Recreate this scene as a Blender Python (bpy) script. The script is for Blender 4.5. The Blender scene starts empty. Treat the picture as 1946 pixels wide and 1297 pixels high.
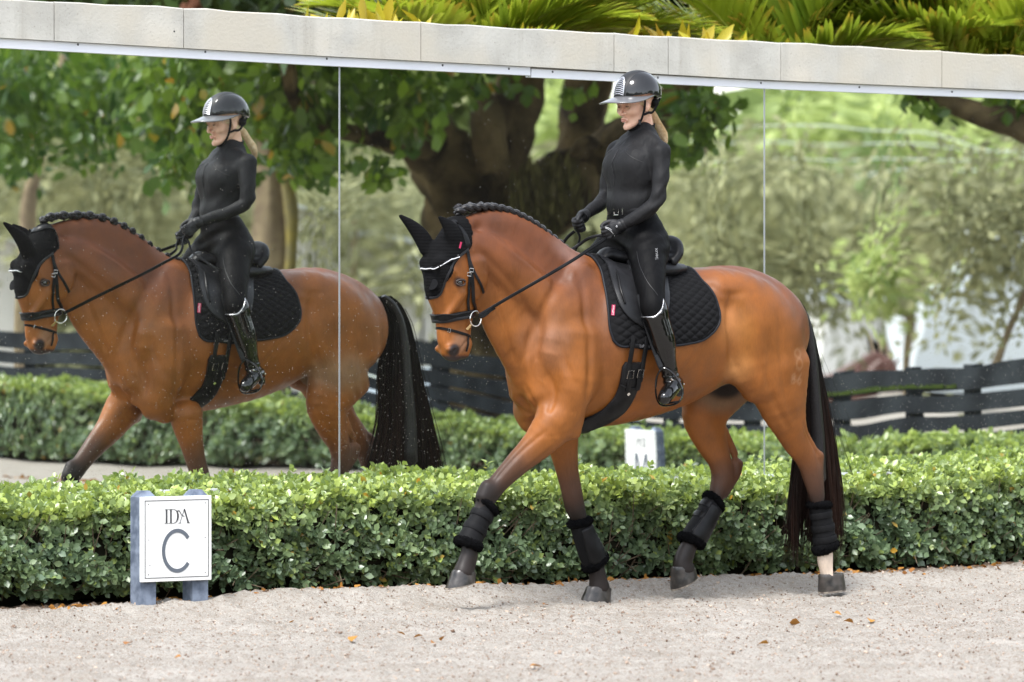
import bpy, bmesh, math, random
import numpy as np
from mathutils import Vector, Matrix, Quaternion
from mathutils.bvhtree import BVHTree

random.seed(7)
RNG = np.random.default_rng(7)
scene = bpy.context.scene
COL = scene.collection

# ------------------------------------------------------------------ camera
FPX = 10400.0            # focal length in photograph pixels (1946 wide)
HOR = 550.0              # horizon row in the photograph
CAMZ = 1.52
cam_d = bpy.data.cameras.new('camera')
cam = bpy.data.objects.new('camera', cam_d)
COL.objects.link(cam)
cam.location = (0, 0, CAMZ)
cam.rotation_euler = (math.radians(90), 0, 0)
cam_d.sensor_width = 36.0
cam_d.lens = FPX / 1946 * 36.0
cam_d.shift_y = -(648.5 - HOR) / 1946.0
cam_d.clip_start = 0.5
cam_d.clip_end = 3000
cam_d.dof.use_dof = True
cam_d.dof.focus_distance = 27.0
cam_d.dof.aperture_fstop = 3.8
scene.camera = cam

# ------------------------------------------------------------------ sky, sun, exposure
SUN_EL, SUN_ROT = math.radians(58), math.radians(200)
world = bpy.data.worlds.new('World')
scene.world = world
world.use_nodes = True
wn = world.node_tree
wbg = wn.nodes['Background']
sky = wn.nodes.new('ShaderNodeTexSky')
sky.sky_type = 'NISHITA'
sky.sun_disc = False
sky.sun_elevation = SUN_EL
sky.sun_rotation = SUN_ROT
sky.air_density = 1.2
sky.dust_density = 1.0
sky.ozone_density = 0.6
# thin bright overcast veil: the sky loses most of its blue
hsv = wn.nodes.new('ShaderNodeHueSaturation')
hsv.inputs['Saturation'].default_value = 0.35
wn.links.new(sky.outputs['Color'], hsv.inputs['Color'])
wn.links.new(hsv.outputs['Color'], wbg.inputs['Color'])
wbg.inputs['Strength'].default_value = 0.15
sun_d = bpy.data.lights.new('sun', 'SUN')
sun_d.energy = 1.5
sun_d.angle = math.radians(16)
sun_d.color = (1.0, 0.975, 0.94)
sun = bpy.data.objects.new('sun', sun_d)
COL.objects.link(sun)
# sky sun direction: azimuth measured like the sky texture
sdir = Vector((math.sin(SUN_ROT) * math.cos(SUN_EL), math.cos(SUN_ROT) * math.cos(SUN_EL), math.sin(SUN_EL)))
sun.rotation_euler = sdir.to_track_quat('Z', 'Y').to_euler()
scene.view_settings.view_transform = 'Standard'
scene.view_settings.look = 'None'
scene.view_settings.gamma = 1.0
scene.view_settings.use_curve_mapping = False
scene.view_settings.exposure = 1.65
scene.cycles.use_denoising = True
scene.cycles.max_bounces = 8
scene.cycles.transparent_max_bounces = 12
scene.cycles.caustics_reflective = True
scene.cycles.sample_clamp_indirect = 6.0

# ------------------------------------------------------------------ site geometry
TH = math.radians(36)                       # the mirror wall recedes to the right by this angle
WDIR = np.array([math.cos(TH), math.sin(TH), 0.0])      # along the wall, to the right
NRM = np.array([math.sin(TH), -math.cos(TH), 0.0])      # wall normal, into the arena
G = np.array([0.634, 27.2, 0.0])            # horse's place
W0 = np.array([-0.466, 28.71, 0.0])         # a point on the mirror plane
HROT = math.radians(216)

def wall_pt(t, n=0.0, z=0.0):
    """point t metres along the wall, n metres in front of the mirror plane"""
    p = W0 + WDIR * t + NRM * n
    return Vector((p[0], p[1], z))

def px_world(px, py, Y):
    return np.array([(px - 973) / FPX * Y, Y, CAMZ - (py - HOR) / FPX * Y])

def reflect(p):
    """a place seen in the mirror -> the real place in front of it"""
    p = np.asarray(p, float)
    s = (p - W0) @ NRM
    return p - 2 * np.outer(s, NRM).reshape(p.shape)

def VR(px, py, Y):
    return Vector(reflect(px_world(px, py, Y)))

def wall_t_at(px, n=0.0):
    """t on the wall (n in front) where the photograph column px meets it"""
    u = (px - 973) / FPX
    A = W0 + NRM * n
    return (u * A[1] - A[0]) / (WDIR[0] - u * WDIR[1])

def L(px, py, lat=0.0):
    """photograph pixel + lateral offset -> horse's local coordinates (x forward, y left, z up)"""
    lx, ly = math.sin(TH), -math.cos(TH)
    u = (px - 973) / FPX
    Y = (lat + G[0] * lx + G[1] * ly) / (u * lx + ly)
    w = np.array([u * Y, Y, CAMZ - (py - HOR) / FPX * Y])
    d = w - G
    return np.array([-(d[0] * math.cos(TH) + d[1] * math.sin(TH)), lat, w[2]])

# ------------------------------------------------------------------ object helpers
def link(o, parent=None):
    COL.objects.link(o)
    if parent is not None:
        o.parent = parent
    return o

def tag(o, label=None, cat=None, group=None, kind=None):
    if label: o['label'] = label
    if cat: o['category'] = cat
    if group: o['group'] = group
    if kind: o['kind'] = kind
    return o

def empty(name, loc, rz=0.0, label=None, cat=None, group=None):
    o = bpy.data.objects.new(name, None)
    o.empty_display_size = 0.1
    o.location = loc
    o.rotation_euler = (0, 0, rz)
    COL.objects.link(o)
    return tag(o, label, cat, group)

def mesh_obj(name, verts, faces, mat=None, parent=None, smooth=True, loc=None):
    me = bpy.data.meshes.new(name)
    verts = np.asarray(verts, dtype=np.float32)
    if isinstance(faces, np.ndarray):
        nv = faces.shape[1]
        me.vertices.add(len(verts)); me.vertices.foreach_set('co', verts.ravel())
        me.loops.add(faces.size); me.loops.foreach_set('vertex_index', faces.ravel().astype(np.int32))
        me.polygons.add(len(faces))
        me.polygons.foreach_set('loop_start', np.arange(0, faces.size, nv, dtype=np.int32))
        me.update(calc_edges=True)
    else:
        me.from_pydata([tuple(v) for v in verts.tolist()], [], faces)
    me.validate()
    if smooth:
        me.polygons.foreach_set('use_smooth', np.ones(len(me.polygons), dtype=bool))
    o = bpy.data.objects.new(name, me)
    if mat is not None:
        for m in (mat if isinstance(mat, (list, tuple)) else [mat]):
            me.materials.append(m)
    link(o, parent)
    if loc is not None:
        o.location = loc
    return o

class MB:
    """collects simple shapes into one mesh"""
    def __init__(self):
        self.v, self.f, self.n, self.mi = [], [], 0, []
    def add(self, v, f, mi=0):
        v = [tuple(map(float, p)) for p in v]
        self.v += v
        self.f += [tuple(i + self.n for i in q) for q in f]
        self.mi += [mi] * len(f)
        self.n += len(v)
        return self
    def box(self, c, s, rot=None, bev=0.0, mi=0):
        hx, hy, hz = s[0] / 2, s[1] / 2, s[2] / 2
        bm = bmesh.new()
        bmesh.ops.create_cube(bm, size=1)
        for v in bm.verts:
            v.co = Vector((v.co.x * s[0], v.co.y * s[1], v.co.z * s[2]))
        if bev > 0:
            bmesh.ops.bevel(bm, geom=bm.edges[:], offset=bev, segments=1, affect='EDGES')
        M = (rot.to_matrix() if isinstance(rot, Quaternion) else rot) if rot is not None else None
        vs = []
        for v in bm.verts:
            p = v.co if M is None else M @ v.co
            vs.append((p.x + c[0], p.y + c[1], p.z + c[2]))
        bm.verts.index_update()
        fs = [tuple(v.index for v in f.verts) for f in bm.faces]
        bm.free()
        return self.add(vs, fs, mi)
    def tube(self, pts, rad, seg=8, cap=True, flat=1.0, up=(0, 0, 1), mi=0, closed=False):
        v, f = tube_geo(pts, rad, seg, cap, flat, up, closed)
        return self.add(v, f, mi)
    def build(self, name, mat, parent=None, smooth=True, loc=None):
        o = mesh_obj(name, self.v, self.f, mat, parent, smooth, loc)
        if any(self.mi) and len(o.data.polygons) == len(self.mi):
            o.data.polygons.foreach_set('material_index', np.array(self.mi, dtype=np.int32))
        if smooth:
            try:
                o.data.set_sharp_from_angle(angle=math.radians(42))
            except Exception:
                pass
        return o

def catmull(P, sub=4, closed=False):
    P = np.asarray(P, float)
    n = len(P)
    if n < 3 and not closed:
        return np.array([P[0] + (P[-1] - P[0]) * t for t in np.linspace(0, 1, sub + 1)])
    out = []
    rng = n if closed else n - 1
    for i in range(rng):
        if closed:
            a, b, c, d = P[(i - 1) % n], P[i], P[(i + 1) % n], P[(i + 2) % n]
        else:
            b, c = P[i], P[i + 1]
            a = P[i - 1] if i > 0 else 2 * b - c
            d = P[i + 2] if i + 2 < n else 2 * c - b
        for k in range(sub):
            t = k / sub
            out.append(0.5 * ((2 * b) + (-a + c) * t + (2 * a - 5 * b + 4 * c - d) * t * t + (-a + 3 * b - 3 * c + d) * t ** 3))
    if not closed:
        out.append(P[-1])
    return np.array(out)

def tube_geo(pts, rad, seg=8, cap=True, flat=1.0, up=(0, 0, 1), closed=False):
    P = [Vector(tuple(map(float, p))) for p in pts]
    n = len(P)
    if np.isscalar(rad):
        rad = [rad] * n
    up = Vector(up)
    vs, fs = [], []
    for i in range(n):
        if closed:
            t = (P[(i + 1) % n] - P[(i - 1) % n])
        else:
            t = (P[min(i + 1, n - 1)] - P[max(i - 1, 0)])
        if t.length < 1e-9: t = Vector((0, 0, 1))
        t.normalize()
        s = t.cross(up)
        if s.length < 1e-3: s = t.cross(Vector((1, 0.2, 0)))
        s.normalize()
        b = s.cross(t).normalized()
        for k in range(seg):
            a = 2 * math.pi * k / seg
            vs.append(P[i] + s * math.cos(a) * rad[i] + b * math.sin(a) * rad[i] * flat)
    m = n if closed else n - 1
    for i in range(m):
        j = (i + 1) % n
        for k in range(seg):
            k2 = (k + 1) % seg
            fs.append((i * seg + k, i * seg + k2, j * seg + k2, j * seg + k))
    if cap and not closed:
        fs.append(tuple(range(seg - 1, -1, -1)))
        fs.append(tuple((n - 1) * seg + k for k in range(seg)))
    return vs, fs

# ------------------------------------------------------------------ distance-field modelling
class Field:
    def __init__(self):
        self.p = []
    def chain(self, pts, ra, rb=None, k=0.03, sub=3, side=(0, 1, 0), op='+'):
        P = np.asarray(pts, float)
        ra = np.full(len(P), ra, float) if np.isscalar(ra) else np.asarray(ra, float)
        rb = ra.copy() if rb is None else (np.full(len(P), rb, float) if np.isscalar(rb) else np.asarray(rb, float))
        Q = catmull(np.column_stack([P, ra, rb]), sub) if len(P) > 1 else np.vstack([np.r_[P[0], ra[0], rb[0]]] * 2)
        Q[:, 3:] = np.maximum(Q[:, 3:], 0.0015)
        self.p.append((Q, k, np.asarray(side, float), op))
        return self
    def both(self, pts, ra, rb=None, k=0.03, sub=3, side=(0, 1, 0), op='+'):
        P = np.asarray(pts, float)
        self.chain(P, ra, rb, k, sub, side, op)
        M = P.copy(); M[:, 1] *= -1
        s = np.asarray(side, float) * np.array([1, -1, 1])
        self.chain(M, ra, rb, k, sub, s, op)
        return self
    def blob(self, c, r, k=0.03, op='+'):
        """axis aligned ellipsoid"""
        self.p.append((np.asarray(c, float), k, np.asarray(r, float), 'e' + op))
        return self
    def eval(self, xs, ys, zs):
        BIG = 0.35
        D = np.full((len(xs), len(ys), len(zs)), BIG, dtype=np.float32)
        for Q, k, side, op in self.p:
            mg = max(k, 0.02) + 0.02
            if op[0] == 'e':
                c, r = Q, side
                sl = [slice(np.searchsorted(a, c[i] - r[i] - mg), np.searchsorted(a, c[i] + r[i] + mg)) for i, a in enumerate((xs, ys, zs))]
                if min(s.stop - s.start for s in sl) <= 0: continue
                X = (xs[sl[0]] - c[0])[:, None, None]; Yy = (ys[sl[1]] - c[1])[None, :, None]; Z = (zs[sl[2]] - c[2])[None, None, :]
                q = np.sqrt((X / r[0]) ** 2 + (Yy / r[1]) ** 2 + (Z / r[2]) ** 2) + 1e-9
                d = (q - 1) * np.sqrt(X * X + Yy * Yy + Z * Z) / q
                d = np.where(q < 0.3, -min(r) * 0.7, d).astype(np.float32)
                full = tuple(sl); T = d; o = op[1]
            else:
                R = np.maximum(Q[:, 3], Q[:, 4])
                lo = (Q[:, :3] - R[:, None]).min(0) - mg
                hi = (Q[:, :3] + R[:, None]).max(0) + mg
                full = tuple(slice(np.searchsorted(a, lo[i]), np.searchsorted(a, hi[i])) for i, a in enumerate((xs, ys, zs)))
                shp = tuple(s.stop - s.start for s in full)
                if min(shp) <= 0: continue
                T = np.full(shp, BIG, dtype=np.float32)
                o = op
                for i in range(len(Q) - 1):
                    A, B = Q[i, :3], Q[i + 1, :3]
                    e = B - A; ln2 = e @ e
                    t_ = e / math.sqrt(ln2) if ln2 > 1e-12 else np.array([0, 0, 1.0])
                    s_ = side - t_ * (side @ t_)
                    nn = np.linalg.norm(s_)
                    s_ = s_ / nn if nn > 1e-6 else np.array([1.0, 0, 0])
                    n_ = np.cross(t_, s_)
                    r = max(R[i], R[i + 1]) + mg
                    l2 = np.minimum(A, B) - r; h2 = np.maximum(A, B) + r
                    ss = []
                    for j, a in enumerate((xs, ys, zs)):
                        a0 = max(np.searchsorted(a, l2[j]), full[j].start); a1 = min(np.searchsorted(a, h2[j]), full[j].stop)
                        ss.append((a0, a1))
                    if min(b - a for a, b in ss) <= 0: continue
                    X = (xs[ss[0][0]:ss[0][1]] - A[0]).astype(np.float32)[:, None, None]
                    Yy = (ys[ss[1][0]:ss[1][1]] - A[1]).astype(np.float32)[None, :, None]
                    Z = (zs[ss[2][0]:ss[2][1]] - A[2]).astype(np.float32)[None, None, :]
                    if ln2 > 1e-12:
                        tt = np.clip((X * e[0] + Yy * e[1] + Z * e[2]) / ln2, 0, 1)
                    else:
                        tt = np.zeros((1, 1, 1), np.float32)
                    ra = Q[i, 3] + (Q[i + 1, 3] - Q[i, 3]) * tt
                    rb = Q[i, 4] + (Q[i + 1, 4] - Q[i, 4]) * tt
                    dn = X * n_[0] + Yy * n_[1] + Z * n_[2]
                    ds = X * s_[0] + Yy * s_[1] + Z * s_[2]
                    dt = X * t_[0] + Yy * t_[1] + Z * t_[2] - tt * math.sqrt(ln2)
                    q = np.sqrt((dn / ra) ** 2 + (ds / rb) ** 2 + (dt / np.minimum(ra, rb)) ** 2) + 1e-9
                    dd = (q - 1) * np.sqrt(dn * dn + ds * ds + dt * dt) / q
                    dd = np.where(q < 0.3, -np.minimum(ra, rb) * 0.7, dd).astype(np.float32)
                    loc = tuple(slice(ss[j][0] - full[j].start, ss[j][1] - full[j].start) for j in range(3))
                    T[loc] = np.minimum(T[loc], dd)
            C = D[full]
            if o == '+':
                if k > 0:
                    h = np.maximum(k - np.abs(C - T), 0) / k
                    D[full] = np.minimum(C, T) - h * h * k * 0.25
                else:
                    D[full] = np.minimum(C, T)
            else:
                T = -T
                h = np.maximum(k - np.abs(C - T), 0) / max(k, 1e-6)
                D[full] = np.maximum(C, T) + h * h * k * 0.25
        return D

def surface_nets(D, xs, ys, zs):
    S = D < 0
    nx, ny, nz = D.shape
    act = np.zeros((nx - 1, ny - 1, nz - 1), dtype=np.int8)
    for a in (0, 1):
        for b in (0, 1):
            for c in (0, 1):
                act += S[a:nx - 1 + a, b:ny - 1 + b, c:nz - 1 + c]
    I, J, K = np.nonzero((act > 0) & (act < 8))
    idx = np.full(act.shape, -1, dtype=np.int32)
    idx[I, J, K] = np.arange(len(I))
    acc = np.zeros((len(I), 3)); cnt = np.zeros(len(I))
    ax = (xs, ys, zs)
    for (a, b) in [((0,0,0),(1,0,0)),((0,1,0),(1,1,0)),((0,0,1),(1,0,1)),((0,1,1),(1,1,1)),
                   ((0,0,0),(0,1,0)),((1,0,0),(1,1,0)),((0,0,1),(0,1,1)),((1,0,1),(1,1,1)),
                   ((0,0,0),(0,0,1)),((1,0,0),(1,0,1)),((0,1,0),(0,1,1)),((1,1,0),(1,1,1))]:
        da = D[I + a[0], J + a[1], K + a[2]]; db = D[I + b[0], J + b[1], K + b[2]]
        m = (da < 0) != (db < 0)
        t = np.where(m, da / np.where(m, da - db, 1), 0)
        pa = np.stack([ax[q][(I, J, K)[q] + a[q]] for q in range(3)], 1)
        pb = np.stack([ax[q][(I, J, K)[q] + b[q]] for q in range(3)], 1)
        acc += (pa + (pb - pa) * t[:, None]) * m[:, None]; cnt += m
    V = acc / cnt[:, None]
    F = []
    for axis in range(3):
        s0 = [slice(0, n) for n in D.shape]; s1 = [slice(0, n) for n in D.shape]
        s0[axis] = slice(0, D.shape[axis] - 1); s1[axis] = slice(1, D.shape[axis])
        A, B = S[tuple(s0)], S[tuple(s1)]
        i, j, k = np.nonzero(A != B)
        inside = A[i, j, k]
        c = [i, j, k]
        o1, o2 = (axis + 1) % 3, (axis + 2) % 3
        ok = (c[o1] > 0) & (c[o2] > 0) & (c[o1] < D.shape[o1] - 1) & (c[o2] < D.shape[o2] - 1)
        c = [q[ok] for q in c]; inside = inside[ok]
        def cell(d1, d2):
            q = [c[0], c[1], c[2]]
            q[o1] = q[o1] - d1; q[o2] = q[o2] - d2
            return idx[q[0], q[1], q[2]]
        quad = np.stack([cell(1, 1), cell(0, 1), cell(0, 0), cell(1, 0)], 1)
        quad[~inside] = quad[~inside][:, ::-1]
        F.append(quad)
    F = np.concatenate(F)
    F = F[(F >= 0).all(1)]
    return V, F

def axis_grid(lo, hi, h, fine=()):
    """grid coordinates from lo to hi with step h, and finer steps inside the given (a, b, step) ranges"""
    out = [lo]
    x = lo
    while x < hi:
        s = h
        for a, b, st in fine:
            if a <= x < b: s = min(s, st)
        x += s
        out.append(x)
    return np.array(out)

# ------------------------------------------------------------------ materials
def mat(name, color=(0.5, 0.5, 0.5), rough=0.5, spec=0.5, metal=0.0, coat=0.0, sheen=0.0, bump=None, noise=None, vcol=None, sub=0.0, trans=0.0, coat_rough=0.05):
    """color plus optional noise=(scale, color2, detail) and bump=(scale, strength, distance)"""
    m = bpy.data.materials.new(name)
    m.use_nodes = True
    nt = m.node_tree; N, K = nt.nodes, nt.links
    b = N['Principled BSDF']
    b.inputs['Base Color'].default_value = (*color, 1)
    b.inputs['Roughness'].default_value = rough
    b.inputs['Specular IOR Level'].default_value = spec
    b.inputs['Metallic'].default_value = metal
    b.inputs['Coat Weight'].default_value = coat
    b.inputs['Coat Roughness'].default_value = coat_rough
    b.inputs['Sheen Weight'].default_value = sheen
    b.inputs['Sheen Roughness'].default_value = 0.4
    if sub:
        b.inputs['Subsurface Weight'].default_value = sub
        b.inputs['Subsurface Radius'].default_value = (0.012, 0.005, 0.003)
        b.inputs['Subsurface Scale'].default_value = 1.0
    co = N.new('ShaderNodeTexCoord')
    src = None
    if vcol:
        a = N.new('ShaderNodeAttribute'); a.attribute_name = vcol
        src = a.outputs['Color']
    if noise:
        nz = N.new('ShaderNodeTexNoise'); nz.inputs['Scale'].default_value = noise[0]
        nz.inputs['Detail'].default_value = noise[2] if len(noise) > 2 else 4
        K.new(co.outputs['Object'], nz.inputs['Vector'])
        rmp = N.new('ShaderNodeMapRange'); rmp.inputs[1].default_value = 0.35; rmp.inputs[2].default_value = 0.65
        K.new(nz.outputs['Fac'], rmp.inputs[0])
        mx = N.new('ShaderNodeMix'); mx.data_type = 'RGBA'
        K.new(rmp.outputs[0], mx.inputs[0])
        if src is not None: K.new(src, mx.inputs[6])
        else: mx.inputs[6].default_value = (*color, 1)
        mx.inputs[7].default_value = (*noise[1], 1)
        src = mx.outputs[2]
    if src is not None:
        K.new(src, b.inputs['Base Color'])
    if bump:
        nz = N.new('ShaderNodeTexNoise'); nz.inputs['Scale'].default_value = bump[0]; nz.inputs['Detail'].default_value = 5
        K.new(co.outputs['Object'], nz.inputs['Vector'])
        bp = N.new('ShaderNodeBump'); bp.inputs['Strength'].default_value = bump[1]; bp.inputs['Distance'].default_value = bump[2]
        K.new(nz.outputs['Fac'], bp.inputs['Height'])
        K.new(bp.outputs['Normal'], b.inputs['Normal'])
    return m

def leaf_mat(name, c1, c2, rough=0.4, trans=0.35, spec=0.5):
    """leaf: colour varies from leaf to leaf, a little light comes through"""
    m = bpy.data.materials.new(name)
    m.use_nodes = True
    nt = m.node_tree; N, K = nt.nodes, nt.links
    b = N['Principled BSDF']; out = N['Material Output']
    a = N.new('ShaderNodeAttribute'); a.attribute_name = 'tint'
    mx = N.new('ShaderNodeMix'); mx.data_type = 'RGBA'
    mx.inputs[6].default_value = (*c1, 1); mx.inputs[7].default_value = (*c2, 1)
    K.new(a.outputs['Fac'], mx.inputs[0])
    a2 = N.new('ShaderNodeAttribute'); a2.attribute_name = 'turn'
    mx2 = N.new('ShaderNodeMix'); mx2.data_type = 'RGBA'
    mx2.inputs[7].default_value = (0.42, 0.24, 0.03, 1)
    K.new(a2.outputs['Fac'], mx2.inputs[0]); K.new(mx.outputs[2], mx2.inputs[6])
    K.new(mx2.outputs[2], b.inputs['Base Color'])
    b.inputs['Roughness'].default_value = rough
    b.inputs['Specular IOR Level'].default_value = spec
    tr = N.new('ShaderNodeBsdfTranslucent')
    K.new(mx2.outputs[2], tr.inputs['Color'])
    ms = N.new('ShaderNodeMixShader'); ms.inputs[0].default_value = trans
    K.new(b.outputs[0], ms.inputs[1]); K.new(tr.outputs[0], ms.inputs[2])
    K.new(ms.outputs[0], out.inputs['Surface'])
    return m

def float_attr(o, name, vals):
    a = o.data.attributes.new(name, 'FLOAT', 'POINT')
    a.data.foreach_set('value', np.asarray(vals, dtype=np.float32))

def color_attr(o, name, cols):
    a = o.data.color_attributes.new(name, 'FLOAT_COLOR', 'POINT')
    c = np.ones((len(cols), 4), dtype=np.float32); c[:, :3] = cols
    a.data.foreach_set('color', c.ravel())
# ================================================================== GROUND
def ground_h(x, y):
    """height of the sand: low banks and hoof-churned unevenness"""
    d = (np.stack([x, y], -1) - W0[:2]) @ NRM[:2]            # distance in front of the mirror
    t = (np.stack([x, y], -1) - W0[:2]) @ WDIR[:2]
    bank = 0.05 * np.exp(-((d - 1.35) / 0.25) ** 2) * (0.7 + 0.5 * np.sin(t * 1.7 + 0.5) * np.sin(t * 0.63))
    bank -= 0.040 * np.clip((d - 1.42) / .25, 0, 1)
    bank += 0.045 * np.clip((t - 1.5) / 3.0, 0, 1) * np.exp(-((d - 0.9) / 0.8) ** 2)
    return bank

def sand_mat():
    m = bpy.data.materials.new('sand footing'); m.use_nodes = True
    nt = m.node_tree; N, K = nt.nodes, nt.links; b = N['Principled BSDF']
    g = N.new('ShaderNodeNewGeometry')
    def noise(sc, det, rough=0.6):
        n = N.new('ShaderNodeTexNoise'); n.inputs['Scale'].default_value = sc; n.inputs['Detail'].default_value = det
        n.inputs['Roughness'].default_value = rough
        K.new(g.outputs['Position'], n.inputs['Vector']); return n.outputs['Fac']
    def rng(x, a, c):
        r = N.new('ShaderNodeMapRange'); r.inputs[1].default_value = a; r.inputs[2].default_value = c
        K.new(x, r.inputs[0]); return r.outputs[0]
    def mix(f, a, c):
        x = N.new('ShaderNodeMix'); x.data_type = 'RGBA'
        K.new(f, x.inputs[0])
        for s, v in ((6, a), (7, c)):
            if isinstance(v, tuple): x.inputs[s].default_value = (*v, 1)
            else: K.new(v, x.inputs[s])
        return x.outputs[2]
    c = mix(rng(noise(2.5, 4), .35, .65), (0.435, 0.400, 0.358), (0.345, 0.310, 0.268))
    c = mix(rng(noise(42, 5, .7), .50, .64), c, (0.27, 0.22, 0.175))
    c = mix(rng(noise(140, 3), .57, .68), c, (0.60, 0.56, 0.51))
    c = mix(rng(noise(24, 6, .75), .62, .70), c, (0.17, 0.115, 0.08))
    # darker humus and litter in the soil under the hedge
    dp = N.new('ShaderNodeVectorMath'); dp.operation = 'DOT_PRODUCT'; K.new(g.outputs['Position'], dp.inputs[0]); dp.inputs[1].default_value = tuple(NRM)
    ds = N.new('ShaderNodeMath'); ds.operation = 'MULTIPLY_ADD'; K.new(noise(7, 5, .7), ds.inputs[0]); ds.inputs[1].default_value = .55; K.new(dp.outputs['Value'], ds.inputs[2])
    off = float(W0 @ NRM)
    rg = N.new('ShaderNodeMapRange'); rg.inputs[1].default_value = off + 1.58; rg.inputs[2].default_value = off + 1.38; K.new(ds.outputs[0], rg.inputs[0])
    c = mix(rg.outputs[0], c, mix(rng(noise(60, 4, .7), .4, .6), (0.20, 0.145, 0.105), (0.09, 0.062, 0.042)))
    K.new(c, b.inputs['Base Color'])
    b.inputs['Roughness'].default_value = 0.95; b.inputs['Specular IOR Level'].default_value = 0.15
    bp = N.new('ShaderNodeBump'); bp.inputs['Strength'].default_value = 0.9; bp.inputs['Distance'].default_value = 0.02
    ad = N.new('ShaderNodeMath'); ad.operation = 'ADD'
    K.new(noise(38, 6, .7), ad.inputs[0]); K.new(noise(120, 3), ad.inputs[1])
    K.new(ad.outputs[0], bp.inputs['Height']); K.new(bp.outputs[0], b.inputs['Normal'])
    return m
SAND = sand_mat()
# near patch of churned sand, finely divided
def churn(x, y):
    p = np.stack([x, y, 0 * x], -1).reshape(-1, 3)
    h = 0.006 * vn(p, 4, 1) + 0.007 * vn(p, 13, 2) + 0.008 * vn(p, 34, 3) + 0.007 * vn(p, 75, 4)
    return h.reshape(x.shape)
def vn(P, scale, seed=0):
    r = np.random.default_rng(seed)
    s = np.zeros(len(P))
    for i in range(9):
        a = r.uniform(0, 6.283); k = np.array([math.cos(a), math.sin(a), 0]) * scale * r.uniform(0.6, 1.6)
        s += np.sin(P @ k + r.uniform(0, 6.28) + 1.3 * np.sin(P @ (k[[1, 0, 2]] * 0.7)))
    return s / 4.0
gx = np.linspace(-4.2, 7.0, 460); gy = np.linspace(19.5, 34.5, 420)
X, Yg = np.meshgrid(gx, gy, indexing='ij')
H = ground_h(X, Yg) + churn(X, Yg)
edge = np.minimum(np.minimum((X + 4.2), (7.0 - X)), np.minimum(Yg - 19.5, 34.5 - Yg))
H = H * np.clip(edge / 0.6, 0, 1)
rr = np.random.default_rng(3)
H += rr.normal(0, 0.0045, H.shape) * np.clip(edge / 0.6, 0, 1)
nxg, nyg = X.shape
gv = np.stack([X, Yg, H], -1).reshape(-1, 3)
ii = (np.arange(nxg - 1)[:, None] * nyg + np.arange(nyg - 1)[None, :]).ravel()
gf = np.stack([ii, ii + nyg, ii + nyg + 1, ii + 1], 1)
# the rest of the ground joins it as one sheet
o_ = len(gv)
inner = [0, (nxg - 1) * nyg, nxg * nyg - 1, nyg - 1]
rings_ = [[(-30, -10, -.03), (34, -10, -.03), (34, 60, -.03), (-30, 60, -.03)], [(-130, -110, -1.05), (130, -110, -1.05), (130, 160, -1.05), (-130, 160, -1.05)], [(-900, -900, -1.05), (900, -900, -1.05), (900, 900, -1.05), (-900, 900, -1.05)]]
gvx = np.vstack([gv] + [np.array(q, float) for q in rings_])
quads = []
prev = inner
for k in range(3):
    cur = [o_ + 4 * k + m for m in range(4)]
    for m in range(4):
        quads.append((cur[m], cur[(m + 1) % 4], prev[(m + 1) % 4], prev[m]))
    prev = cur
# the patch border sits at the level of the first ring
gfx = np.vstack([gf, np.array(quads)])
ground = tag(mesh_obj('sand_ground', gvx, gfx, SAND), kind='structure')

# ================================================================== MIRROR WALL
CONC = bpy.data.materials.new('cast concrete'); CONC.use_nodes = True
_n, _k = CONC.node_tree.nodes, CONC.node_tree.links; _b = _n['Principled BSDF']
_co = _n.new('ShaderNodeTexCoord')
_m = _n.new('ShaderNodeMapping'); _k.new(_co.outputs['Object'], _m.inputs['Vector'])
def _nz(sc, det, vec=None):
    n = _n.new('ShaderNodeTexNoise'); n.inputs['Scale'].default_value = sc; n.inputs['Detail'].default_value = det
    _k.new(vec or _co.outputs['Object'], n.inputs['Vector']); return n.outputs['Fac']
def _mx(f, a, c, lo, hi):
    r = _n.new('ShaderNodeMapRange'); r.inputs[1].default_value = lo; r.inputs[2].default_value = hi; _k.new(f, r.inputs[0])
    x = _n.new('ShaderNodeMix'); x.data_type = 'RGBA'; _k.new(r.outputs[0], x.inputs[0])
    for s, v in ((6, a), (7, c)):
        if isinstance(v, tuple): x.inputs[s].default_value = (*v, 1)
        else: _k.new(v, x.inputs[s])
    return x.outputs[2]
_c = _mx(_nz(5, 5), (0.37, 0.36, 0.33), (0.46, 0.45, 0.415), .35, .65)
_c = _mx(_nz(2.2, 3), _c, (0.50, 0.46, 0.39), .52, .75)
_m.inputs['Scale'].default_value = (14, 14, 0.8)
_c = _mx(_nz(1.0, 4, _m.outputs['Vector']), _c, (0.315, 0.30, 0.265), .55, .85)
_c = _mx(_nz(90, 3), _c, (0.22, 0.20, 0.17), .62, .85)
_c = _mx(_nz(1.3, 6), _c, (0.44, 0.41, 0.35), .5, .62)
_k.new(_c, _b.inputs['Base Color']); _b.inputs['Roughness'].default_value = 0.9; _b.inputs['Specular IOR Level'].default_value = .2
_bp = _n.new('ShaderNodeBump'); _bp.inputs['Strength'].default_value = .5; _bp.inputs['Distance'].default_value = .004
_k.new(_nz(60, 6), _bp.inputs['Height']); _k.new(_bp.outputs[0], _b.inputs['Normal'])

def zline(px, py, n):
    """(t, z) on the plane n in front of the mirror for a photograph pixel"""
    t = wall_t_at(px, n)
    Y = W0[1] + NRM[1] * n + WDIR[1] * t
    return t, CAMZ - (py - HOR) / FPX * Y

wall = empty('mirror_wall', wall_pt(0, 0, 0), TH, 'long concrete capped wall of tall arena mirrors behind the hedge', 'mirror wall')
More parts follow.
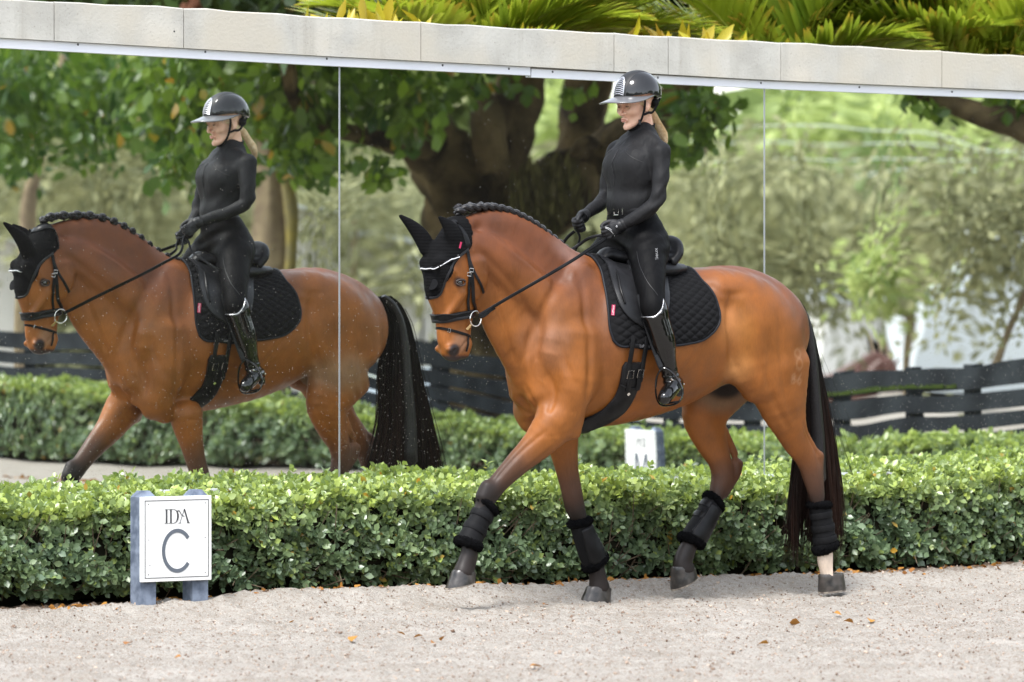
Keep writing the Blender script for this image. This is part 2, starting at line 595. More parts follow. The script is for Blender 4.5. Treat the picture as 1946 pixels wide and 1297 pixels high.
# wall-local coordinates: x along, y behind the mirror, z up
BN = 0.05                                    # the cap stands 5 cm proud of the glass
def beam_z(px, top):
    if top:
        py = np.interp(px, [-400, 0, 350, 700, 1000, 1270, 1600, 1946, 2400], [-24, -2, 15, 37, 54, 70, 87, 107, 132])
    else:
        py = np.interp(px, [-400, 0, 600, 1010, 1450, 1946, 2400], [52, 72, 106, 127, 152, 173, 194])
    return zline(px, py, BN)
# cast blocks of the cap, split at the visible joints
joints = [-420, 103, 349, 800, 1167, 1270, 1484, 1790, 2350]
for a, b_ in zip(joints, joints[1:]):
    mb = MB()
    xs_ = np.linspace(a, b_, max(3, int((b_ - a) / 40)))
    prof = []
    for i, px in enumerate(xs_):
        t, z1 = beam_z(px, True); _, z0 = beam_z(px, False)
        if i == 0: t += 0.0025
        if i == len(xs_) - 1: t -= 0.0025
        z1 += 0.003 * math.sin(px * 0.05) + random.uniform(-.0025, .0025)
        prof.append([(t, -BN, z0), (t, -BN, z1 - .006), (t, -BN + .008, z1), (t, 0.16, z1 + .004), (t, 0.16, z0)])
    vs = [p for q in prof for p in q]; n5 = 5
    fs = []
    for i in range(len(prof) - 1):
        for k in range(n5):
            k2 = (k + 1) % n5
            fs.append((i * n5 + k, (i + 1) * n5 + k, (i + 1) * n5 + k2, i * n5 + k2))
    fs.append(tuple(range(n5))); fs.append(tuple((len(prof) - 1) * n5 + k for k in reversed(range(n5))))
    mb.add(vs, fs)
    mb.build('concrete_cap_block', CONC, wall, smooth=False)

ALU = mat('white aluminium', (0.74, 0.75, 0.80), 0.35, 0.5, noise=(3, (0.68, 0.70, 0.76), 2))
GREYMETAL = mat('grey metal', (0.42, 0.44, 0.47), 0.35, 0.5, metal=0.6)
DARKDOT = mat('dark screw', (0.03, 0.03, 0.035), 0.5)
def strip(pts_top, pts_bot, n0, n1, name):
    mb = MB(); prof = []
    for (pa, ya), (pb, yb) in zip(pts_top, pts_bot):
        t, z1 = zline(pa, ya, n1); _, z0 = zline(pb, yb, n1)
        prof.append([(t, -n1, z0), (t, -n1, z1), (t, -n0, z1), (t, -n0, z0)])
    vs = [p for q in prof for p in q]; fs = []
    for i in range(len(prof) - 1):
        for k in range(4):
            k2 = (k + 1) % 4
            fs.append((i * 4 + k, (i + 1) * 4 + k, (i + 1) * 4 + k2, i * 4 + k2))
    fs += [(0, 1, 2, 3), tuple((len(prof) - 1) * 4 + k for k in (3, 2, 1, 0))]
    mb.add(vs, fs)
    return mb.build(name, ALU, wall, smooth=False)
s1 = strip([(-400, 53), (0, 73), (600, 107), (1008, 128)], [(-400, 70), (0, 91), (600, 124), (1008, 143.5)], 0.004, 0.03, 'top_trim')
s2 = strip([(1010, 131), (1450, 154), (1946, 174.5), (2350, 193)], [(1010, 147), (1450, 168.5), (1946, 189), (2350, 206)], 0.004, 0.026, 'top_trim')
def screw(px, py, n, parent, r=0.0065):
    t, z = zline(px, py, n)
    mb = MB(); vs = [(t, -n - .002, z)] + [(t + r * math.cos(a), -n - .001, z + r * math.sin(a)) for a in np.linspace(0, 6.283, 9)[:-1]]
    mb.add(vs, [(0, 1 + i, 1 + (i + 1) % 8) for i in range(8)])
    o = mb.build('screw', DARKDOT, parent, smooth=False)
for px, py in ((148, 85), (390, 99), (621, 112), (841, 124.5), (967, 131)): screw(px, py, .03, s1)
for px, py in ((1050, 137), (1250, 148), (1446, 158), (1633, 166), (1809, 175)): screw(px, py, .026, s2)
screw(331, 60, BN, wall, .005)

# mirror panes --------------------------------------------------------
MIR = bpy.data.materials.new('mirror glass'); MIR.use_nodes = True
_n, _k = MIR.node_tree.nodes, MIR.node_tree.links; _b = _n['Principled BSDF']
_b.inputs['Base Color'].default_value = (0.92, 0.95, 0.92, 1); _b.inputs['Metallic'].default_value = 1.0; _b.inputs['Roughness'].default_value = 0.0
_co = _n.new('ShaderNodeTexCoord')
_w = _n.new('ShaderNodeTexNoise'); _w.inputs['Scale'].default_value = 1.1; _w.inputs['Detail'].default_value = 1.0
_k.new(_co.outputs['Object'], _w.inputs['Vector'])
_bp = _n.new('ShaderNodeBump'); _bp.inputs['Strength'].default_value = 0.5; _bp.inputs['Distance'].default_value = 0.004
_k.new(_w.outputs['Fac'], _bp.inputs['Height']); _k.new(_bp.outputs[0], _b.inputs['Normal'])
# dried splashes: small specks, denser low down, and a few runs
def speck(scale, thr, seed, zlo, zhi):
    v = _n.new('ShaderNodeTexVoronoi'); v.inputs['Scale'].default_value = scale
    mp = _n.new('ShaderNodeMapping'); mp.inputs['Location'].default_value = (seed, seed * 1.7, 0); mp.inputs['Scale'].default_value = (1, 1, .75)
    _k.new(_co.outputs['Object'], mp.inputs['Vector']); _k.new(mp.outputs[0], v.inputs['Vector'])
    r = _n.new('ShaderNodeMath'); r.operation = 'LESS_THAN'; _k.new(v.outputs['Distance'], r.inputs[0]); r.inputs[1].default_value = thr
    # only some cells carry a speck
    sp = _n.new('ShaderNodeSeparateColor'); _k.new(v.outputs['Color'], sp.inputs[0])
    sx = _n.new('ShaderNodeSeparateXYZ'); _k.new(_co.outputs['Object'], sx.inputs[0])
    zr = _n.new('ShaderNodeMapRange'); _k.new(sx.outputs['Z'], zr.inputs[0]); zr.inputs[1].default_value = zlo; zr.inputs[2].default_value = zhi
    zr.inputs[3].default_value = 0.55; zr.inputs[4].default_value = 0.97
    g = _n.new('ShaderNodeMath'); g.operation = 'GREATER_THAN'; _k.new(sp.outputs[0], g.inputs[0]); _k.new(zr.outputs[0], g.inputs[1])
    m = _n.new('ShaderNodeMath'); m.operation = 'MULTIPLY'; _k.new(r.outputs[0], m.inputs[0]); _k.new(g.outputs[0], m.inputs[1])
    return m.outputs[0]
sA = speck(95, 0.17, 0, .5, 1.7); sB = speck(42, 0.075, 5.3, .4, 2.4)
mxs = _n.new('ShaderNodeMath'); mxs.operation = 'MAXIMUM'; _k.new(sA, mxs.inputs[0]); _k.new(sB, mxs.inputs[1])
dus = _n.new('ShaderNodeBsdfDiffuse'); dus.inputs['Color'].default_value = (0.55, 0.52, 0.47, 1)
fac = _n.new('ShaderNodeMath'); fac.operation = 'MULTIPLY_ADD'; _k.new(mxs.outputs[0], fac.inputs[0]); fac.inputs[1].default_value = 0.38; fac.inputs[2].default_value = 0.008
ms = _n.new('ShaderNodeMixShader'); _k.new(fac.outputs[0], ms.inputs[0]); _k.new(_b.outputs[0], ms.inputs[1]); _k.new(dus.outputs[0], ms.inputs[2])
_k.new(ms.outputs[0], _n['Material Output'].inputs['Surface'])
seams = [-520, 645, 1452.5, 2400]
MZ0 = 0.50
for i in range(3):
    t0, t1 = wall_t_at(seams[i]) + .004, wall_t_at(seams[i + 1]) - .004
    za = zline(max(seams[i], -400), np.interp(seams[i], [-400, 1946], [62, 180]), 0)[1]
    zb = zline(min(seams[i + 1], 2350), np.interp(seams[i + 1], [-400, 1946], [62, 180]), 0)[1]
    mb = MB()
    mb.add([(t0, 0, MZ0), (t1, 0, MZ0), (t1, 0, zb), (t0, 0, za), (t0, .006, MZ0), (t1, .006, MZ0), (t1, .006, zb), (t0, .006, za)],
           [(0, 1, 2, 3), (5, 4, 7, 6), (0, 4, 5, 1), (3, 2, 6, 7), (0, 3, 7, 4), (1, 5, 6, 2)])
    mb.build('mirror_pane', MIR, wall, smooth=False)
for sx_ in seams[1:3]:
    t = wall_t_at(sx_)
    z1 = zline(sx_, 127 if sx_ < 1000 else 169, 0)[1]
    mb = MB(); mb.box((t, 0.0, (MZ0 + z1) / 2), (.0085, .004, z1 - MZ0))
    mb.build('joint_strip', GREYMETAL, wall, smooth=False)
mb = MB(); ta_, tb_ = wall_t_at(-520), wall_t_at(2400)
mb.box(((ta_ + tb_) / 2, .05, .25), (tb_ - ta_, .12, .46)); mb.build('plinth', CONC, wall, smooth=False)
mb = MB(); mb.box(((ta_ + tb_) / 2, .002, MZ0 - .008), (tb_ - ta_, .03, .02)); mb.build('bottom_trim', ALU, wall, smooth=False)
mb = MB(); mb.box(((ta_ + tb_) / 2, .085, 1.55), (tb_ - ta_, .14, 2.05)); mb.build('back_wall', CONC, wall, smooth=False)
# ================================================================== HORSE
horse = empty('horse', tuple(G), HROT, 'bay horse trotting on the sand in black bridle, saddle and leg boots', 'horse')

def LS(pts):
    return [L(*p) for p in pts]

hf = Field()
# trunk: sections (px, top row, bottom row, half width)
tr = [(1016, 610, 775, .08), (1040, 540, 804, .135), (1080, 500, 816, .20), (1140, 503, 812, .265), (1210, 512, 797, .285), (1280, 512, 770, .285),
      (1335, 507, 736, .27), (1385, 504, 712, .25), (1428, 518, 725, .235), (1462, 545, 725, .20), (1484, 578, 695, .135)]
tp, ta, tb = [], [], []
for px, y0, y1, hw in tr:
    a, b = L(px, y0), L(px, y1)
    tp.append((a + b) / 2); ta.append((a[2] - b[2]) / 2); tb.append(hw)
hf.chain(tp, ta, tb, k=0.05, sub=4)
# neck: crest / underside pairs
nk = [((884, 412), (932, 548), .060), ((925, 402), (953, 588), .066), ((985, 420), (978, 648), .080), ((1045, 460), (1000, 712), .105), ((1110, 497), (1024, 775), .14)]
npn, na, nb = [], [], []
for c, u, hw in nk:
    a, b = L(*c), L(*u)
    npn.append((a + b) / 2); na.append(np.linalg.norm(a - b) / 2); nb.append(hw)
hf.chain(npn, na, nb, k=0.06, sub=4)
# crest line keeps its thickness
hf.chain(LS([(878, 430), (912, 418), (957, 420), (998, 440), (1038, 470), (1083, 503), (1130, 522)]), [.035, .04, .045, .05, .055, .06, .07], [.03, .032, .034, .038, .045, .06, .085], k=0.06)
# splenius / jugular muscle relief on the neck
hf.both(LS([(900, 470, .05), (945, 490, .065), (1000, 540, .085), (1060, 590, .13)]), [.07, .08, .095, .09], [.03, .035, .045, .05], k=0.05)
hf.both(LS([(962, 580, .025), (982, 640, .035), (1002, 700, .055), (1018, 750, .07)]), [.03, .035, .04, .045], [.03, .04, .05, .05], k=0.04)
# shoulder blade, upper arm, triceps, breast
hf.both(LS([(1112, 520, .085), (1095, 580, .13), (1065, 650, .155), (1052, 705, .115)]), [.07, .10, .10, .07], [.04, .055, .06, .05], k=0.06)
hf.both(LS([(1052, 705, .10), (1060, 760, .11), (1072, 800, .12)]), [.07, .08, .085], [.055, .065, .07], k=0.05)
hf.both(LS([(1105, 640, .19), (1100, 720, .195), (1080, 785, .165)]), [.10, .11, .08], [.055, .065, .06], k=0.06)
hf.both(LS([(1022, 700, .05), (1026, 745, .055), (1034, 785, .06)]), [.035, .045, .035], [.065, .075, .055], k=0.045)
# barrel and flank
hf.both(LS([(1170, 640, .19), (1250, 640, .20), (1320, 630, .17)]), [.20, .20, .15], [.09, .10, .09], k=0.08)
# croup muscles and hip point
hf.both(LS([(1360, 545, .15), (1410, 570, .17), (1455, 620, .18), (1475, 690, .17)]), [.07, .12, .16, .15], [.09, .10, .105, .095], k=0.08)
hf.both(LS([(1372, 560, .215)]), [.04], [.03], k=0.06)
# thigh down to stifle
hf.both(LS([(1410, 620, .17), (1425, 690, .185), (1440, 735, .18)]), [.12, .13, .10], [.085, .085, .075], k=0.08)

# legs -------------------------------------------------------------
NF = [(1052, 808, .125, .108, .085), (1020, 846, .105, .082, .062), (985, 880, .085, .062, .05), (952, 913, .065, .052, .044), (928, 943, .055, .049, .043), (914, 967, .052, .035, .034),
      (902, 1000, .05, .031, .028), (893, 1036, .05, .042, .035), (891, 1056, .05, .046, .039), (885, 1076, .05, .050, .043), (881, 1089, .05, .057, .049)]
FF = [(1066, 815, -.150, .10, .08), (1072, 860, -.155, .075, .06), (1080, 905, -.16, .058, .048), (1089, 945, -.165, .053, .044), (1097, 975, -.17, .046, .041), (1106, 1005, -.17, .032, .031),
      (1118, 1038, -.17, .031, .028), (1131, 1066, -.17, .038, .033), (1134, 1086, -.17, .046, .039), (1137, 1104, -.17, .050, .043), (1139, 1119, -.17, .058, .050)]
NH = [(1476, 700, .165, .20, .10), (1484, 755, .17, .155, .088), (1498, 800, .165, .107, .07), (1515, 842, .145, .075, .05), (1532, 872, .135, .058, .042), (1543, 905, .125, .054, .041), (1550, 940, .12, .042, .037),
      (1558, 980, .115, .032, .029), (1565, 1015, .11, .032, .029), (1572, 1044, .11, .050, .042), (1571, 1062, .11, .051, .043), (1574, 1079, .11, .047, .041), (1579, 1094, .11, .057, .049)]
FH = [(1372, 720, -.165, .19, .10), (1345, 765, -.17, .15, .088), (1340, 800, -.165, .125, .072), (1352, 840, -.158, .092, .055), (1366, 872, -.153, .066, .045), (1372, 903, -.15, .060, .043), (1363, 938, -.148, .045, .038),
      (1350, 970, -.147, .033, .030), (1331, 1005, -.146, .032, .029), (1311, 1034, -.146, .041, .035), (1302, 1054, -.146, .048, .040), (1297, 1070, -.146, .050, .043), (1299, 1083, -.146, .060, .050)]
for leg in (NF, FF, NH, FH):
    hf.chain([L(p[0], p[1], p[2]) for p in leg], [p[3] for p in leg], [p[4] for p in leg], k=0.05, sub=3)
# points of hock, knees, elbows, tendons
hf.chain(LS([(1557, 868, .135), (1556, 900, .125), (1560, 940, .12)]), [.026, .022, .016], [.022, .020, .015], k=0.03)
hf.chain(LS([(1401, 880, -.15), (1396, 905, -.148), (1378, 940, -.147)]), [.034, .028, .018], [.022, .022, .016], k=0.03)
hf.chain(LS([(1530, 830, .145), (1552, 862, .137)]), [.016, .017], [.014, .016], k=0.03)
hf.chain(LS([(1378, 820, -.155), (1396, 862, -.152)]), [.018, .02], [.014, .016], k=0.03)
hf.chain(LS([(924, 925, .058), (917, 942, .055)]), .028, .03, k=0.03)
hf.chain(LS([(1086, 945, -.165), (1090, 965, -.168)]), .034, .034, k=0.03)
hf.both(LS([(1088, 795, .15), (1092, 822, .15)]), [.05, .032], [.04, .03], k=0.04)
# groin darkness: sheath
hf.chain(LS([(1340, 716, 0), (1378, 716, 0)]), [.04, .04], [.05, .05], k=0.06)

# head -------------------------------------------------------------
hd = Field()
HD = [(873, 436, .070, .062), (868, 470, .115, .082), (863, 505, .150, .088), (861, 540, .155, .090), (862, 568, .135, .078), (862, 595, .112, .064), (862, 622, .100, .056), (862, 648, .092, .055), (859, 668, .066, .050)]
hd.chain([L(p[0], p[1], 0) for p in HD], [p[2] for p in HD], [p[3] for p in HD], k=0.02, sub=4)
hd.both(LS([(902, 500, .066), (906, 534, .070), (898, 562, .058)]), [.066, .066, .045], [.030, .030, .022], k=0.022)   # cheek
hd.both(LS([(838, 500, .062), (852, 520, .078)]), [.028, .030], [.028, .022], k=0.03)       # brow
hd.both(LS([(878, 560, .078), (858, 590, .064), (846, 605, .052)]), [.012, .010, .008], [.010, .009, .008], k=0.035)   # facial crest
hd.both(LS([(857, 664, .050)]), [.026], [.018], k=0.03)                                      # nostril wing
hd.chain(LS([(884, 655, 0), (880, 672, 0)]), [.030, .026], [.040, .036], k=0.025)            # lower lip / chin
hd.both(LS([(866, 667, .068)]), [.013], [.016], k=0.008, op='-')                             # nostril hole
hd.both(LS([(872, 536, .097)]), [.014], [.012], k=0.02, op='-')                               # eye socket
hd.both(LS([(892, 645, .057), (880, 660, .060), (868, 682, .055)]), [.004, .004, .004], [.012, .012, .012], k=0.010, op='-')  # mouth line
# ears
EAR_N = LS([(866, 462, .055), (862, 447, .062), (852, 430, .066), (836, 414, .068)])
EAR_F = LS([(812, 472, -.055), (801, 451, -.062), (783, 430, -.066), (761, 411, -.068)])
hd.chain(EAR_N, [.036, .040, .028, .003], [.022, .024, .016, .003], k=0.02)
EAR_F2 = np.array(EAR_N) * np.array([1, -1, 1])
for a_, b_ in zip(EAR_F2, EAR_F):
    pass
hd.chain(EAR_F, [.038, .036, .024, .003], [.024, .024, .016, .003], k=0.02)
hf.p += hd.p

hl, hh = L(880, 690, 0), L(840, 400, 0)
GX = axis_grid(-1.12, 1.55, 0.0095, [(0.86, 1.55, 0.0065)])
GY = axis_grid(-0.36, 0.36, 0.0095, [(-0.13, 0.13, 0.0065)])
GZ = axis_grid(-0.02, 2.0, 0.0095, [(1.12, 1.95, 0.0070)])
HD_ = hf.eval(GX, GY, GZ)
hv, hq = surface_nets(HD_, GX, GY, GZ)
del HD_

_B0 = BVHTree.FromPolygons([Vector(p) for p in hv.tolist()], hq.tolist())
def _vnorm(v, q):
    n = np.zeros_like(v)
    fn = np.cross(v[q[:, 2]] - v[q[:, 0]], v[q[:, 3]] - v[q[:, 1]])
    for k in range(4): np.add.at(n, q[:, k], fn)
    return -n / (np.linalg.norm(n, axis=1)[:, None] + 1e-12)
def seg_dist(P, A, B):
    A, B = np.asarray(A), np.asarray(B)
    e = B - A
    t = np.clip(((P - A) @ e) / (e @ e), 0, 1)
    return np.linalg.norm(P - (A + t[:, None] * e), axis=1), t

def path_dist(P, pts):
    best = np.full(len(P), 9.0); par = np.zeros(len(P))
    for i in range(len(pts) - 1):
        d, t = seg_dist(P, pts[i], pts[i + 1])
        m = d < best
        best[m] = d[m]; par[m] = (i + t)[m]
    return best, par

def smooth01(x, a, b):
    t = np.clip((x - a) / (b - a), 0, 1)
    return t * t * (3 - 2 * t)

def vnoise(P, scale, seed=0):
    """cheap smooth noise from a few sines"""
    r = np.random.default_rng(seed)
    s = np.zeros(len(P))
    for i in range(7):
        k = r.normal(size=3); k *= scale * (0.6 + 0.25 * i) / np.linalg.norm(k)
        s += np.sin(P @ k + r.uniform(0, 6.28)) / (1 + 0.35 * i)
    return s / 3.2

_Mi = (Matrix.Translation(Vector(G)) @ Matrix.Rotation(HROT, 4, 'Z')).inverted()
_cl = _Mi @ Vector((0, 0, CAMZ))
hn = _vnorm(hv, hq)
if (hn[np.argmax(hv[:, 2])][2]) < 0: hn = -hn
def _hit(px, py):
    p = Vector(tuple(L(px, py, 0.0))); d = (p - _cl).normalized()
    loc = _B0.ray_cast(_cl, d)[0]
    return np.array(loc if loc is not None else _B0.find_nearest(p)[0])
def sculpt(pix, amp, w, both=True):
    global hv
    path = [_hit(*p) for p in pix]; path = list(catmull(np.array(path), 3))
    tot = np.zeros(len(hv))
    for sg in ((1, -1) if both else (1,)):
        q = [p * np.array([1, sg, 1]) for p in path]
        d, t = path_dist(hv, q); t = t / (len(q) - 1)
        tot = np.maximum(tot, np.exp(-(d / w) ** 2) * np.clip(np.minimum(t, 1 - t) * 5 + .25, 0, 1))
    hv = hv + hn * (amp * tot)[:, None]
for pix, amp, w in [
    ([(1098, 520), (1112, 600), (1122, 690), (1112, 775)], -.012, .022),      # behind the shoulder
    ([(1078, 500), (1042, 570), (1008, 640), (990, 700)], -.013, .024),       # neck meets shoulder
    ([(1060, 640), (1075, 690), (1100, 740)], -.008, .018),
    ([(1035, 700), (1052, 745), (1040, 790)], -.009, .016),
    ([(1000, 735), (1018, 775), (1010, 800)], -.008, .014),
    ([(940, 560), (958, 620), (978, 690)], -.010, .014),                       # jugular groove
    ([(905, 470), (935, 500), (975, 545), (1010, 600)], -.007, .020),
    ([(925, 440), (960, 470), (1010, 510), (1060, 560)], .006, .022),
    ([(1390, 560), (1386, 620), (1392, 680), (1405, 715)], -.016, .026),       # flank
    ([(1412, 560), (1440, 620), (1450, 690), (1440, 750)], .006, .03),
    ([(1478, 590), (1484, 660), (1490, 740), (1510, 800)], -.006, .020),       # hamstring
    ([(1450, 700), (1470, 760), (1500, 820)], -.007, .016),
    ([(1525, 800), (1540, 840), (1556, 868)], -.006, .008),
    ([(1340, 540), (1380, 560), (1420, 555)], -.006, .02),
    ([(1345, 640), (1300, 700), (1250, 745)], -.006, .022),
    ([(1040, 818), (1000, 850), (965, 885), (940, 915)], -.007, .010),         # forearm
    ([(1060, 835), (1020, 868), (985, 898)], .002, .010),
    ([(1012, 812), (985, 845), (955, 880)], .0015, .005),
    ([(1080, 850), (1086, 900), (1092, 940)], -.005, .008),
    ([(1040, 590), (1036, 640), (1020, 690)], .0035, .005),                    # veins
    ([(1020, 720), (1040, 735), (1052, 770)], .003, .004),
    ([(1290, 735), (1240, 745), (1190, 720)], .003, .005),
    ([(845, 575), (852, 600), (866, 615)], .0025, .004),
    ([(868, 560), (872, 585), (884, 600)], .002, .003),
    ([(838, 545), (842, 585), (844, 630)], -.003, .008)]:
    sculpt(pix, amp, w)
# fine creases where the throat folds
for k in range(5):
    sculpt([(918 + k * 5, 508 + k * 7), (928 + k * 5, 530 + k * 6), (930 + k * 5, 556 + k * 6)], -.0035, .0035)
for k in range(3):
    sculpt([(1104 - k * 7, 770 + k * 4), (1098 - k * 8, 792 + k * 3), (1086 - k * 8, 812 + k * 2)], -.0035, .0045)
hv = hv + hn * (.0020 * vnoise(hv, 40, 12) + .0026 * vnoise(hv, 22, 8) + .0040 * vnoise(hv, 9, 9) * (hv[:, 2] > .8))[:, None]

# coat pattern ------------------------------------------------------
BAY = np.array([0.215, 0.070, 0.012]); DARK = np.array([0.092, 0.027, 0.012]); BLACK = np.array([0.0055, 0.0045, 0.0045])
PALE = np.array([0.40, 0.18, 0.06]); GREYB = np.array([0.032, 0.022, 0.019])
c = np.tile(BAY, (len(hv), 1))
def blend(c, col, w):
    return c * (1 - w[:, None]) + np.asarray(col) * w[:, None]
n1 = vnoise(hv, 6, 1); n2 = vnoise(hv, 18, 2); n3 = vnoise(hv, 55, 3)
# darker top line, neck and shoulder
d, t = path_dist(hv, LS([(905, 440), (1000, 470), (1100, 560), (1120, 640), (1290, 540), (1400, 530), (1480, 570)]))
c = blend(c, DARK, 0.80 * smooth01(0.36 - d + 0.10 * n1 + .03 * n2, 0, 0.32))
d, t = path_dist(hv, LS([(1395, 570, .2), (1408, 620, .22), (1405, 690, .2)]))
c = blend(c, (0.36, 0.135, 0.020), 0.65 * smooth01(0.10 - d + .04 * n1, 0, 0.10))
# greyish patches near withers, shoulder and loins
for q, r0, col, w0 in [((1075, 475, .05), .14, (0.20, 0.12, 0.10), .65), ((1040, 640, .2), .17, (0.22, 0.115, 0.075), .55), ((1335, 520, .05), .09, (0.14, 0.085, 0.06), .7), ((1370, 525, .10), .08, (0.26, 0.16, 0.10), .45)]:
    d = np.linalg.norm(hv - L(*q), axis=1)
    c = blend(c, col, w0 * smooth01(r0 - d + 0.05 * n2, 0, r0 * 0.8))
# paler flank, groin, muzzle
for q, r0, w0 in [((1395, 700, .2), .13, .75), ((1385, 620, .25), .16, .35), ((1370, 740, -.1), .13, .6)]:
    d = np.linalg.norm(hv - L(*q), axis=1)
    c = blend(c, PALE, w0 * smooth01(r0 - d + 0.03 * n1, 0, r0))
c = c * (1 + 0.14 * n2 + 0.11 * n3)[:, None] * (1 + np.array([.06, .12, .2]) * n1[:, None])
# black points
def leg_param(leg):
    return [L(p[0], p[1], p[2]) for p in leg]
for leg, k0, k1 in ((NF, 1.0, 2.9), (FF, 0.9, 2.9), (NH, 3.0, 5.6), (FH, 3.2, 5.8)):
    d, t = path_dist(hv, leg_param(leg))
    inl = (d < 0.14) & (hv[:, 2] < 0.92)
    edge = 0.5 * n2 + 0.2 * n3
    c = np.where(inl[:, None], blend(c, GREYB, 0.75 * smooth01(t + edge * 0.6, k0 - 0.3, k1 - 0.5)), c)
    c = np.where(inl[:, None], blend(c, BLACK, 0.92 * smooth01(t + edge * 0.5, k1 - 0.8, k1 + 1.1)), c)
# white hind sock
d, t = path_dist(hv, leg_param(NH))
c = np.where(((d < 0.12) & (t > 8.4))[:, None], np.array([0.58, 0.47, 0.38]) * (1 + 0.15 * n2[:, None]), c)
# inner thigh and groin: dark skin, with shade painted into the coat
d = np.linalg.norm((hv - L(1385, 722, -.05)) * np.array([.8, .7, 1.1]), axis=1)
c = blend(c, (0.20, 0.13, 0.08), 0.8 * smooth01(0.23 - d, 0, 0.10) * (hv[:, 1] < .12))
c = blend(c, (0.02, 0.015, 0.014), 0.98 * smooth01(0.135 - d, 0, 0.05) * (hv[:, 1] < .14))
# muzzle: dark rim round the nostrils and lips, pale hair above
d = np.abs(hv - L(884, 640, 0)) @ np.array([1, .4, .6])
hm = (hv[:, 0] > 0.9) & (hv[:, 2] < 1.5)
for s in (1, -1):
    d = np.linalg.norm(hv - L(878, 650, .05) * np.array([1, s, 1]), axis=1)
    c = blend(c, (0.22, 0.13, 0.085), 0.6 * smooth01(0.075 - d, 0, 0.05))
    d = np.linalg.norm(hv - L(866, 668, .064) * np.array([1, s, 1]), axis=1)
    c = blend(c, (0.018, 0.013, 0.013), smooth01(0.050 - d, 0, 0.022))
    d = np.linalg.norm(hv - L(872, 536, .095) * np.array([1, s, 1]), axis=1)
    c = blend(c, (0.05, 0.03, 0.025), 0.85 * smooth01(0.034 - d, 0, 0.018))
c = np.where((hm & (hv[:, 2] < L(872, 672, 0)[2]))[:, None], blend(c, (0.03, 0.02, 0.02), smooth01(-hv[:, 2], -L(872, 672, 0)[2], -L(872, 680, 0)[2]) * (hv[:, 2] > 1.10) * (hv[:, 0] > 0.98)), c)
# crest under the plaits
d, t = path_dist(hv, LS([(872, 415), (913, 403), (956, 405), (993, 418), (1024, 436), (1055, 461), (1089, 480)]))
c = blend(c, (0.03, 0.018, 0.014), 0.9 * smooth01(0.022 - d, 0, 0.015))
# faint freeze brand on the near thigh: a shape over digits
def brand(pts, w=0.0045):
    global c
    q = [L(a, b, .25) * np.array([1, 0, 1]) for a, b in pts]
    d, _ = path_dist(hv * np.array([1, 0, 1]), q)
    m = (hv[:, 1] > 0.12) & (hv[:, 0] < -0.5)
    c = np.where(m[:, None], blend(c, (0.42, 0.24, 0.13), 0.26 * smooth01(w * 2.2 - d, 0, w * 1.6)), c)
def ring(cx, cy, rx, ry, n=14):
    return [(cx + rx * math.cos(6.2832 * i / n), cy + ry * math.sin(6.2832 * i / n)) for i in range(n + 1)]
brand(ring(1513, 672, 7, 8)); brand(ring(1515, 692, 7, 10))
brand(ring(1504, 716, 3, 4)); brand(ring(1504, 724, 3.5, 4.5))
brand([(1520, 712), (1514, 722)]); brand(ring(1517, 725, 4, 5))
horse_coat = mat('horse coat', rough=0.46, spec=0.30, coat=0.05, sheen=0.0, vcol='coat', coat_rough=0.33)
_n, _k = horse_coat.node_tree.nodes, horse_coat.node_tree.links; _b = _n['Principled BSDF']
_co = _n.new('ShaderNodeTexCoord')
def _hn(sc, vec_s, det=4):
    mp = _n.new('ShaderNodeMapping'); mp.inputs['Scale'].default_value = vec_s; _k.new(_co.outputs['Object'], mp.inputs['Vector'])
    z = _n.new('ShaderNodeTexNoise'); z.inputs['Scale'].default_value = sc; z.inputs['Detail'].default_value = det; _k.new(mp.outputs[0], z.inputs['Vector']); return z.outputs['Fac']
# short lying hair: stretched grain in tone, gloss and relief
_g1 = _hn(150, (1, 1, .22)); _g2 = _hn(9, (1, 1, .8), 6)
_hs = _n.new('ShaderNodeHueSaturation'); _lk = [l for l in _b.inputs['Base Color'].links][0].from_socket
_k.new(_lk, _hs.inputs['Color']); _k.new(_hs.outputs[0], _b.inputs['Base Color'])
_ad = _n.new('ShaderNodeMath'); _ad.operation = 'MULTIPLY_ADD'; _k.new(_g1, _ad.inputs[0]); _ad.inputs[1].default_value = .36; _ad.inputs[2].default_value = .37
_ad2 = _n.new('ShaderNodeMath'); _ad2.operation = 'MULTIPLY_ADD'; _k.new(_g2, _ad2.inputs[0]); _ad2.inputs[1].default_value = .9; _k.new(_ad.outputs[0], _ad2.inputs[2])
_k.new(_ad2.outputs[0], _hs.inputs['Value'])
_rr = _n.new('ShaderNodeMapRange'); _rr.inputs[1].default_value = .3; _rr.inputs[2].default_value = .7; _rr.inputs[3].default_value = .38; _rr.inputs[4].default_value = .68
_k.new(_g2, _rr.inputs[0]); _k.new(_rr.outputs[0], _b.inputs['Roughness'])
_bp = _n.new('ShaderNodeBump'); _bp.inputs['Strength'].default_value = .35; _bp.inputs['Distance'].default_value = .0015
_k.new(_g1, _bp.inputs['Height']); _k.new(_bp.outputs[0], _b.inputs['Normal'])
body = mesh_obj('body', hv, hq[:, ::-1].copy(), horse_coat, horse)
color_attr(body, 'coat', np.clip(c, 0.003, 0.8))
HBVH = BVHTree.FromPolygons([Vector(p) for p in hv.tolist()], hq.tolist())

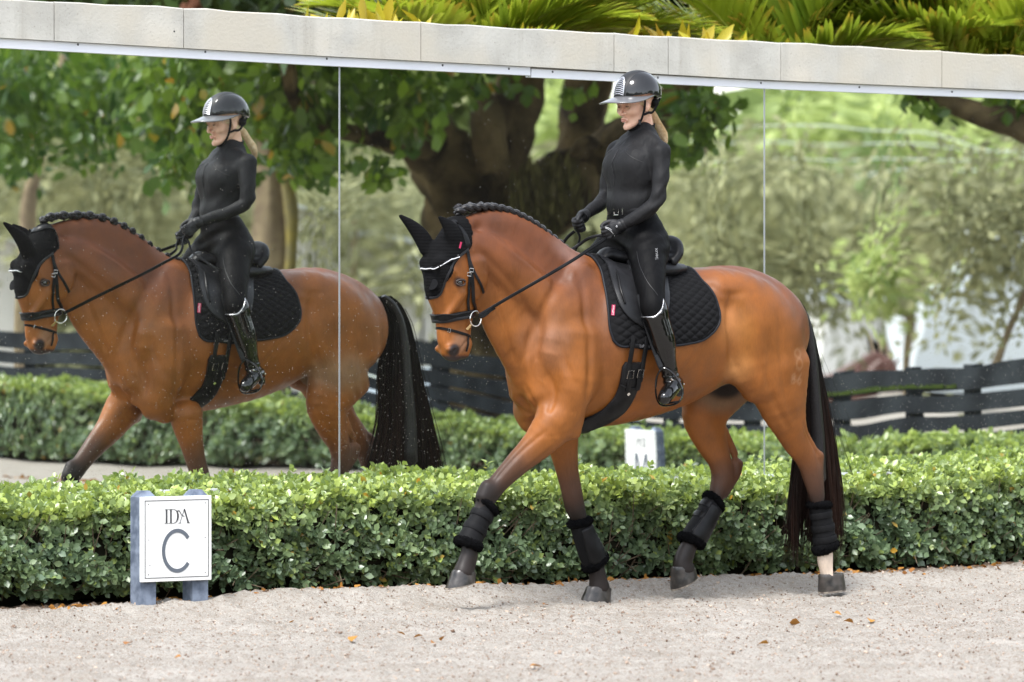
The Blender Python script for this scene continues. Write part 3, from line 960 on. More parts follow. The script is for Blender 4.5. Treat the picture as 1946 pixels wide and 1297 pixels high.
# camera ray in the horse's own coordinates, used to lay tack on the body
_M = Matrix.Translation(Vector(G)) @ Matrix.Rotation(HROT, 4, 'Z')
_MI = _M.inverted()
CAML = _MI @ Vector((0, 0, CAMZ))
def hit(px, py, off=0.0, bvh=None, side=1):
    p = Vector(tuple(L(px, py, 0.0)))
    d = (p - CAML).normalized()
    loc, n, i, dist = (bvh or HBVH).ray_cast(CAML, d)
    if loc is None:
        loc, n, i, dist = (bvh or HBVH).find_nearest(p)
    if n.dot(d) > 0: n = -n
    q = loc + n * off
    if side < 0:
        q = Vector((q.x, -q.y, q.z)); n = Vector((n.x, -n.y, n.z))
    return q, n

def snap(p, off, bvh=None):
    """nearest point on the body, lifted by off"""
    loc, n, i, d = (bvh or HBVH).find_nearest(Vector(p))
    v = (Vector(p) - loc)
    if v.length > 1e-4:
        if v.normalized().dot(n) < 0: n = n
    return loc, n

def out_normal(loc, n):
    c_ = Vector((loc.x, 0, 1.3 if loc.x < 0.85 else loc.z))
    return n if n.dot(loc - c_) >= 0 else -n

def ribbon(mb, pts, nrm, w, th, mi=0, closed=False, round_=0.25):
    """flat strap along pts lying against normals nrm"""
    n = len(pts); v = []; f = []
    w = [w] * n if np.isscalar(w) else list(w)
    prof = [(-1, -1), (1, -1), (1, .3), (1 - round_, 1), (-1 + round_, 1), (-1, .3)]
    m = len(prof)
    for i in range(n):
        a = Vector(pts[(i - 1) % n if closed else max(i - 1, 0)]); b = Vector(pts[(i + 1) % n if closed else min(i + 1, n - 1)])
        t = (b - a).normalized(); nn = Vector(nrm[i]); nn = (nn - t * nn.dot(t)).normalized(); s = t.cross(nn)
        for (p, q) in prof:
            v.append(Vector(pts[i]) + s * (p * w[i] / 2) + nn * (q * th / 2))
    for i in range(n if closed else n - 1):
        j = (i + 1) % n
        for k in range(m):
            k2 = (k + 1) % m
            f.append((i * m + k, i * m + k2, j * m + k2, j * m + k))
    if not closed:
        f.append(tuple(range(m))); f.append(tuple((n - 1) * m + k for k in reversed(range(m))))
    mb.add(v, f, mi)

def strap_px(mb, pix, w, th, off=0.004, sub=5, side=1, bvh=None, mi=0):
    """strap lying on the body along photograph pixels (near side), or its mirror twin on the far side"""
    P = catmull(np.array([hit(a, b, 0, bvh)[0] for a, b in pix]), sub)
    Q, Nn = [], []
    for p in P:
        loc, n, i, d = (bvh or HBVH).find_nearest(Vector(p))
        n = out_normal(loc, n)
        q = loc + n * off
        Q.append(Vector((q.x, q.y * side, q.z))); Nn.append(Vector((n.x, n.y * side, n.z)))
    ribbon(mb, Q, Nn, w, th, mi)
    return Q, Nn

# hooves -----------------------------------------------------------------
HOOF = mat('hoof horn', (0.010, 0.009, 0.0085), 0.30, 0.5, noise=(22, (0.055, 0.047, 0.042), 4), bump=(60, .3, .002))
HOOFSOLE = mat('hoof rim', (0.30, 0.26, 0.21), 0.8, noise=(40, (0.10, 0.08, 0.07), 3))
def hoof(tc, hc, tb, hb, lat, w=.055):
    rows = []
    A = [np.array(L(*q, lat)) for q in (tc, hc, tb, hb)]
    mb = MB(); v = []; nseg = 20; levels = [(-.12, .93), (0, 1.0), (.12, .985), (.5, 1.0), (.9, 1.02), (1.0, .99)]
    for lv, sc in levels:
        t_ = A[0] + (A[2] - A[0]) * lv; h_ = A[1] + (A[3] - A[1]) * lv
        cc = (t_ + h_) / 2; hx = (t_ - h_) / 2 * sc * .94
        ww = w * (0.86 + 0.20 * max(lv, 0)) * sc
        for k in range(nseg):
            a = 2 * math.pi * k / nseg
            ca, sa = math.cos(a), math.sin(a)
            ww2 = ww * (1.0 if ca > -0.2 else 1.0)
            v.append(cc + hx * (ca if ca > 0 else ca * .92) + np.array([0, 1, 0]) * ww2 * sa * (abs(sa) ** -0.12 if abs(sa) > .01 else 1))
    f = []; mi = []
    for i in range(len(levels) - 1):
        for k in range(nseg):
            k2 = (k + 1) % nseg
            f.append((i * nseg + k, i * nseg + k2, (i + 1) * nseg + k2, (i + 1) * nseg + k))
    mb.add(v, f, 0)
    base = (len(levels) - 1) * nseg
    mb.f[-nseg:] = mb.f[-nseg:]; mb.mi[-nseg:] = [1] * nseg
    mb.f.append(tuple(base + k for k in range(nseg))); mb.mi.append(1)
    mb.f.append(tuple(reversed(range(nseg)))); mb.mi.append(0)
    return mb.build('hoof', [HOOF, HOOFSOLE], horse)
hoof((859, 1087), (905, 1090), (847, 1122), (902, 1106), .05)
hoof((1114, 1118), (1163, 1121), (1101, 1151), (1160, 1148), -.17)
hoof((1556, 1096), (1604, 1092), (1557, 1129), (1607, 1121), .11)
hoof((1275, 1082), (1323, 1081), (1277, 1125), (1325, 1095), -.146)

# eyes ---------------------------------------------------------------------
EYE = mat('dark eye', (0.012, 0.007, 0.005), 0.05, 0.8, coat=1.0)
LIDM = mat('eyelid skin', (0.03, 0.018, 0.014), .6)
for s in (1, -1):
    e = L(872, 537, .083) * np.array([1, s, 1])
    mb = MB(); bm = bmesh.new(); bmesh.ops.create_uvsphere(bm, u_segments=16, v_segments=10, radius=.0205)
    mb.add([v.co + Vector(e) for v in bm.verts], [tuple(v.index for v in f.verts) for f in bm.faces]); bm.free()
    mb.build('eye', EYE, horse)
    # lids
    mb = MB()
    for dz, r in ((1, .0052), (-1, .0042)):
        pts = [Vector(e) + Vector((math.cos(a) * .027, s * (.0135 + .008 * math.sin(a * 1.0)), dz * math.sin(a) * (.0135 if dz > 0 else .0155))) for a in np.linspace(0.02, math.pi - .02, 10)]
        mb.tube(pts, [r * .5] + [r] * 8 + [r * .5], 8)
    mb.build('eyelid', LIDM, horse)

# plaited mane ----------------------------------------------------------------
HAIR = mat('black horse hair', (0.007, 0.006, 0.007), 0.36, 0.30, sheen=.0, noise=(160, (0.020, 0.018, 0.018), 3), bump=(380, .5, .002))
crest = catmull(np.array(LS([(864, 408, 0), (880, 399, 0), (905, 396), (935, 396), (965, 403), (995, 417), (1022, 434), (1048, 455), (1073, 474), (1100, 489), (1132, 503)])), 14)
mb = MB()
nC = len(crest)
arc = np.r_[0, np.cumsum(np.linalg.norm(np.diff(crest, axis=0), axis=1))]
cs = np.linspace(0, arc[-1], 240)
cr = np.stack([np.interp(cs, arc, crest[:, q]) for q in range(3)], 1)
tg = np.gradient(cr, axis=0); tg /= np.linalg.norm(tg, axis=1)[:, None]
up = np.cross(tg, [0, 1, 0]); up *= np.sign(up[:, 2])[:, None]
P_ = 0.13
for k in range(3):
    ph = k * 2 * math.pi / 3
    a = 2 * math.pi * cs / P_ + ph
    taper = np.clip((cs[-1] - cs) / 0.25, .35, 1) * np.clip(cs / .03 + .5, 0, 1)
    q = cr + np.array([0, 1, 0]) * ((0.014 * np.sin(a)) * taper + .004)[:, None] + up * ((0.008 * np.sin(2 * a)) * taper + .004)[:, None]
    rr_ = (0.0135 + .0025 * np.sin(a * 1.0)) * taper
    mb.tube(q, rr_, 8, flat=.9)
mane = mb.build('mane_plait', HAIR, horse)
for i, s_ in enumerate(np.linspace(.05, cs[-1] - .10, 13)):
    j = int(np.searchsorted(cs, s_)); sc = 1.0 - .28 * i / 12
    c0 = cr[j] + np.array([0, -.026, 0]) + up[j] * (.006)
    mb = MB()
    for k in range(3):
        pts = []
        for m in range(17):
            a = 2 * math.pi * m / 16
            r1 = .0125 * sc
            rot_ = k * math.pi / 3 - .5
            lx_, ly_ = math.cos(a) * r1 * 1.25, math.sin(a) * r1 * .8
            pts.append(c0 + tg[j] * (lx_ * math.cos(rot_) - ly_ * math.sin(rot_)) + up[j] * (lx_ * math.sin(rot_) + ly_ * math.cos(rot_)) + np.array([0, -.006 * math.cos(2 * a + k), 0]))
        mb.tube(pts[:-1], .0115 * sc, 7, closed=True)
    mb.build('braid_knot', HAIR, mane)
# wisps standing off the plait
rw = np.random.default_rng(11)
mb = MB()
for i in range(150):
    j = rw.integers(4, 230); p = cr[j] + np.array([0, rw.normal(0, .008), 0]) + up[j] * .012
    d = up[j] * rw.uniform(.006, .022) + tg[j] * rw.normal(-.004, .014) + np.array([0, rw.normal(0, .01), 0])
    mb.tube([p, p + d * .6, p + d + tg[j] * rw.normal(0, .006)], [.0006, .0005, .0002], 3, cap=False)
tag(mb.build('mane_wisps', HAIR, mane), kind='stuff')

# tail -------------------------------------------------------------------------
TAILM = mat('tail hair', rough=0.5, spec=.12, vcol='tone')
TW = [(1506, 566, 12, 6), (1520, 590, 12, 14), (1531, 625, 15, 20), (1537, 680, 21, 32), (1541, 750, 28, 42), (1546, 830, 33, 52), (1547, 910, 44, 62), (1549, 990, 50, 70), (1551, 1062, 50, 76)]
tw = catmull(np.array([[a, b, c_, d_] for a, b, c_, d_ in TW], float), 4)
nT = 3000; rw = np.random.default_rng(5)
tv, tf, tc = [], [], []
locks = [(rw.uniform(-1, 1), rw.uniform(-1, 1), rw.uniform(.84, 1.04) - .10 * (k % 5 == 0), rw.uniform(0, 6.28), rw.uniform(3, 9)) for k in range(64)]
cnt = 0
for i in range(nT):
    fly = i > nT - 26
    lk = locks[i % len(locks)]
    u = lk[0] + rw.normal(0, .10); v_ = lk[1] + rw.normal(0, .12); u = max(-1.1, min(1.1, u))
    endt = lk[2] * rw.uniform(.88, 1.02) if i % 5 else rw.uniform(.55, 1.0)
    st = rw.uniform(0, .22)
    ph, am = lk[3] + rw.normal(0, .35), lk[4] * rw.uniform(.6, 1.4)
    npt = 15; pts = []
    for k in range(npt):
        t = st + (endt - st) * k / (npt - 1)
        x_ = t * (len(tw) - 1); i0 = min(int(x_), len(tw) - 2); fr = x_ - i0
        q = tw[i0] * (1 - fr) + tw[i0 + 1] * fr
        hw = q[2] + (q[3] - q[2]) * t
        px = q[0] + u * hw * (.66 + .10 * math.sin(ph)) + am * math.sin(ph + t * 9) * t
        py = q[1] + rw.normal(0, .6)
        if fly:
            px += (60 + 45 * (i % 3)) * max(0, (t - .25)) ** 1.2 * (1 if i % 4 else .4); py -= 30 * max(0, t - .4) * (i % 3)
        lat = v_ * (0.01 + .036 * t ** .7)
        p = L(px, py, lat); pts.append(p)
    wd = 0.0024 if not fly else .0007
    rads = [wd] * (npt - 3) + [wd * .8, wd * .5, .0002]
    v, f = tube_geo(pts, rads, 3, cap=False, up=(1, 0, 0))
    tv += v; tf += [tuple(a + cnt for a in q) for q in f]; cnt += len(v)
    brown = rw.uniform(0, 1)
    for k in range(npt):
        t = k / (npt - 1)
        w_ = max(0, (t - .35)) * (0.35 + .9 * max(0, abs(u)) * brown)
        tc += [[0.0045 + .036 * w_, 0.0036 + .013 * w_, 0.0033 + .007 * w_]] * 3
tail = mesh_obj('tail', tv, tf, TAILM, horse)
color_attr(tail, 'tone', np.array(tc))
mb = MB()
core = [L(q[0], q[1], 0) for q in tw[:26]]
mb.tube(core, [.020 + .060 * (k / 25) ** .8 for k in range(25)] + [.03], 12, flat=.65, up=(1, 0, 0))
mb.build('tail_core', HAIR, tail)
# ================================================================== TACK
LEATHER = mat('black leather', (0.005, 0.005, 0.0055), 0.34, 0.15, bump=(300, .25, .0008), noise=(12, (0.012, 0.012, 0.013), 3))
LEATHER_G = mat('grained grey black leather', (0.008, 0.0082, 0.009), 0.40, 0.24, bump=(420, .5, .001), noise=(9, (0.016, 0.016, 0.018), 3))
PATENT = mat('patent leather', (0.004, 0.004, 0.004), 0.09, 0.35, coat=.35, coat_rough=.03)
QUILT = mat('quilted black cotton', (0.0085, 0.0085, 0.0092), 0.85, 0.08, sheen=.0, bump=(900, .4, .0006))
KNIT = mat('black knitted cotton', (0.006, 0.006, 0.0065), 0.95, 0.1)
FLEECE = mat('black sheepskin', (0.004, 0.004, 0.0045), 1.0, 0.05, bump=(160, 1.0, .006))
NEO = mat('black neoprene', (0.005, 0.005, 0.0055), 0.65, 0.12, noise=(10, (0.008, 0.008, 0.009), 3))
STEEL = mat('stainless steel', (0.72, 0.70, 0.66), 0.18, metal=1.0)
BRASS = mat('warm bit metal', (0.75, 0.55, 0.30), 0.22, metal=1.0)
BEAD = mat('white beads', (0.75, 0.75, 0.78), 0.25, 0.8, coat=.6)
PINK = mat('raspberry tag', (0.38, 0.015, 0.07), 0.6)
WHITEINK = mat('white thread', (0.70, 0.70, 0.70), 0.6)
GREYINK = mat('grey print', (0.14, 0.14, 0.15), 0.5)

def worn(name, label, cat_, group=None):
    return empty(name, tuple(G), HROT, label, cat_, group)

def text_obj(name, s, size, M, material, parent, depth=.0004, xs=1.0, shear=0.0):
    cu = bpy.data.curves.new(name, 'FONT'); cu.body = s; cu.size = size; cu.align_x = 'CENTER'; cu.align_y = 'CENTER'
    cu.extrude = depth; cu.resolution_u = 3; cu.shear = shear
    tmp = bpy.data.objects.new(name, cu); COL.objects.link(tmp)
    dg = bpy.context.evaluated_depsgraph_get(); dg.update()
    me = bpy.data.meshes.new_from_object(tmp.evaluated_get(dg))
    bpy.data.objects.remove(tmp)
    for v in me.vertices: v.co.x *= xs
    me.transform(M)
    me.materials.clear(); me.materials.append(material)
    me.name = name
    o = bpy.data.objects.new(name, me)
    return link(o, parent)

def frame(p, xdir, nrm):
    x = Vector(xdir).normalized(); n = Vector(nrm); n = (n - x * n.dot(x)).normalized(); y = n.cross(x)
    M = Matrix((x, y, n)).transposed().to_4x4(); M.translation = Vector(p)
    return M

# profiles of the barrel: for any x, an arc from the spine down the side ------------------
prx = np.linspace(-0.75, 0.55, 66); pra = np.radians(np.linspace(0, 150, 76))
prof = np.zeros((len(prx), len(pra), 3))
for i, x in enumerate(prx):
    c0 = Vector((x, 0, 1.30))
    last = .25
    for j, a in enumerate(pra):
        d = Vector((0, math.sin(a), math.cos(a)))
        loc, n, ii_, dist = HBVH.ray_cast(c0, d)
        dist = dist if dist is not None and dist < .6 else last
        last = dist
        prof[i, j] = (x, d.y * dist, 1.30 + d.z * dist)
parc = np.concatenate([np.zeros((len(prx), 1)), np.cumsum(np.linalg.norm(np.diff(prof, axis=1), axis=2), axis=1)], 1)
def on_barrel(x, s, off):
    """point on the barrel: x along, s metres of arc down from the spine, lifted off"""
    fx = np.clip((x - prx[0]) / (prx[1] - prx[0]), 0, len(prx) - 1.001); i = int(fx); f = fx - i
    def at(i, s):
        return np.array([prx[i], np.interp(s, parc[i], prof[i, :, 1]), np.interp(s, parc[i], prof[i, :, 2])])
    p = at(i, s) * (1 - f) + at(i + 1, s) * f
    e = .01
    q = at(i, s + e) * (1 - f) + at(i + 1, s + e) * f
    q0 = at(i, max(s - e, 0)) * (1 - f) + at(i + 1, max(s - e, 0)) * f
    t = q - q0; n = np.array([0, -t[2], t[1]]); n = n / (np.linalg.norm(n) + 1e-9)
    if s < 1e-6: n = np.array([0, 0, 1.0])
    return p + n * off, n
def barrel_s(p):
    """x and arc length of a body point"""
    fx = int(np.clip(round((p[0] - prx[0]) / (prx[1] - prx[0])), 0, len(prx) - 1))
    a = math.atan2(abs(p[1]), p[2] - 1.30)
    return p[0], float(np.interp(a, pra, parc[fx]))

# ---- saddle pad
pad = worn('saddle_pad', 'black quilted saddle pad with rounded rear corner under the saddle', 'saddle pad')
PADPX = [(1126, 490), (1138, 510), (1147, 545), (1154, 590), (1157, 625), (1164, 648), (1180, 659), (1215, 661), (1255, 660), (1300, 655), (1335, 646), (1354, 632), (1366, 608), (1362, 580), (1347, 550), (1328, 530), (1306, 512)]
pp = [barrel_s(hit(a, b)[0]) for a, b in PADPX]
pp = np.array(pp)
pp[0, 1] = 0.0; pp[-1, 1] = 0.0; pp[-1, 0] -= .02; pp[0, 0] += .02
fr_ = pp[:6]; bk = pp[11:][::-1]; bt = pp[5:12]
nu, nv = 170, 150
smax = pp[:, 1].max()
V = np.zeros((nu + 1, nv + 1, 3)); S2 = np.zeros((nu + 1, nv + 1, 2))
FE = catmull(fr_, 6); BE = catmull(bk, 6); BO = catmull(bt, 8)
def edge_x(E, s): return float(np.interp(s, E[:, 1], E[:, 0]))
def bot_s(x):
    o = np.argsort(BO[:, 0]); return float(np.interp(x, BO[o, 0], BO[o, 1]))
puff_w = .042
for i in range(nu + 1):
    u = i / nu
    for j in range(nv + 1):
        v = j / nv
        s = v * smax
        sf, sb = min(s, FE[-1, 1]), min(s, BE[-1, 1])
        x = edge_x(FE, sf) * (1 - u) + edge_x(BE, sb) * u
        sb_ = bot_s(x)
        s = min(s, smax) * (sb_ / smax) if sb_ < smax else s
        sf, sb = min(s, FE[-1, 1]), min(s, BE[-1, 1])
        x = edge_x(FE, sf) * (1 - u) + edge_x(BE, sb) * u
        S2[i, j] = (x, s)
        a = (x * .62 + s) / puff_w; b = (x * .62 - s) / puff_w
        q = abs(math.sin(math.pi * a / 1.0)) * abs(math.sin(math.pi * b / 1.0))
        eg = min(u, 1 - u, 1 - v) * 20
        h = .009 + .0085 * q ** .5 * min(1, eg)
        V[i, j] = on_barrel(x, s, h)[0]
def sheet(V, name, material, parent, th=.006):
    """closed sheet mirrored to both sides of the horse"""
    nu_, nv_ = V.shape[0], V.shape[1]
    full = np.concatenate([V[:, ::-1] * np.array([1, -1, 1]), V[:, 1:]], axis=1)
    m = full.shape[1]
    idx_ = np.arange(nu_ * m).reshape(nu_, m)
    f = np.stack([idx_[:-1, :-1].ravel(), idx_[1:, :-1].ravel(), idx_[1:, 1:].ravel(), idx_[:-1, 1:].ravel()], 1)
    return mesh_obj(name, full.reshape(-1, 3), f, material, parent)
sheet(V, 'quilted_panel', QUILT, pad)
rim = [V[0, j] for j in range(0, nv, 5)] + [V[i, nv] for i in range(0, nu, 5)] + [V[nu, j] for j in range(nv, -1, -5)]
BIND = mat('pad binding', (0.008, 0.009, 0.012), 0.55, 0.2, bump=(700, .3, .0006))
for sd in (1, -1):
    mb = MB(); mb.tube([q * np.array([1, sd, 1]) for q in rim], .0062, 8); mb.build('binding', BIND, pad)
    # small woven tag at the front edge
    q, n = hit(1165, 592, .020, side=sd)
    mb = MB(); M = frame(q, (0.10, 0, -1), n)
    mb.add([M @ Vector(p) for p in ((-.026, -.0085, 0), (.026, -.0085, 0), (.026, .0085, 0), (-.026, .0085, 0), (-.026, -.0085, -.002), (.026, -.0085, -.002), (.026, .0085, -.002), (-.026, .0085, -.002))],
           [(0, 1, 2, 3), (0, 4, 5, 1), (1, 5, 6, 2), (2, 6, 7, 3), (3, 7, 4, 0)])
    tg_ = mb.build('woven_tag', PINK, pad, smooth=False)
    text_obj('tag_lettering', 'LeMieux', .0135, frame(q + n * .0006, (-0.10, 0, 1) if sd > 0 else (0.10, 0, -1), n), WHITEINK, tg_)
# ---- girth strap keeper on the pad with grey lettering
for sd in (1, -1):
    mb = MB(); Q, Nn = strap_px(mb, [(1192, 656), (1225, 658), (1262, 657)], .020, .006, .020, side=sd); kp = mb.build('girth_keeper', LEATHER, pad)
    q, n = hit(1222, 657.5, .0245, side=sd)
    text_obj('keeper_lettering', 'LeMieux', .022, frame(q, (-1 * sd, 0, 0), n), GREYINK, kp)

# ---- saddle
saddle = worn('saddle', 'black leather dressage saddle with high cantle and long flaps under the rider', 'saddle')
sf_ = Field()
sf_.chain(LS([(1152, 487), (1172, 490), (1200, 494), (1232, 494), (1254, 488)]), [.026, .03, .032, .034, .034], [.06, .085, .11, .14, .14], k=.02)
sf_.chain(LS([(1140, 492), (1156, 480), (1172, 486)]), [.022, .028, .028], [.05, .055, .07], k=.02)
_c0 = L(1268, 459, 0)
_arc = [_c0 + np.array([a, b, c]) for a, b, c in ((.075, .150, -.105), (.035, .138, -.062), (.008, .095, -.018), (0, .045, .002), (0, 0, .006), (0, -.045, .002), (.008, -.095, -.018), (.035, -.138, -.062), (.075, -.150, -.105))]
sf_.chain(_arc, [.020, .024, .026, .025, .024, .025, .026, .024, .020], k=.03)
sf_.chain([_c0 + np.array([.045, 0, -.065]), _c0 + np.array([.012, 0, -.030])], [.035, .028], [.125, .105], k=.04)
sg = (axis_grid(-.42, .42, .008), axis_grid(-.24, .24, .008), axis_grid(1.45, 1.90, .008))
v_, q_ = surface_nets(sf_.eval(*sg), *sg)
mesh_obj('seat', v_, q_[:, ::-1].copy(), LEATHER, saddle)
for sd in (1, -1):
    pf = Field()
    P_ = [L(1200, 512, .10), L(1240, 515, .12), L(1270, 513, .115), L(1292, 511, .09)]
    pf.chain([p * np.array([1, sd, 1]) for p in P_], [.028, .032, .036, .026], [.045, .055, .06, .045], k=.02)
    g_ = (axis_grid(-.40, .20, .009), axis_grid(-.24, .24, .009), axis_grid(1.5, 1.78, .009))
    v_, q_ = surface_nets(pf.eval(*g_), *g_)
    mesh_obj('panel', v_, q_[:, ::-1].copy(), LEATHER_G, saddle)
    # flap: a sheet over the pad
    FL = [(1142, 486), (1151, 510), (1159, 540), (1166, 565), (1176, 588), (1192, 607), (1212, 620), (1236, 630), (1256, 622), (1266, 590), (1268, 555), (1262, 520), (1255, 500)]
    fp = np.array([barrel_s(hit(a, b)[0]) for a, b in FL])
    ce = fp.mean(0)
    mb = MB(); n1 = len(fp) * 4
    O = catmull(fp, 4, closed=True)
    rings = []
    for r_, of in ((1.0, .016), (1.0, .024), (.93, .0275), (.7, .029), (.4, .030), (.1, .030)):
        rings.append([on_barrel(ce[0] + (o[0] - ce[0]) * r_, max(ce[1] + (o[1] - ce[1]) * r_, .0), of)[0] * np.array([1, sd, 1]) for o in O])
    vv = [p for r in rings for p in r]; m = len(O); ff = []
    for i in range(len(rings) - 1):
        for k in range(m):
            ff.append((i * m + k, i * m + (k + 1) % m, (i + 1) * m + (k + 1) % m, (i + 1) * m + k))
    ff.append(tuple((len(rings) - 1) * m + k for k in range(m)))
    mb.add(vv, ff); fl = mb.build('flap', LEATHER_G, saddle)
    mb = MB(); mb.tube([on_barrel(o[0], max(o[1], 0), .024)[0] * np.array([1, sd, 1]) for o in O[:36]], .0035, 6); mb.build('flap_welt', LEATHER, fl)
    # big outer knee block, bright along its edge
    KB = [(1160, 490), (1180, 497), (1197, 515), (1208, 543), (1214, 575), (1217, 600), (1219, 622)]
    kp = [barrel_s(hit(a, b)[0]) for a, b in KB]
    pts = catmull(np.array([on_barrel(a, b, .046)[0] * np.array([1, sd, 1]) for a, b in kp]), 4)
    n_ = len(pts)
    mb = MB(); mb.tube(pts, [.010 + .013 * math.sin(math.pi * min(1, .08 + k / (n_ - 1) * .95)) for k in range(n_)], 12, flat=1.0); mb.build('knee_block', LEATHER_G, saddle)
    # second thin line: front roll of the flap
    K2 = [(1158, 500), (1168, 530), (1174, 560), (1181, 582)]
    kp2 = [barrel_s(hit(a, b)[0]) for a, b in K2]
    pts = catmull(np.array([on_barrel(a, b, .034)[0] * np.array([1, sd, 1]) for a, b in kp2]), 4)
    mb = MB(); mb.tube(pts, .006, 8); mb.build('front_roll', LEATHER, fl)
    # pommel D ring and strap with maker's plate
    q, n = hit(1155, 492, .045, side=sd)
    mb = MB(); mb.box(q, (.052, .012, .018), bev=.003); pl_ = mb.build('pommel_plate', LEATHER, saddle)
    text_obj('plate_lettering', 'LeMieux', .011, frame(q + Vector((0, sd * .0068, 0)), (-sd, 0, 0), (0, sd, 0)), WHITEINK, pl_)
    # girth billets
    for a, b, c_, d_ in ((1199, 640, 1188, 722), (1225, 640, 1212, 722)):
        mb = MB(); strap_px(mb, [(a, b), ((a + c_) / 2, (b + d_) / 2), (c_, d_)], .024, .004, .026, side=sd); mb.build('billet', LEATHER, saddle)
    # girth
    mb = MB()
    gpx = [(1202, 688), (1198, 712), (1190, 742), (1176, 768), (1150, 790), (1112, 806)]
    P = catmull(np.array([hit(a, b, 0)[0] for a, b in gpx]), 5)
    # carry it under the breast bone
    end = Vector(P[-1]); P = list(P) + [np.array([end.x, end.y * f_, L(1112, 812)[2] - .010]) for f_ in (.6, .25, 0.0)]
    Q, Nn = [], []
    for p in P:
        loc, n, i_, d_ = HBVH.find_nearest(Vector(p)); n = out_normal(loc, n); q = loc + n * .013
        Q.append(Vector((q.x, q.y * sd, q.z))); Nn.append(Vector((n.x, n.y * sd, n.z)))
    W_ = [.112 - .0 * k for k in range(len(Q))]
    W_[0] = .085; W_[1] = .10
    ribbon(mb, Q, Nn, W_, .020, round_=.18); gi = mb.build('girth', NEO if False else LEATHER, saddle)
    for a, b in ((1193, 709), (1212, 707)):
        q, n = hit(a, b, .030, side=sd)
        M = frame(q, (1, 0, 0), n); mb = MB()
        pts = [M @ Vector((x, y, 0)) for x, y in ((-.017, -.022), (.017, -.022), (.017, .018), (-.017, .018))]
        mb.tube(pts, .0024, 6, closed=True); mb.build('buckle', STEEL, gi)
        mb = MB(); strap_px(mb, [(a, b - 4), (a - 2, b + 14), (a - 5, b + 30)], .024, .005, .028, side=sd); mb.build('billet_end', LEATHER, gi)
    q, n = hit(1190, 745, .0245, side=sd)
    M = frame(q, (1, 0, 1), n); mb = MB()
    mb.add([M @ Vector(p) for p in ((-.007, -.007, 0), (.007, -.007, 0), (.007, .007, 0), (-.007, .007, 0))], [(0, 1, 2, 3)])
    mb.build('girth_badge', STEEL, gi, smooth=False)
    mb = MB(); strap_px(mb, [(1176, 727), (1192, 734), (1212, 733)], .005, .004, .026, side=sd); mb.build('girth_seam', LEATHER_G, gi)

# ---- bridle -------------------------------------------------------------------------
bridle = worn('bridle', 'black leather bridle with white beaded browband and padded noseband on the horse', 'bridle')
hg = (axis_grid(.80, 1.55, .007), axis_grid(-.16, .16, .007), axis_grid(1.12, 1.99, .007))
HDD = hd.eval(*hg)
# knitted bonnet: the head's own shape, lifted, inside an outline
BON = [L(a, b, .055) for a, b in [(752, 392), (846, 392), (866, 395), (884, 404), (894, 440), (892, 466), (885, 476), (868, 490), (855, 508), (846, 530), (838, 556), (828, 572), (775, 572), (740, 520)]]
def poly_sd(px_, pz_, poly):
    d = np.full(px_.shape, 9.0); ins = np.zeros(px_.shape, bool)
    n = len(poly)
    for i in range(n):
        x0, z0 = poly[i]; x1, z1 = poly[(i + 1) % n]
        ex, ez = x1 - x0, z1 - z0
        t = np.clip(((px_ - x0) * ex + (pz_ - z0) * ez) / (ex * ex + ez * ez), 0, 1)
        d = np.minimum(d, np.hypot(px_ - x0 - ex * t, pz_ - z0 - ez * t))
        c_ = ((z0 > pz_) != (z1 > pz_)) & (px_ < (x1 - x0) * (pz_ - z0) / (z1 - z0 + 1e-12) + x0)
        ins ^= c_
    return np.where(ins, -d, d)
Xg, Zg = np.meshgrid(hg[0], hg[2], indexing='ij')
ps = poly_sd(Xg, Zg, [(p[0], p[2]) for p in BON]).astype(np.float32)[:, None, :]
# the outline closes in towards the middle of the face
yy = np.abs(hg[1])[None, :, None]
DB = np.maximum(HDD - .0065, ps + 0 * yy)
v_, q_ = surface_nets(DB, *hg)
bonnet = worn('fly_bonnet', 'black knitted fly bonnet with ear covers over the forehead of the horse', 'fly bonnet')
BKN = KNIT.copy(); BKN.name = 'ribbed knit'
_n, _k = BKN.node_tree.nodes, BKN.node_tree.links
_co = _n.new('ShaderNodeTexCoord'); _wv = _n.new('ShaderNodeTexWave'); _wv.bands_direction = 'Z'; _wv.inputs['Scale'].default_value = 45; _wv.inputs['Distortion'].default_value = .6
_k.new(_co.outputs['Object'], _wv.inputs['Vector']); _bp = _n.new('ShaderNodeBump'); _bp.inputs['Strength'].default_value = .8; _bp.inputs['Distance'].default_value = .003
_k.new(_wv.outputs['Fac'], _bp.inputs['Height']); _k.new(_bp.outputs[0], _n['Principled BSDF'].inputs['Normal'])
mesh_obj('knitted_cap', v_, q_[:, ::-1].copy(), BKN, bonnet)
BBVH = BVHTree.FromPolygons([Vector(p) for p in v_.tolist()], q_.tolist())
HEADBVH = BVHTree.FromPolygons([Vector(p) for p in hv.tolist()], hq.tolist())
for sd in (1, -1):
    mb = MB()
    strap_px(mb, [(889, 474), (870, 490), (857, 508), (848, 530), (840, 552), (832, 563), (818, 566)], .012, .006, .007, side=sd); mb.build('bonnet_edge', LEATHER_G, bonnet)
# thicker crocheted back edge over the poll
mb = MB()
pol = [L(892, 468, .06), L(893, 445, .058), L(888, 420, .045), L(884, 408, 0), L(888, 420, -.045), L(893, 445, -.058), L(892, 468, -.06)]
PP = catmull(np.array(pol), 8)
ribs = []
for i, p in enumerate(PP):
    loc, n, a_, d_ = BBVH.find_nearest(Vector(p)); ribs.append(np.array(loc) + np.array([0, 0, .002]))
mb.tube(ribs, [.010 + .0022 * math.sin(i * 1.7) for i in range(len(ribs))], 8); mb.build('crochet_edge', KNIT, bonnet)
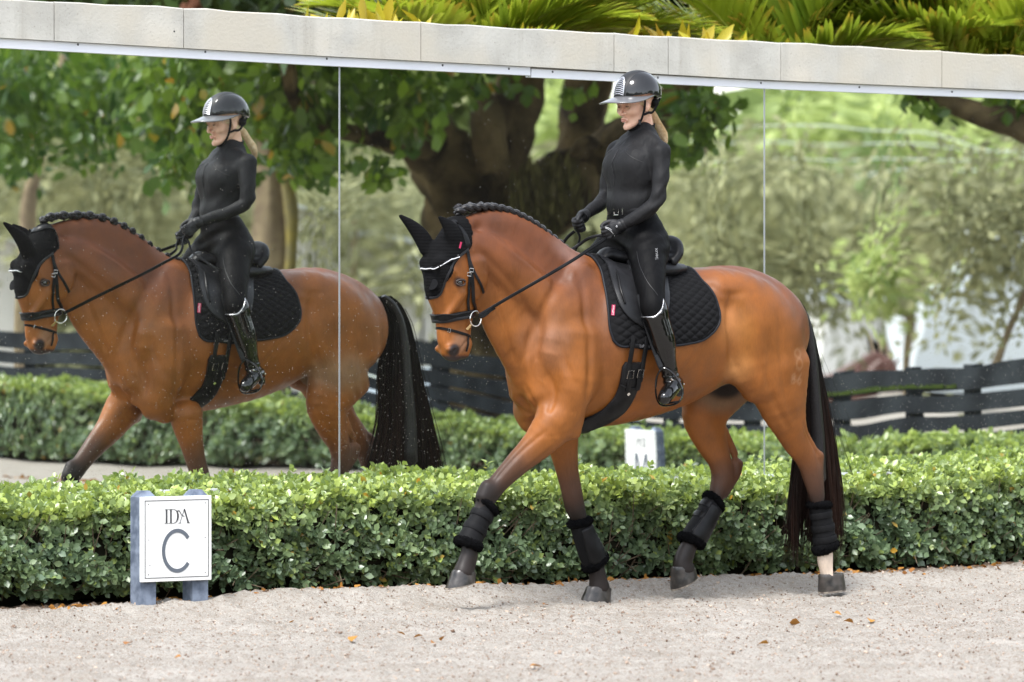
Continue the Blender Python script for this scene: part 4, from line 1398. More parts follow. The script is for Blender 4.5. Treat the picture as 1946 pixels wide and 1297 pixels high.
# logo patch on the forehead
mb = MB()
c0, n0 = hit(823, 540, .008)
M = frame(c0, (0, 1, 0), Vector((1, .35, .25)))
pts = [M @ Vector((.040 * math.cos(a), .026 * math.sin(a) if math.sin(a) > 0 else .030 * math.sin(a), .004 - .006 * abs(math.cos(a)))) for a in np.linspace(0, 6.2832, 19)[:-1]]
mb.add([M @ Vector((0, 0, .006))] + pts, [(0, 1 + i, 1 + (i + 1) % 18) for i in range(18)])
mb.build('logo_patch', mat('embroidered patch', (0.008, 0.008, 0.009), .8, .1, bump=(300, .8, .002)), bonnet)
q, n = hit(873, 466, .010, bvh=BBVH); mb = MB(); M = frame(q, (.3, 0, -1), n)
mb.add([M @ Vector(p) for p in ((-.016, -.005, .001), (.016, -.005, .001), (.016, .005, .001), (-.016, .005, .001))], [(0, 1, 2, 3)])
mb.build('ear_tag', PINK, bonnet, smooth=False)

def head_loop(front, rear, n=40, bvh=None, off=.006, sag=None, a0=0, a1=2 * math.pi):
    """closed ring round the head in the plane through the two photograph points and the sideways axis"""
    A, B = Vector(L(*front, 0)), Vector(L(*rear, 0))
    cc = (A + B) / 2; ux = (A - B).normalized(); uy = Vector((0, 1, 0))
    P, Nn = [], []
    for k in range(n):
        a = a0 + (a1 - a0) * k / n
        d = ux * math.cos(a) + uy * math.sin(a)
        loc, nn, i, dist = (bvh or HEADBVH).ray_cast(cc, d)
        if loc is None or dist > .25: loc = cc + d * .06; nn = d
        if nn.dot(d) < 0: nn = -nn
        P.append(loc + nn * off); Nn.append(nn)
    # smooth
    for _ in range(3):
        P = [(P[i - 1] + P[i] * 2 + P[(i + 1) % n]) / 4 for i in range(n)]
        Nn = [(Nn[i - 1] + Nn[i] * 2 + Nn[(i + 1) % n]).normalized() for i in range(n)]
    return P, Nn
P, Nn = head_loop((824, 606), (899, 594), off=.0095); mb = MB(); ribbon(mb, P, Nn, .040, .010, closed=True, round_=.5); nb_ = mb.build('noseband', LEATHER, bridle)
P, Nn = head_loop((824, 600), (899, 588), off=.0165); mb = MB(); ribbon(mb, P, Nn, .006, .006, closed=True, round_=.5); mb.build('noseband_piping', LEATHER_G, nb_)
P, Nn = head_loop((824, 611), (898, 598), off=.0155); mb = MB(); ribbon(mb, P, Nn, .016, .008, closed=True, round_=.6); mb.build('noseband_pad', LEATHER_G, nb_)
P, Nn = head_loop((827, 622), (893, 642), off=.005); mb = MB(); ribbon(mb, P, Nn, .013, .005, closed=True); fs_ = mb.build('flash_strap', LEATHER, bridle)
for sd in (1, -1):
    q, n = hit(853, 628, .010, side=sd); M = frame(q, (1, 0, .25), n); mb = MB()
    mb.tube([M @ Vector((x, y, 0)) for x, y in ((-.006, -.010), (.006, -.010), (.006, .010), (-.006, .010))], .0016, 6, closed=True)
    mb.build('buckle', STEEL, fs_)
    mb = MB(); strap_px(mb, [(889, 640), (888, 655), (885, 668)], .009, .004, .006, side=sd); mb.build('flash_tab', LEATHER, fs_)
    # cheekpiece, throat lash, headpiece
    mb = MB(); Q, _ = strap_px(mb, [(887, 478), (893, 508), (897, 540), (898, 570), (900, 596)], .018, .004, .009, side=sd); ck = mb.build('cheekpiece', LEATHER, bridle)
    mb = MB(); strap_px(mb, [(893, 512), (890, 545), (888, 570), (889, 592)], .015, .004, .008, side=sd); mb.build('noseband_hanger', LEATHER, bridle)
    mb = MB(); strap_px(mb, [(888, 485), (899, 515), (911, 538), (917, 556)], .013, .004, .008, side=sd); mb.build('throat_lash', LEATHER, bridle)
    for (a, b) in ((894, 514), (889, 522)):
        q, n = hit(a, b, .014, side=sd); M = frame(q, (.1, 0, -1), n); mb = MB()
        mb.tube([M @ Vector((x, y, 0)) for x, y in ((-.008, -.010), (.008, -.010), (.008, .010), (-.008, .010))], .0020, 6, closed=True); mb.build('buckle', STEEL, ck)
    # bit: loose ring and mouthpiece end
    mb = MB(); cc = L(904, 606, .068) * np.array([1, sd, 1])
    ring_ = [cc + np.array([math.cos(a) * .037, sd * .006 * math.cos(a), math.sin(a) * .037]) for a in np.linspace(0, 6.2832, 25)[:-1]]
    mb.tube(ring_, .0030, 8, closed=True); br = mb.build('bit_ring', STEEL, bridle)
    mb = MB(); mb.tube([L(895, 616, .066) * np.array([1, sd, 1]), L(888, 625, .050) * np.array([1, sd, 1]), L(885, 630, .02) * np.array([1, sd, 1])], [.007, .009, .008], 8); mb.build('mouthpiece', BRASS, br)
# headpiece over the poll and browband
hp = [L(887, 480, .074), L(884, 455, .076), L(873, 432, .066), L(862, 420, .045), L(852, 425, .02), L(852, 425, -.02), L(862, 420, -.045), L(873, 432, -.066), L(884, 455, -.076), L(887, 480, -.074)]
def over(points, off, w, th, name, material, parent, sub=9, bvh=None):
    PP = catmull(np.array(points), sub); Q, Nn = [], []
    for p in PP:
        loc, n, a_, d_ = (bvh or BBVH).find_nearest(Vector(p))
        c_ = Vector((L(868, 500)[0], 0, L(868, 500)[2]))
        if n.dot(loc - c_) < 0: n = -n
        Q.append(loc + n * off); Nn.append(n)
    for _ in range(2):
        Q = [Q[0]] + [(Q[i - 1] + Q[i] * 2 + Q[i + 1]) / 4 for i in range(1, len(Q) - 1)] + [Q[-1]]
    mb = MB(); ribbon(mb, Q, Nn, w, th); return mb.build(name, material, parent), Q, Nn
hpo, _, _ = over(hp, .004, .030, .006, 'headpiece', LEATHER, bridle)
bb = [L(887, 484, .075), L(872, 488, .080), L(852, 498, .075), L(828, 508, .05), L(812, 512, .02), L(812, 512, -.02), L(828, 508, -.05), L(852, 498, -.075), L(872, 488, -.080), L(887, 484, -.075)]
bbo, Q, Nn = over(bb, .014, .016, .006, 'browband', LEATHER, bridle)
mb = MB()
L_ = np.r_[0, np.cumsum([(Q[i + 1] - Q[i]).length for i in range(len(Q) - 1)])]
for s_ in np.arange(.022, L_[-1] - .022, .0048):
    i = min(int(np.searchsorted(L_, s_)) - 1, len(Q) - 2); f_ = (s_ - L_[i]) / (L_[i + 1] - L_[i])
    p = Q[i].lerp(Q[i + 1], f_) + Nn[i] * .0045
    bm = bmesh.new(); bmesh.ops.create_icosphere(bm, subdivisions=1, radius=.0029)
    mb.add([v.co + p for v in bm.verts], [tuple(v.index for v in f.verts) for f in bm.faces]); bm.free()
mb.build('white_beads', BEAD, bbo)
# reins -------------------------------------------------------------------------------
def rein(points, name='rein', w=.016, th=.0045, nrm=(0, 1, 0.15), sub=6):
    PP = catmull(np.array(points), sub); mb = MB()
    ribbon(mb, [Vector(p) for p in PP], [Vector(nrm)] * len(PP), w, th); return mb.build(name, LEATHER, bridle)
rein([L(910, 600, .078), L(930, 588, .085), L(960, 570, .13), L(1000, 547, .20), L(1045, 521, .25), L(1090, 494, .21), L(1120, 474, .14), L(1145, 458, .10), L(1156, 450, .085)])
rn = rein([L(910, 600, .079), L(918, 601, .082), L(932, 590, .087), L(940, 585, .09)], w=.018, th=.009)
far = [(910, 600, .078), (930, 588, .085), (960, 570, .13), (1000, 547, .20), (1045, 521, .25), (1090, 494, .21), (1120, 474, .14), (1145, 458, .10), (1156, 450, .085)]
ff_ = [L(*p) * np.array([1, -1, 1]) for p in far[:-2]]
rein(ff_ + [L(1080, 450, -.10), L(1092, 440, -.075)])
# the slack loop of the reins between and below the hands
rein([L(1096, 436, -.07), L(1102, 452, -.075), L(1097, 470, -.10), L(1092, 486, -.16), L(1096, 505, -.215), L(1112, 515, -.24), L(1130, 505, -.20), L(1140, 485, -.14)], w=.012)
rein([L(1082, 478, -.03), L(1100, 466, -.02), L(1118, 454, .02), L(1138, 448, .06), L(1150, 448, .075)], w=.015)

# ---- leg boots ------------------------------------------------------------------------
def leg_boot(path, radii, lat, label, outer, straps):
    """padded sleeve along the cannon with fleece cuffs, straps and a hard plate"""
    t = worn('leg_boot', label, 'leg boot', 'black fleece lined boots on the legs of the horse')
    P = catmull(np.array([L(a, b, lat) for a, b in path]), 8); n = len(P)
    R = np.interp(np.linspace(0, 1, n), np.linspace(0, 1, len(radii)), radii) * 1.10
    mb = MB(); mb.tube(P, list(R), 20, up=(0, 1, 0), flat=.88); mb.build('sleeve', NEO, t)
    axis = P[-1] - P[0]; axis /= np.linalg.norm(axis)
    for e, (i0, r, hgt) in enumerate(((0, R[0], .022), (n - 1, R[-1], .026))):
        # ragged fleece cuff
        base = P[i0]; rw = np.random.default_rng(i0 + 5)
        s = np.array([0, 1.0, 0]); b_ = np.cross(axis, s); b_ /= np.linalg.norm(b_)
        rows = 9; seg = 44; vs = []
        for a in range(rows):
            u = a / (rows - 1) * math.pi
            for k in range(seg):
                ph = 2 * math.pi * k / seg
                rr_ = r * .74 + .027 * math.sin(u) + rw.normal(0, .0022)
                z_ = -math.cos(u) * hgt + rw.normal(0, .002)
                drop = (.010 * math.cos(ph)) * (1 if e else -1)
                vs.append(base + axis * (z_ + drop) + s * math.sin(ph) * rr_ * .92 + b_ * math.cos(ph) * rr_ * 1.02)
        fs = [(a * seg + k, a * seg + (k + 1) % seg, (a + 1) * seg + (k + 1) % seg, (a + 1) * seg + k) for a in range(rows - 1) for k in range(seg)]
        mb = MB(); mb.add(vs, fs)
        # tufts
        for _ in range(900):
            a = rw.uniform(.15, .95) * math.pi; ph = rw.uniform(0, 6.283)
            rr_ = r * .74 + .027 * math.sin(a)
            p = base + axis * (-math.cos(a) * hgt + (.010 * math.cos(ph)) * (1 if e else -1)) + s * math.sin(ph) * rr_ * .92 + b_ * math.cos(ph) * rr_ * 1.02
            d = (p - base); d = d / np.linalg.norm(d); d = d + rw.normal(0, .5, 3); d = d / np.linalg.norm(d) * rw.uniform(.004, .009)
            w_ = np.cross(d, rw.normal(0, 1, 3)); w_ = w_ / np.linalg.norm(w_) * .0011
            mb.add([p - w_, p + w_, p + d], [(0, 1, 2)])
        mb.build('fleece_cuff', FLEECE, t)
    # straps round the sleeve
    for u in straps:
        i0 = u * (n - 1); i = int(i0); f_ = i0 - i; c_ = P[i] * (1 - f_) + P[min(i + 1, n - 1)] * f_
        s = np.array([0, 1.0, 0]); b_ = np.cross(axis, s); b_ /= np.linalg.norm(b_); r = R[i] + .003
        pts = [Vector(c_ + s * math.sin(a) * r * .9 + b_ * math.cos(a) * r) for a in np.linspace(0, 6.2832, 29)[:-1]]
        nn = [Vector(s * math.sin(a) + b_ * math.cos(a)) for a in np.linspace(0, 6.2832, 29)[:-1]]
        mb = MB(); ribbon(mb, pts, nn, .032, .004, closed=True); mb.build('strap', LEATHER if outer else NEO, t)
    if outer:
        # moulded shell on the outside face, ridged
        s = np.array([0, outer * 1.0, 0]); b_ = np.cross(axis, s); b_ /= np.linalg.norm(b_)
        us = np.linspace(.10, .96, 16); vs = []; seg = 11
        for ui, u in enumerate(us):
            i0 = u * (n - 1); i = int(i0); f_ = i0 - i; c_ = P[i] * (1 - f_) + P[min(i + 1, n - 1)] * f_
            r = R[i] + .005 + .003 * (ui % 2); wid = .62 + .35 * u if u < .85 else .75
            for k in range(seg):
                a = (k / (seg - 1) - .5) * 2 * wid
                vs.append(c_ + s * math.cos(a) * r * .92 + b_ * math.sin(a) * r)
        fs = [(a * seg + k, a * seg + k + 1, (a + 1) * seg + k + 1, (a + 1) * seg + k) for a in range(len(us) - 1) for k in range(seg - 1)]
        mb = MB(); mb.add(vs, fs); o = mb.build('shell_plate', LEATHER, t)
        md = o.modifiers.new('thick', 'SOLIDIFY'); md.thickness = .004
leg_boot([(924, 963), (911, 990), (900, 1012), (890, 1034)], [.050, .051, .054, .060], .05, 'black boot with two straps on the reaching near foreleg', 0, (.22, .58))
leg_boot([(1102, 993), (1111, 1020), (1121, 1045), (1131, 1068)], [.050, .055, .061, .062], -.17, 'black boot with ridged shell on the straight standing foreleg', 1, ())
leg_boot([(1557, 960), (1562, 990), (1566, 1015), (1569, 1040)], [.050, .052, .054, .057], .11, 'black boot above the white sock beside the tail', 0, (.2, .5, .8))
leg_boot([(1356, 954), (1342, 982), (1328, 1006), (1314, 1028)], [.052, .056, .060, .062], -.146, 'black boot with shiny shell on the lifted far hind leg', 1, (.15, .42))
# ================================================================== RIDER
rider = worn('person', 'woman rider in black with glossy helmet and blond ponytail holding the reins', 'person')
SHIRT = mat('black technical shirt', (0.0130, 0.0130, 0.0138), 0.58, 0.13)
BREECH = mat('black breeches', (0.0036, 0.0036, 0.004), 0.60, 0.08)
for m_, sc_, st_ in ((SHIRT, 24, .55), (BREECH, 22, .4)):
    _n, _k = m_.node_tree.nodes, m_.node_tree.links
    _co = _n.new('ShaderNodeTexCoord'); _mp = _n.new('ShaderNodeMapping'); _mp.inputs['Scale'].default_value = (1, 1, .38); _mp.inputs['Rotation'].default_value = (.3, .5, 0)
    _z = _n.new('ShaderNodeTexNoise'); _z.inputs['Scale'].default_value = sc_; _z.inputs['Detail'].default_value = 2.5; _z.inputs['Distortion'].default_value = .9
    _k.new(_co.outputs['Object'], _mp.inputs['Vector']); _k.new(_mp.outputs[0], _z.inputs['Vector'])
    _bp = _n.new('ShaderNodeBump'); _bp.inputs['Strength'].default_value = st_; _bp.inputs['Distance'].default_value = .010
    _k.new(_z.outputs['Fac'], _bp.inputs['Height']); _k.new(_bp.outputs[0], _n['Principled BSDF'].inputs['Normal'])
GLOVE = mat('black glove leather', (0.006, 0.006, 0.0065), 0.5, 0.22, bump=(250, .5, .001), noise=(40, (0.022, 0.022, 0.024), 3))
SKIN = mat('skin', (0.70, 0.44, 0.32), 0.48, 0.35, sub=.12, noise=(22, (0.66, 0.38, 0.27), 3), vcol=None)
LIP = mat('lips', (0.50, 0.20, 0.16), .45)
BLOND = mat('blond hair', (0.60, 0.43, 0.24), 0.45, 0.4, noise=(60, (0.75, 0.60, 0.40), 3))
HELM = mat('gloss black shell', (0.010, 0.010, 0.011), 0.06, 0.4, coat=.25, coat_rough=.02)
HMAT = mat('matte helmet band', (0.011, 0.011, 0.012), 0.55, 0.4, bump=(500, .3, .0005))
SILVER = mat('silver trim', (0.75, 0.75, 0.77), 0.3, metal=.9, noise=(120, (.45, .45, .47), 2))
PEAK = mat('grey lacquered peak', (0.10, 0.10, 0.105), 0.30, 0.5, coat=.5)

HC = L(1208, 200, 0)
_p = math.radians(9); _hy = math.radians(3)
HF = np.array([math.cos(_p) * math.cos(_hy), math.sin(_hy), -math.sin(_p)])
HLft = np.array([-math.sin(_hy), math.cos(_hy), 0]); HU = np.cross(HF, HLft)
def H(f, l, u): return HC + HF * f + HLft * l + HU * u

TORSO = [(1222, 262, .060, .085), (1216, 280, .082, .125), (1209, 308, .108, .155), (1204, 338, .102, .145), (1199, 366, .088, .128), (1196, 392, .084, .124), (1200, 415, .098, .148), (1208, 440, .115, .170), (1216, 465, .115, .175)]
ARML = [(1254, 290, .175, .048), (1256, 322, .200, .044), (1253, 356, .215, .041), (1247, 384, .220, .039), (1228, 402, .190, .037), (1204, 416, .150, .033), (1184, 427, .115, .026)]
ARMR = [(1174, 286, -.180, .052), (1163, 318, -.205, .046), (1156, 350, -.225, .042), (1152, 372, -.225, .039), (1140, 388, -.180, .036), (1124, 400, -.135, .031), (1111, 409, -.105, .026)]
THIGH = [(1226, 460, .105, .095), (1232, 500, .20, .086), (1236, 540, .285, .071), (1240, 578, .345, .062)]
CALF = [(1242, 590, .355, .061), (1251, 618, .368, .0605), (1260, 648, .375, .056), (1267, 682, .368, .045), (1272, 706, .362, .039), (1276, 722, .362, .037)]
FOOT = [(1285, 729, .350, .034), (1277, 738, .372, .036), (1269, 748, .398, .036), (1263, 757, .425, .030)]

def torso(F, o=0.0, a=0, b=9, k=.03):
    T = TORSO[a:b]
    F.chain([L(p[0], p[1], 0) for p in T], [p[2] + o for p in T], [p[3] + o for p in T], k=k)
def shoulders(F, o=0.0):
    F.both([L(1226, 267, .03), L(1241, 274, .110), L(1253, 290, .170)], [.036 + o, .042 + o, .050 + o], k=.045)
def arm(F, A, o=0.0, k=.02):
    F.chain([L(*p[:3]) for p in A], [p[3] + o for p in A], k=k)
def legs(F, o=0.0, k=.03):
    F.both([L(*p[:3]) for p in THIGH], [p[3] + o for p in THIGH], k=k)
def calves(F, o=0.0, k=.02):
    F.both([L(*p[:3]) for p in CALF], [p[3] + o for p in CALF], k=k)
    F.both([L(*p[:3]) for p in FOOT], [p[3] + o for p in FOOT], [p[3] * .95 + o for p in FOOT], k=.02)
def bust(F, o=0.0):
    F.both([L(1203, 316, .065)], [.062 + o], k=.09)

def hand(F, wr, fw, out, o=0.0, k=.006):
    """closed hand: wr wrist, fw forward direction, out outward direction"""
    fw = np.array(fw, float); fw /= np.linalg.norm(fw)
    out = np.array(out, float); out -= fw * (out @ fw); out /= np.linalg.norm(out)
    up = np.array([0, 0, 1.0]); up = up - fw * (up @ fw); up -= out * (up @ out); up /= np.linalg.norm(up)
    def q(a, b, c): return wr + fw * a + out * b + up * c
    F.chain([q(-.01, 0, 0), q(.03, .004, -.002), q(.066, .006, -.006)], [.026 + o, .034 + o, .034 + o], [.020 + o, .019 + o, .016 + o], k=.015, side=tuple(out))
    for i, (z, ln, r) in enumerate(((.022, .030, .0098), (.004, .034, .0102), (-.014, .032, .0098), (-.030, .026, .0088))):
        K0 = q(.068, .012, z)
        F.chain([K0, q(.068 + ln * .55, .006, z - .002), q(.068 + ln * .62, -.016, z - .004), q(.068 + ln * .1, -.030, z - .006), q(.052, -.022, z - .006)],
                [r + .001 + o, r + o, r + o, r * .92 + o, r * .85 + o], k=k, sub=4)
    F.chain([q(.012, -.006, .024), q(.040, -.014, .036), q(.066, -.020, .036), q(.084, -.020, .030)], [.015 + o, .012 + o, .0105 + o, .009 + o], k=.008, sub=4)
WL, WR = L(1178, 430, .105), L(1109, 411, -.100)
def hands(F, o=0.0):
    hand(F, WL, L(1137, 446, .075) - WL, (0, 1, 0), o)
    hand(F, WR, L(1091, 432, -.07) - WR, (.25, -1, .1), o)

def to_mesh(F, name, material, parent, xr, yr, zr, h, fine=((), (), ()), disp=None):
    g = (axis_grid(*xr, h, fine[0]), axis_grid(*yr, h, fine[1]), axis_grid(*zr, h, fine[2]))
    D = F.eval(*g)
    v, q = surface_nets(D, *g)
    if disp is not None:
        # normals from the distance field
        gx_, gy_, gz_ = np.gradient(D, g[0], g[1], g[2])
        ix = [np.clip(np.searchsorted(g[a], v[:, a]) - 1, 0, len(g[a]) - 2) for a in range(3)]
        n = np.stack([gx_[ix[0], ix[1], ix[2]], gy_[ix[0], ix[1], ix[2]], gz_[ix[0], ix[1], ix[2]]], 1)
        n /= np.linalg.norm(n, axis=1)[:, None] + 1e-9
        v = v + n * disp(v)[:, None]
    return mesh_obj(name, v, q[:, ::-1].copy(), material, parent)

# --- body: one continuous figure, mostly covered by clothes
bf = Field()
bf.blob(H(-.012, 0, .045), (.092, .074, .088), k=.02)
bf.chain([H(.022, 0, .050), H(.028, 0, .000), H(.030, 0, -.045), H(.040, 0, -.080)], [.060, .058, .048, .034], [.062, .060, .047, .025], k=.02, sub=4)
bf.both([H(-.012, .053, -.035), H(.015, .042, -.070), H(.060, .010, -.096)], [.015, .013, .012], k=.025)
bf.blob(H(.078, 0, -.101), (.015, .017, .014), k=.015)
bf.chain([H(.084, 0, .018), H(.094, 0, -.004), H(.105, 0, -.026), H(.102, 0, -.034)], [.006, .0075, .0095, .008], k=.012, sub=4)
bf.both([H(.090, .010, -.032)], [.0075], k=.008)
bf.both([H(.085, .010, .026), H(.078, .040, .027), H(.062, .058, .016)], [.007, .008, .007], k=.016)
bf.both([H(.064, .042, -.020)], [.019], k=.03)
bf.both([H(.088, .030, .004)], [.010], [.016], k=.016, op='-')
bf.both([H(.0745, .031, .004)], [.0125], k=.003)
bf.chain([H(.082, -.021, -.062), H(.0935, -.007, -.0565), H(.0935, .007, -.0565), H(.082, .021, -.062)], [.003, .0042, .0042, .003], k=.006, sub=4)
bf.chain([H(.082, -.019, -.067), H(.0915, 0, -.0695), H(.082, .019, -.067)], [.003, .0065, .003], k=.006, sub=4)
bf.chain([H(.087, -.022, -.063), H(.099, 0, -.0625), H(.087, .022, -.063)], [.0012, .0014, .0012], k=.002, op='-', sub=4)
bf.both([H(-.008, .071, .008), H(-.012, .077, -.012), H(-.004, .072, -.030)], [.015, .016, .008], [.006, .006, .006], k=.006)
bf.both([H(-.006, .083, -.006)], [.007], [.004], k=.004, op='-')
bf.chain([H(-.030, 0, -.050), H(-.040, 0, -.110), L(1224, 262, 0)], [.050, .046, .050], [.048, .045, .055], k=.025)
torso(bf, -.020); shoulders(bf, -.018); arm(bf, ARML, -.018); arm(bf, ARMR, -.018); legs(bf, -.010); calves(bf, -.010)
hands(bf, -.0025)
hz = H(0, 0, -.12)[2]
body_p = to_mesh(bf, 'body', SKIN, rider, (-.42, .50), (-.54, .54), (.85, 2.75), .012,
                 ([(HC[0] - .11, HC[0] + .12, .0035)], [(-.085, .10, .0036)], [(hz, HC[2] + .06, .0034)]))
# lips and eyes
mb = MB()
for zz, r_ in ((-.0588, .0028), (-.0680, .0036)):
    mb.tube([H(.0835, -.021, -.063), H(.0945, -.008, zz), H(.0955, 0, zz - .0008), H(.0945, .008, zz), H(.0835, .021, -.063)], [.0012, r_, r_, r_, .0012], 8)
mb.build('lips', LIP, body_p)
for s in (1, -1):
    mb = MB(); mb.tube([H(.0795, s * .018, .0005), H(.0865, s * .026, .0015), H(.0875, s * .034, .002), H(.080, s * .044, .001)], [.0008, .0024, .0024, .0010], 6)
    mb.build('eyelashes', HAIR, body_p)
    mb = MB(); mb.tube([H(.0900, s * .012, .0205), H(.0895, s * .028, .0265), H(.0795, s * .046, .022)], [.0014, .0022, .0008], 6)
    mb.build('eyebrow', mat('brow hair', (.14, .08, .045), .7), body_p)

# --- shirt
def folds(v):
    a = np.zeros(len(v))
    z = v[:, 2]; x = v[:, 0]; y = v[:, 1]
    wz = L(1200, 392, 0)[2]
    near = np.exp(-((z - wz - .07) / .09) ** 2)
    a += .0024 * near * np.sin(62 * (z + .35 * x + .18 * y) + 3 * np.sin(9 * y + 11 * x))
    el = L(1247, 384, .225); er = L(1152, 372, -.225)
    for e in (el, er):
        d = np.linalg.norm(v - e, axis=1)
        a += .0042 * np.exp(-(d / .09) ** 2) * np.sin(100 * ((v - e) @ np.array([.5, .3, .8])) + 2)
    sh = L(1232, 285, .12)
    for s in (1, -1):
        d = np.linalg.norm(v - sh * np.array([1, s, 1]), axis=1)
        a += .0045 * np.exp(-(d / .13) ** 2) * np.sin(68 * (x + .5 * y * s) + 4 * z)
    a += .0012 * np.sin(34 * z + 21 * x * np.sign(y) + 5 * np.sin(13 * y))
    arm_ = np.clip((np.abs(y) - .15) / .04, 0, 1)
    a += .0012 * arm_ * np.sin(62 * z + 40 * x + 3 * np.sin(25 * x + 18 * z))
    a += .0022 * near * np.sin(38 * x + 30 * np.abs(y) + 16 * z + 2)
    return a
shf = Field()
torso(shf, .004, 0, 6); shf.chain([L(1197, 372, 0), L(1196, 388, 0)], [.094, .092], [.138, .136], k=.03); shoulders(shf); bust(shf); shf.blob(L(1207, 335, 0), (.108, .150, .16), k=.04)
arm(shf, ARML); arm(shf, ARMR)
shf.chain([L(1222, 256, 0), L(1217, 248, 0)], [.060, .056], [.058, .055], k=.03)
shirt = to_mesh(shf, 'shirt', SHIRT, rider, (-.30, .40), (-.34, .34), (1.80, 2.42), .0075, disp=folds)
# stand collar
mb = MB()
rows = []
for u, r_ in ((0, .060), (.35, .0565), (1.0, .0545), (1.0, .0515), (.2, .052)):
    c_ = np.array(L(1222, 258, 0)) * (1 - u) + np.array(H(-.040, 0, -.110)) * u
    rows.append([c_ + np.array([math.cos(a) * r_ * (1.0), math.sin(a) * r_ * .98, -(.014 * math.cos(a)) * u + (.0 if abs(a) > .25 else -.010 * u)]) for a in np.linspace(-math.pi, math.pi, 33)[:-1]])
vs = [p for r_ in rows for p in r_]; m = 32
mb.add(vs, [(i * m + k, i * m + (k + 1) % m, (i + 1) * m + (k + 1) % m, (i + 1) * m + k) for i in range(4) for k in range(m)])
mb.build('collar', SHIRT, shirt)
SB = BVHTree.FromPolygons([v.co for v in shirt.data.vertices], [tuple(p.vertices) for p in shirt.data.polygons])
def on_shirt(p, off=.002):
    loc, n, i, d = SB.find_nearest(Vector(p)); return loc + (n if n.dot(loc - Vector(L(1206, loc_py(loc), 0))) > 0 else -n) * off, n
def loc_py(loc): return HOR - (loc.z - CAMZ) * 382
SEAM = mat('shirt seam', (0.010, 0.010, 0.011), .5)
zp = []
for k in range(12):
    z_ = np.interp(k, [0, 11], [L(0, 262)[2], L(0, 338)[2]])
    loc, n, i, d = SB.ray_cast(Vector((.5, .004 * math.sin(k), z_)), Vector((-1, 0, 0)))
    if loc: zp.append(loc + Vector((.002, 0, 0)))
mb = MB(); mb.tube(zp, .0017, 6); mb.build('zip', SEAM, shirt)
for s in (1, -1):
    # raglan seam from collar to armpit, and a row of shirring
    sp = []
    for k in range(10):
        t = k / 9
        q = Vector((.5, s * (.050 + .105 * t), L(0, 262 + 28 * t)[2]))
        loc, n, i, d = SB.ray_cast(q, Vector((-1, 0, 0)))
        if loc: sp.append(loc + Vector((.0015, 0, 0)))
    if len(sp) > 3:
        mb = MB(); mb.tube(sp, .0013, 6); mb.build('raglan_seam', SEAM, shirt)

# --- belt
def ring_round(py, off, n=48):
    T = np.array([(p[1], L(p[0], p[1], 0)[0], L(p[0], p[1], 0)[2], p[2], p[3]) for p in TORSO])
    cx = np.interp(py, T[:, 0], T[:, 1]); cz = np.interp(py, T[:, 0], T[:, 2]); a_ = np.interp(py, T[:, 0], T[:, 3]) + off; b_ = np.interp(py, T[:, 0], T[:, 4]) + off
    P, N_ = [], []
    for k in range(n):
        t = 2 * math.pi * k / n
        P.append(Vector((cx + a_ * math.cos(t), b_ * math.sin(t), cz))); N_.append(Vector((math.cos(t), math.sin(t), 0)))
    return P, N_
P, Nn = ring_round(402, .004); mb = MB(); ribbon(mb, P, Nn, .034, .005, closed=True); belt = mb.build('belt', LEATHER, rider)
q = P[1] + Vector((.006, 0, 0)); mb = MB()
mb.tube([q + Vector((0, a, b)) for a, b in ((-.020, -.019), (-.020, .019), (.016, .019), (.016, -.019))], .0030, 6, closed=True)
mb.build('belt_buckle', STEEL, belt)
mb = MB(); mb.box(P[3] + Vector((.003, .004, 0)), (.006, .008, .038)); mb.build('belt_keeper', STEEL, belt)

# --- breeches
brf = Field(); torso(brf, .003, 5, 9); legs(brf, .002)
brf.both([L(*p[:3]) for p in CALF[:2]], [.058, .056], k=.02)
brf.both([L(1228, 470, .08), L(1236, 480, .14)], [.10, .09], k=.05)
def bfold(v):
    h = L(1200, 450, .05)
    d = np.linalg.norm((v - h) * np.array([1, .5, 1]), axis=1)
    return .0045 * np.exp(-(d / .13) ** 2) * np.sin(95 * (v[:, 2] + .3 * v[:, 0]) + 3 * np.sin(12 * v[:, 1])) + .0015 * np.sin(40 * v[:, 2] + 10 * v[:, 0])
breeches = to_mesh(brf, 'breeches', BREECH, rider, (-.32, .40), (-.46, .46), (1.36, 2.02), .0075, disp=bfold)
BRB = BVHTree.FromPolygons([v.co for v in breeches.data.vertices], [tuple(p.vertices) for p in breeches.data.polygons])
q, n = hit(1248, 492, .0015, bvh=BRB)
text_obj('thigh_lettering', 'LeMieux', .030, frame(q, (.12, 0, 1), n), mat('grey thigh print', (.30, .30, .31), .5), breeches, depth=.0003)
for sd in (1, -1):
    mb = MB(); strap_px(mb, [(1210, 478), (1216, 505), (1230, 535), (1250, 562)], .0022, .0016, .0008, side=sd, bvh=BRB, sub=8); mb.build('breeches_seam', SEAM, breeches)

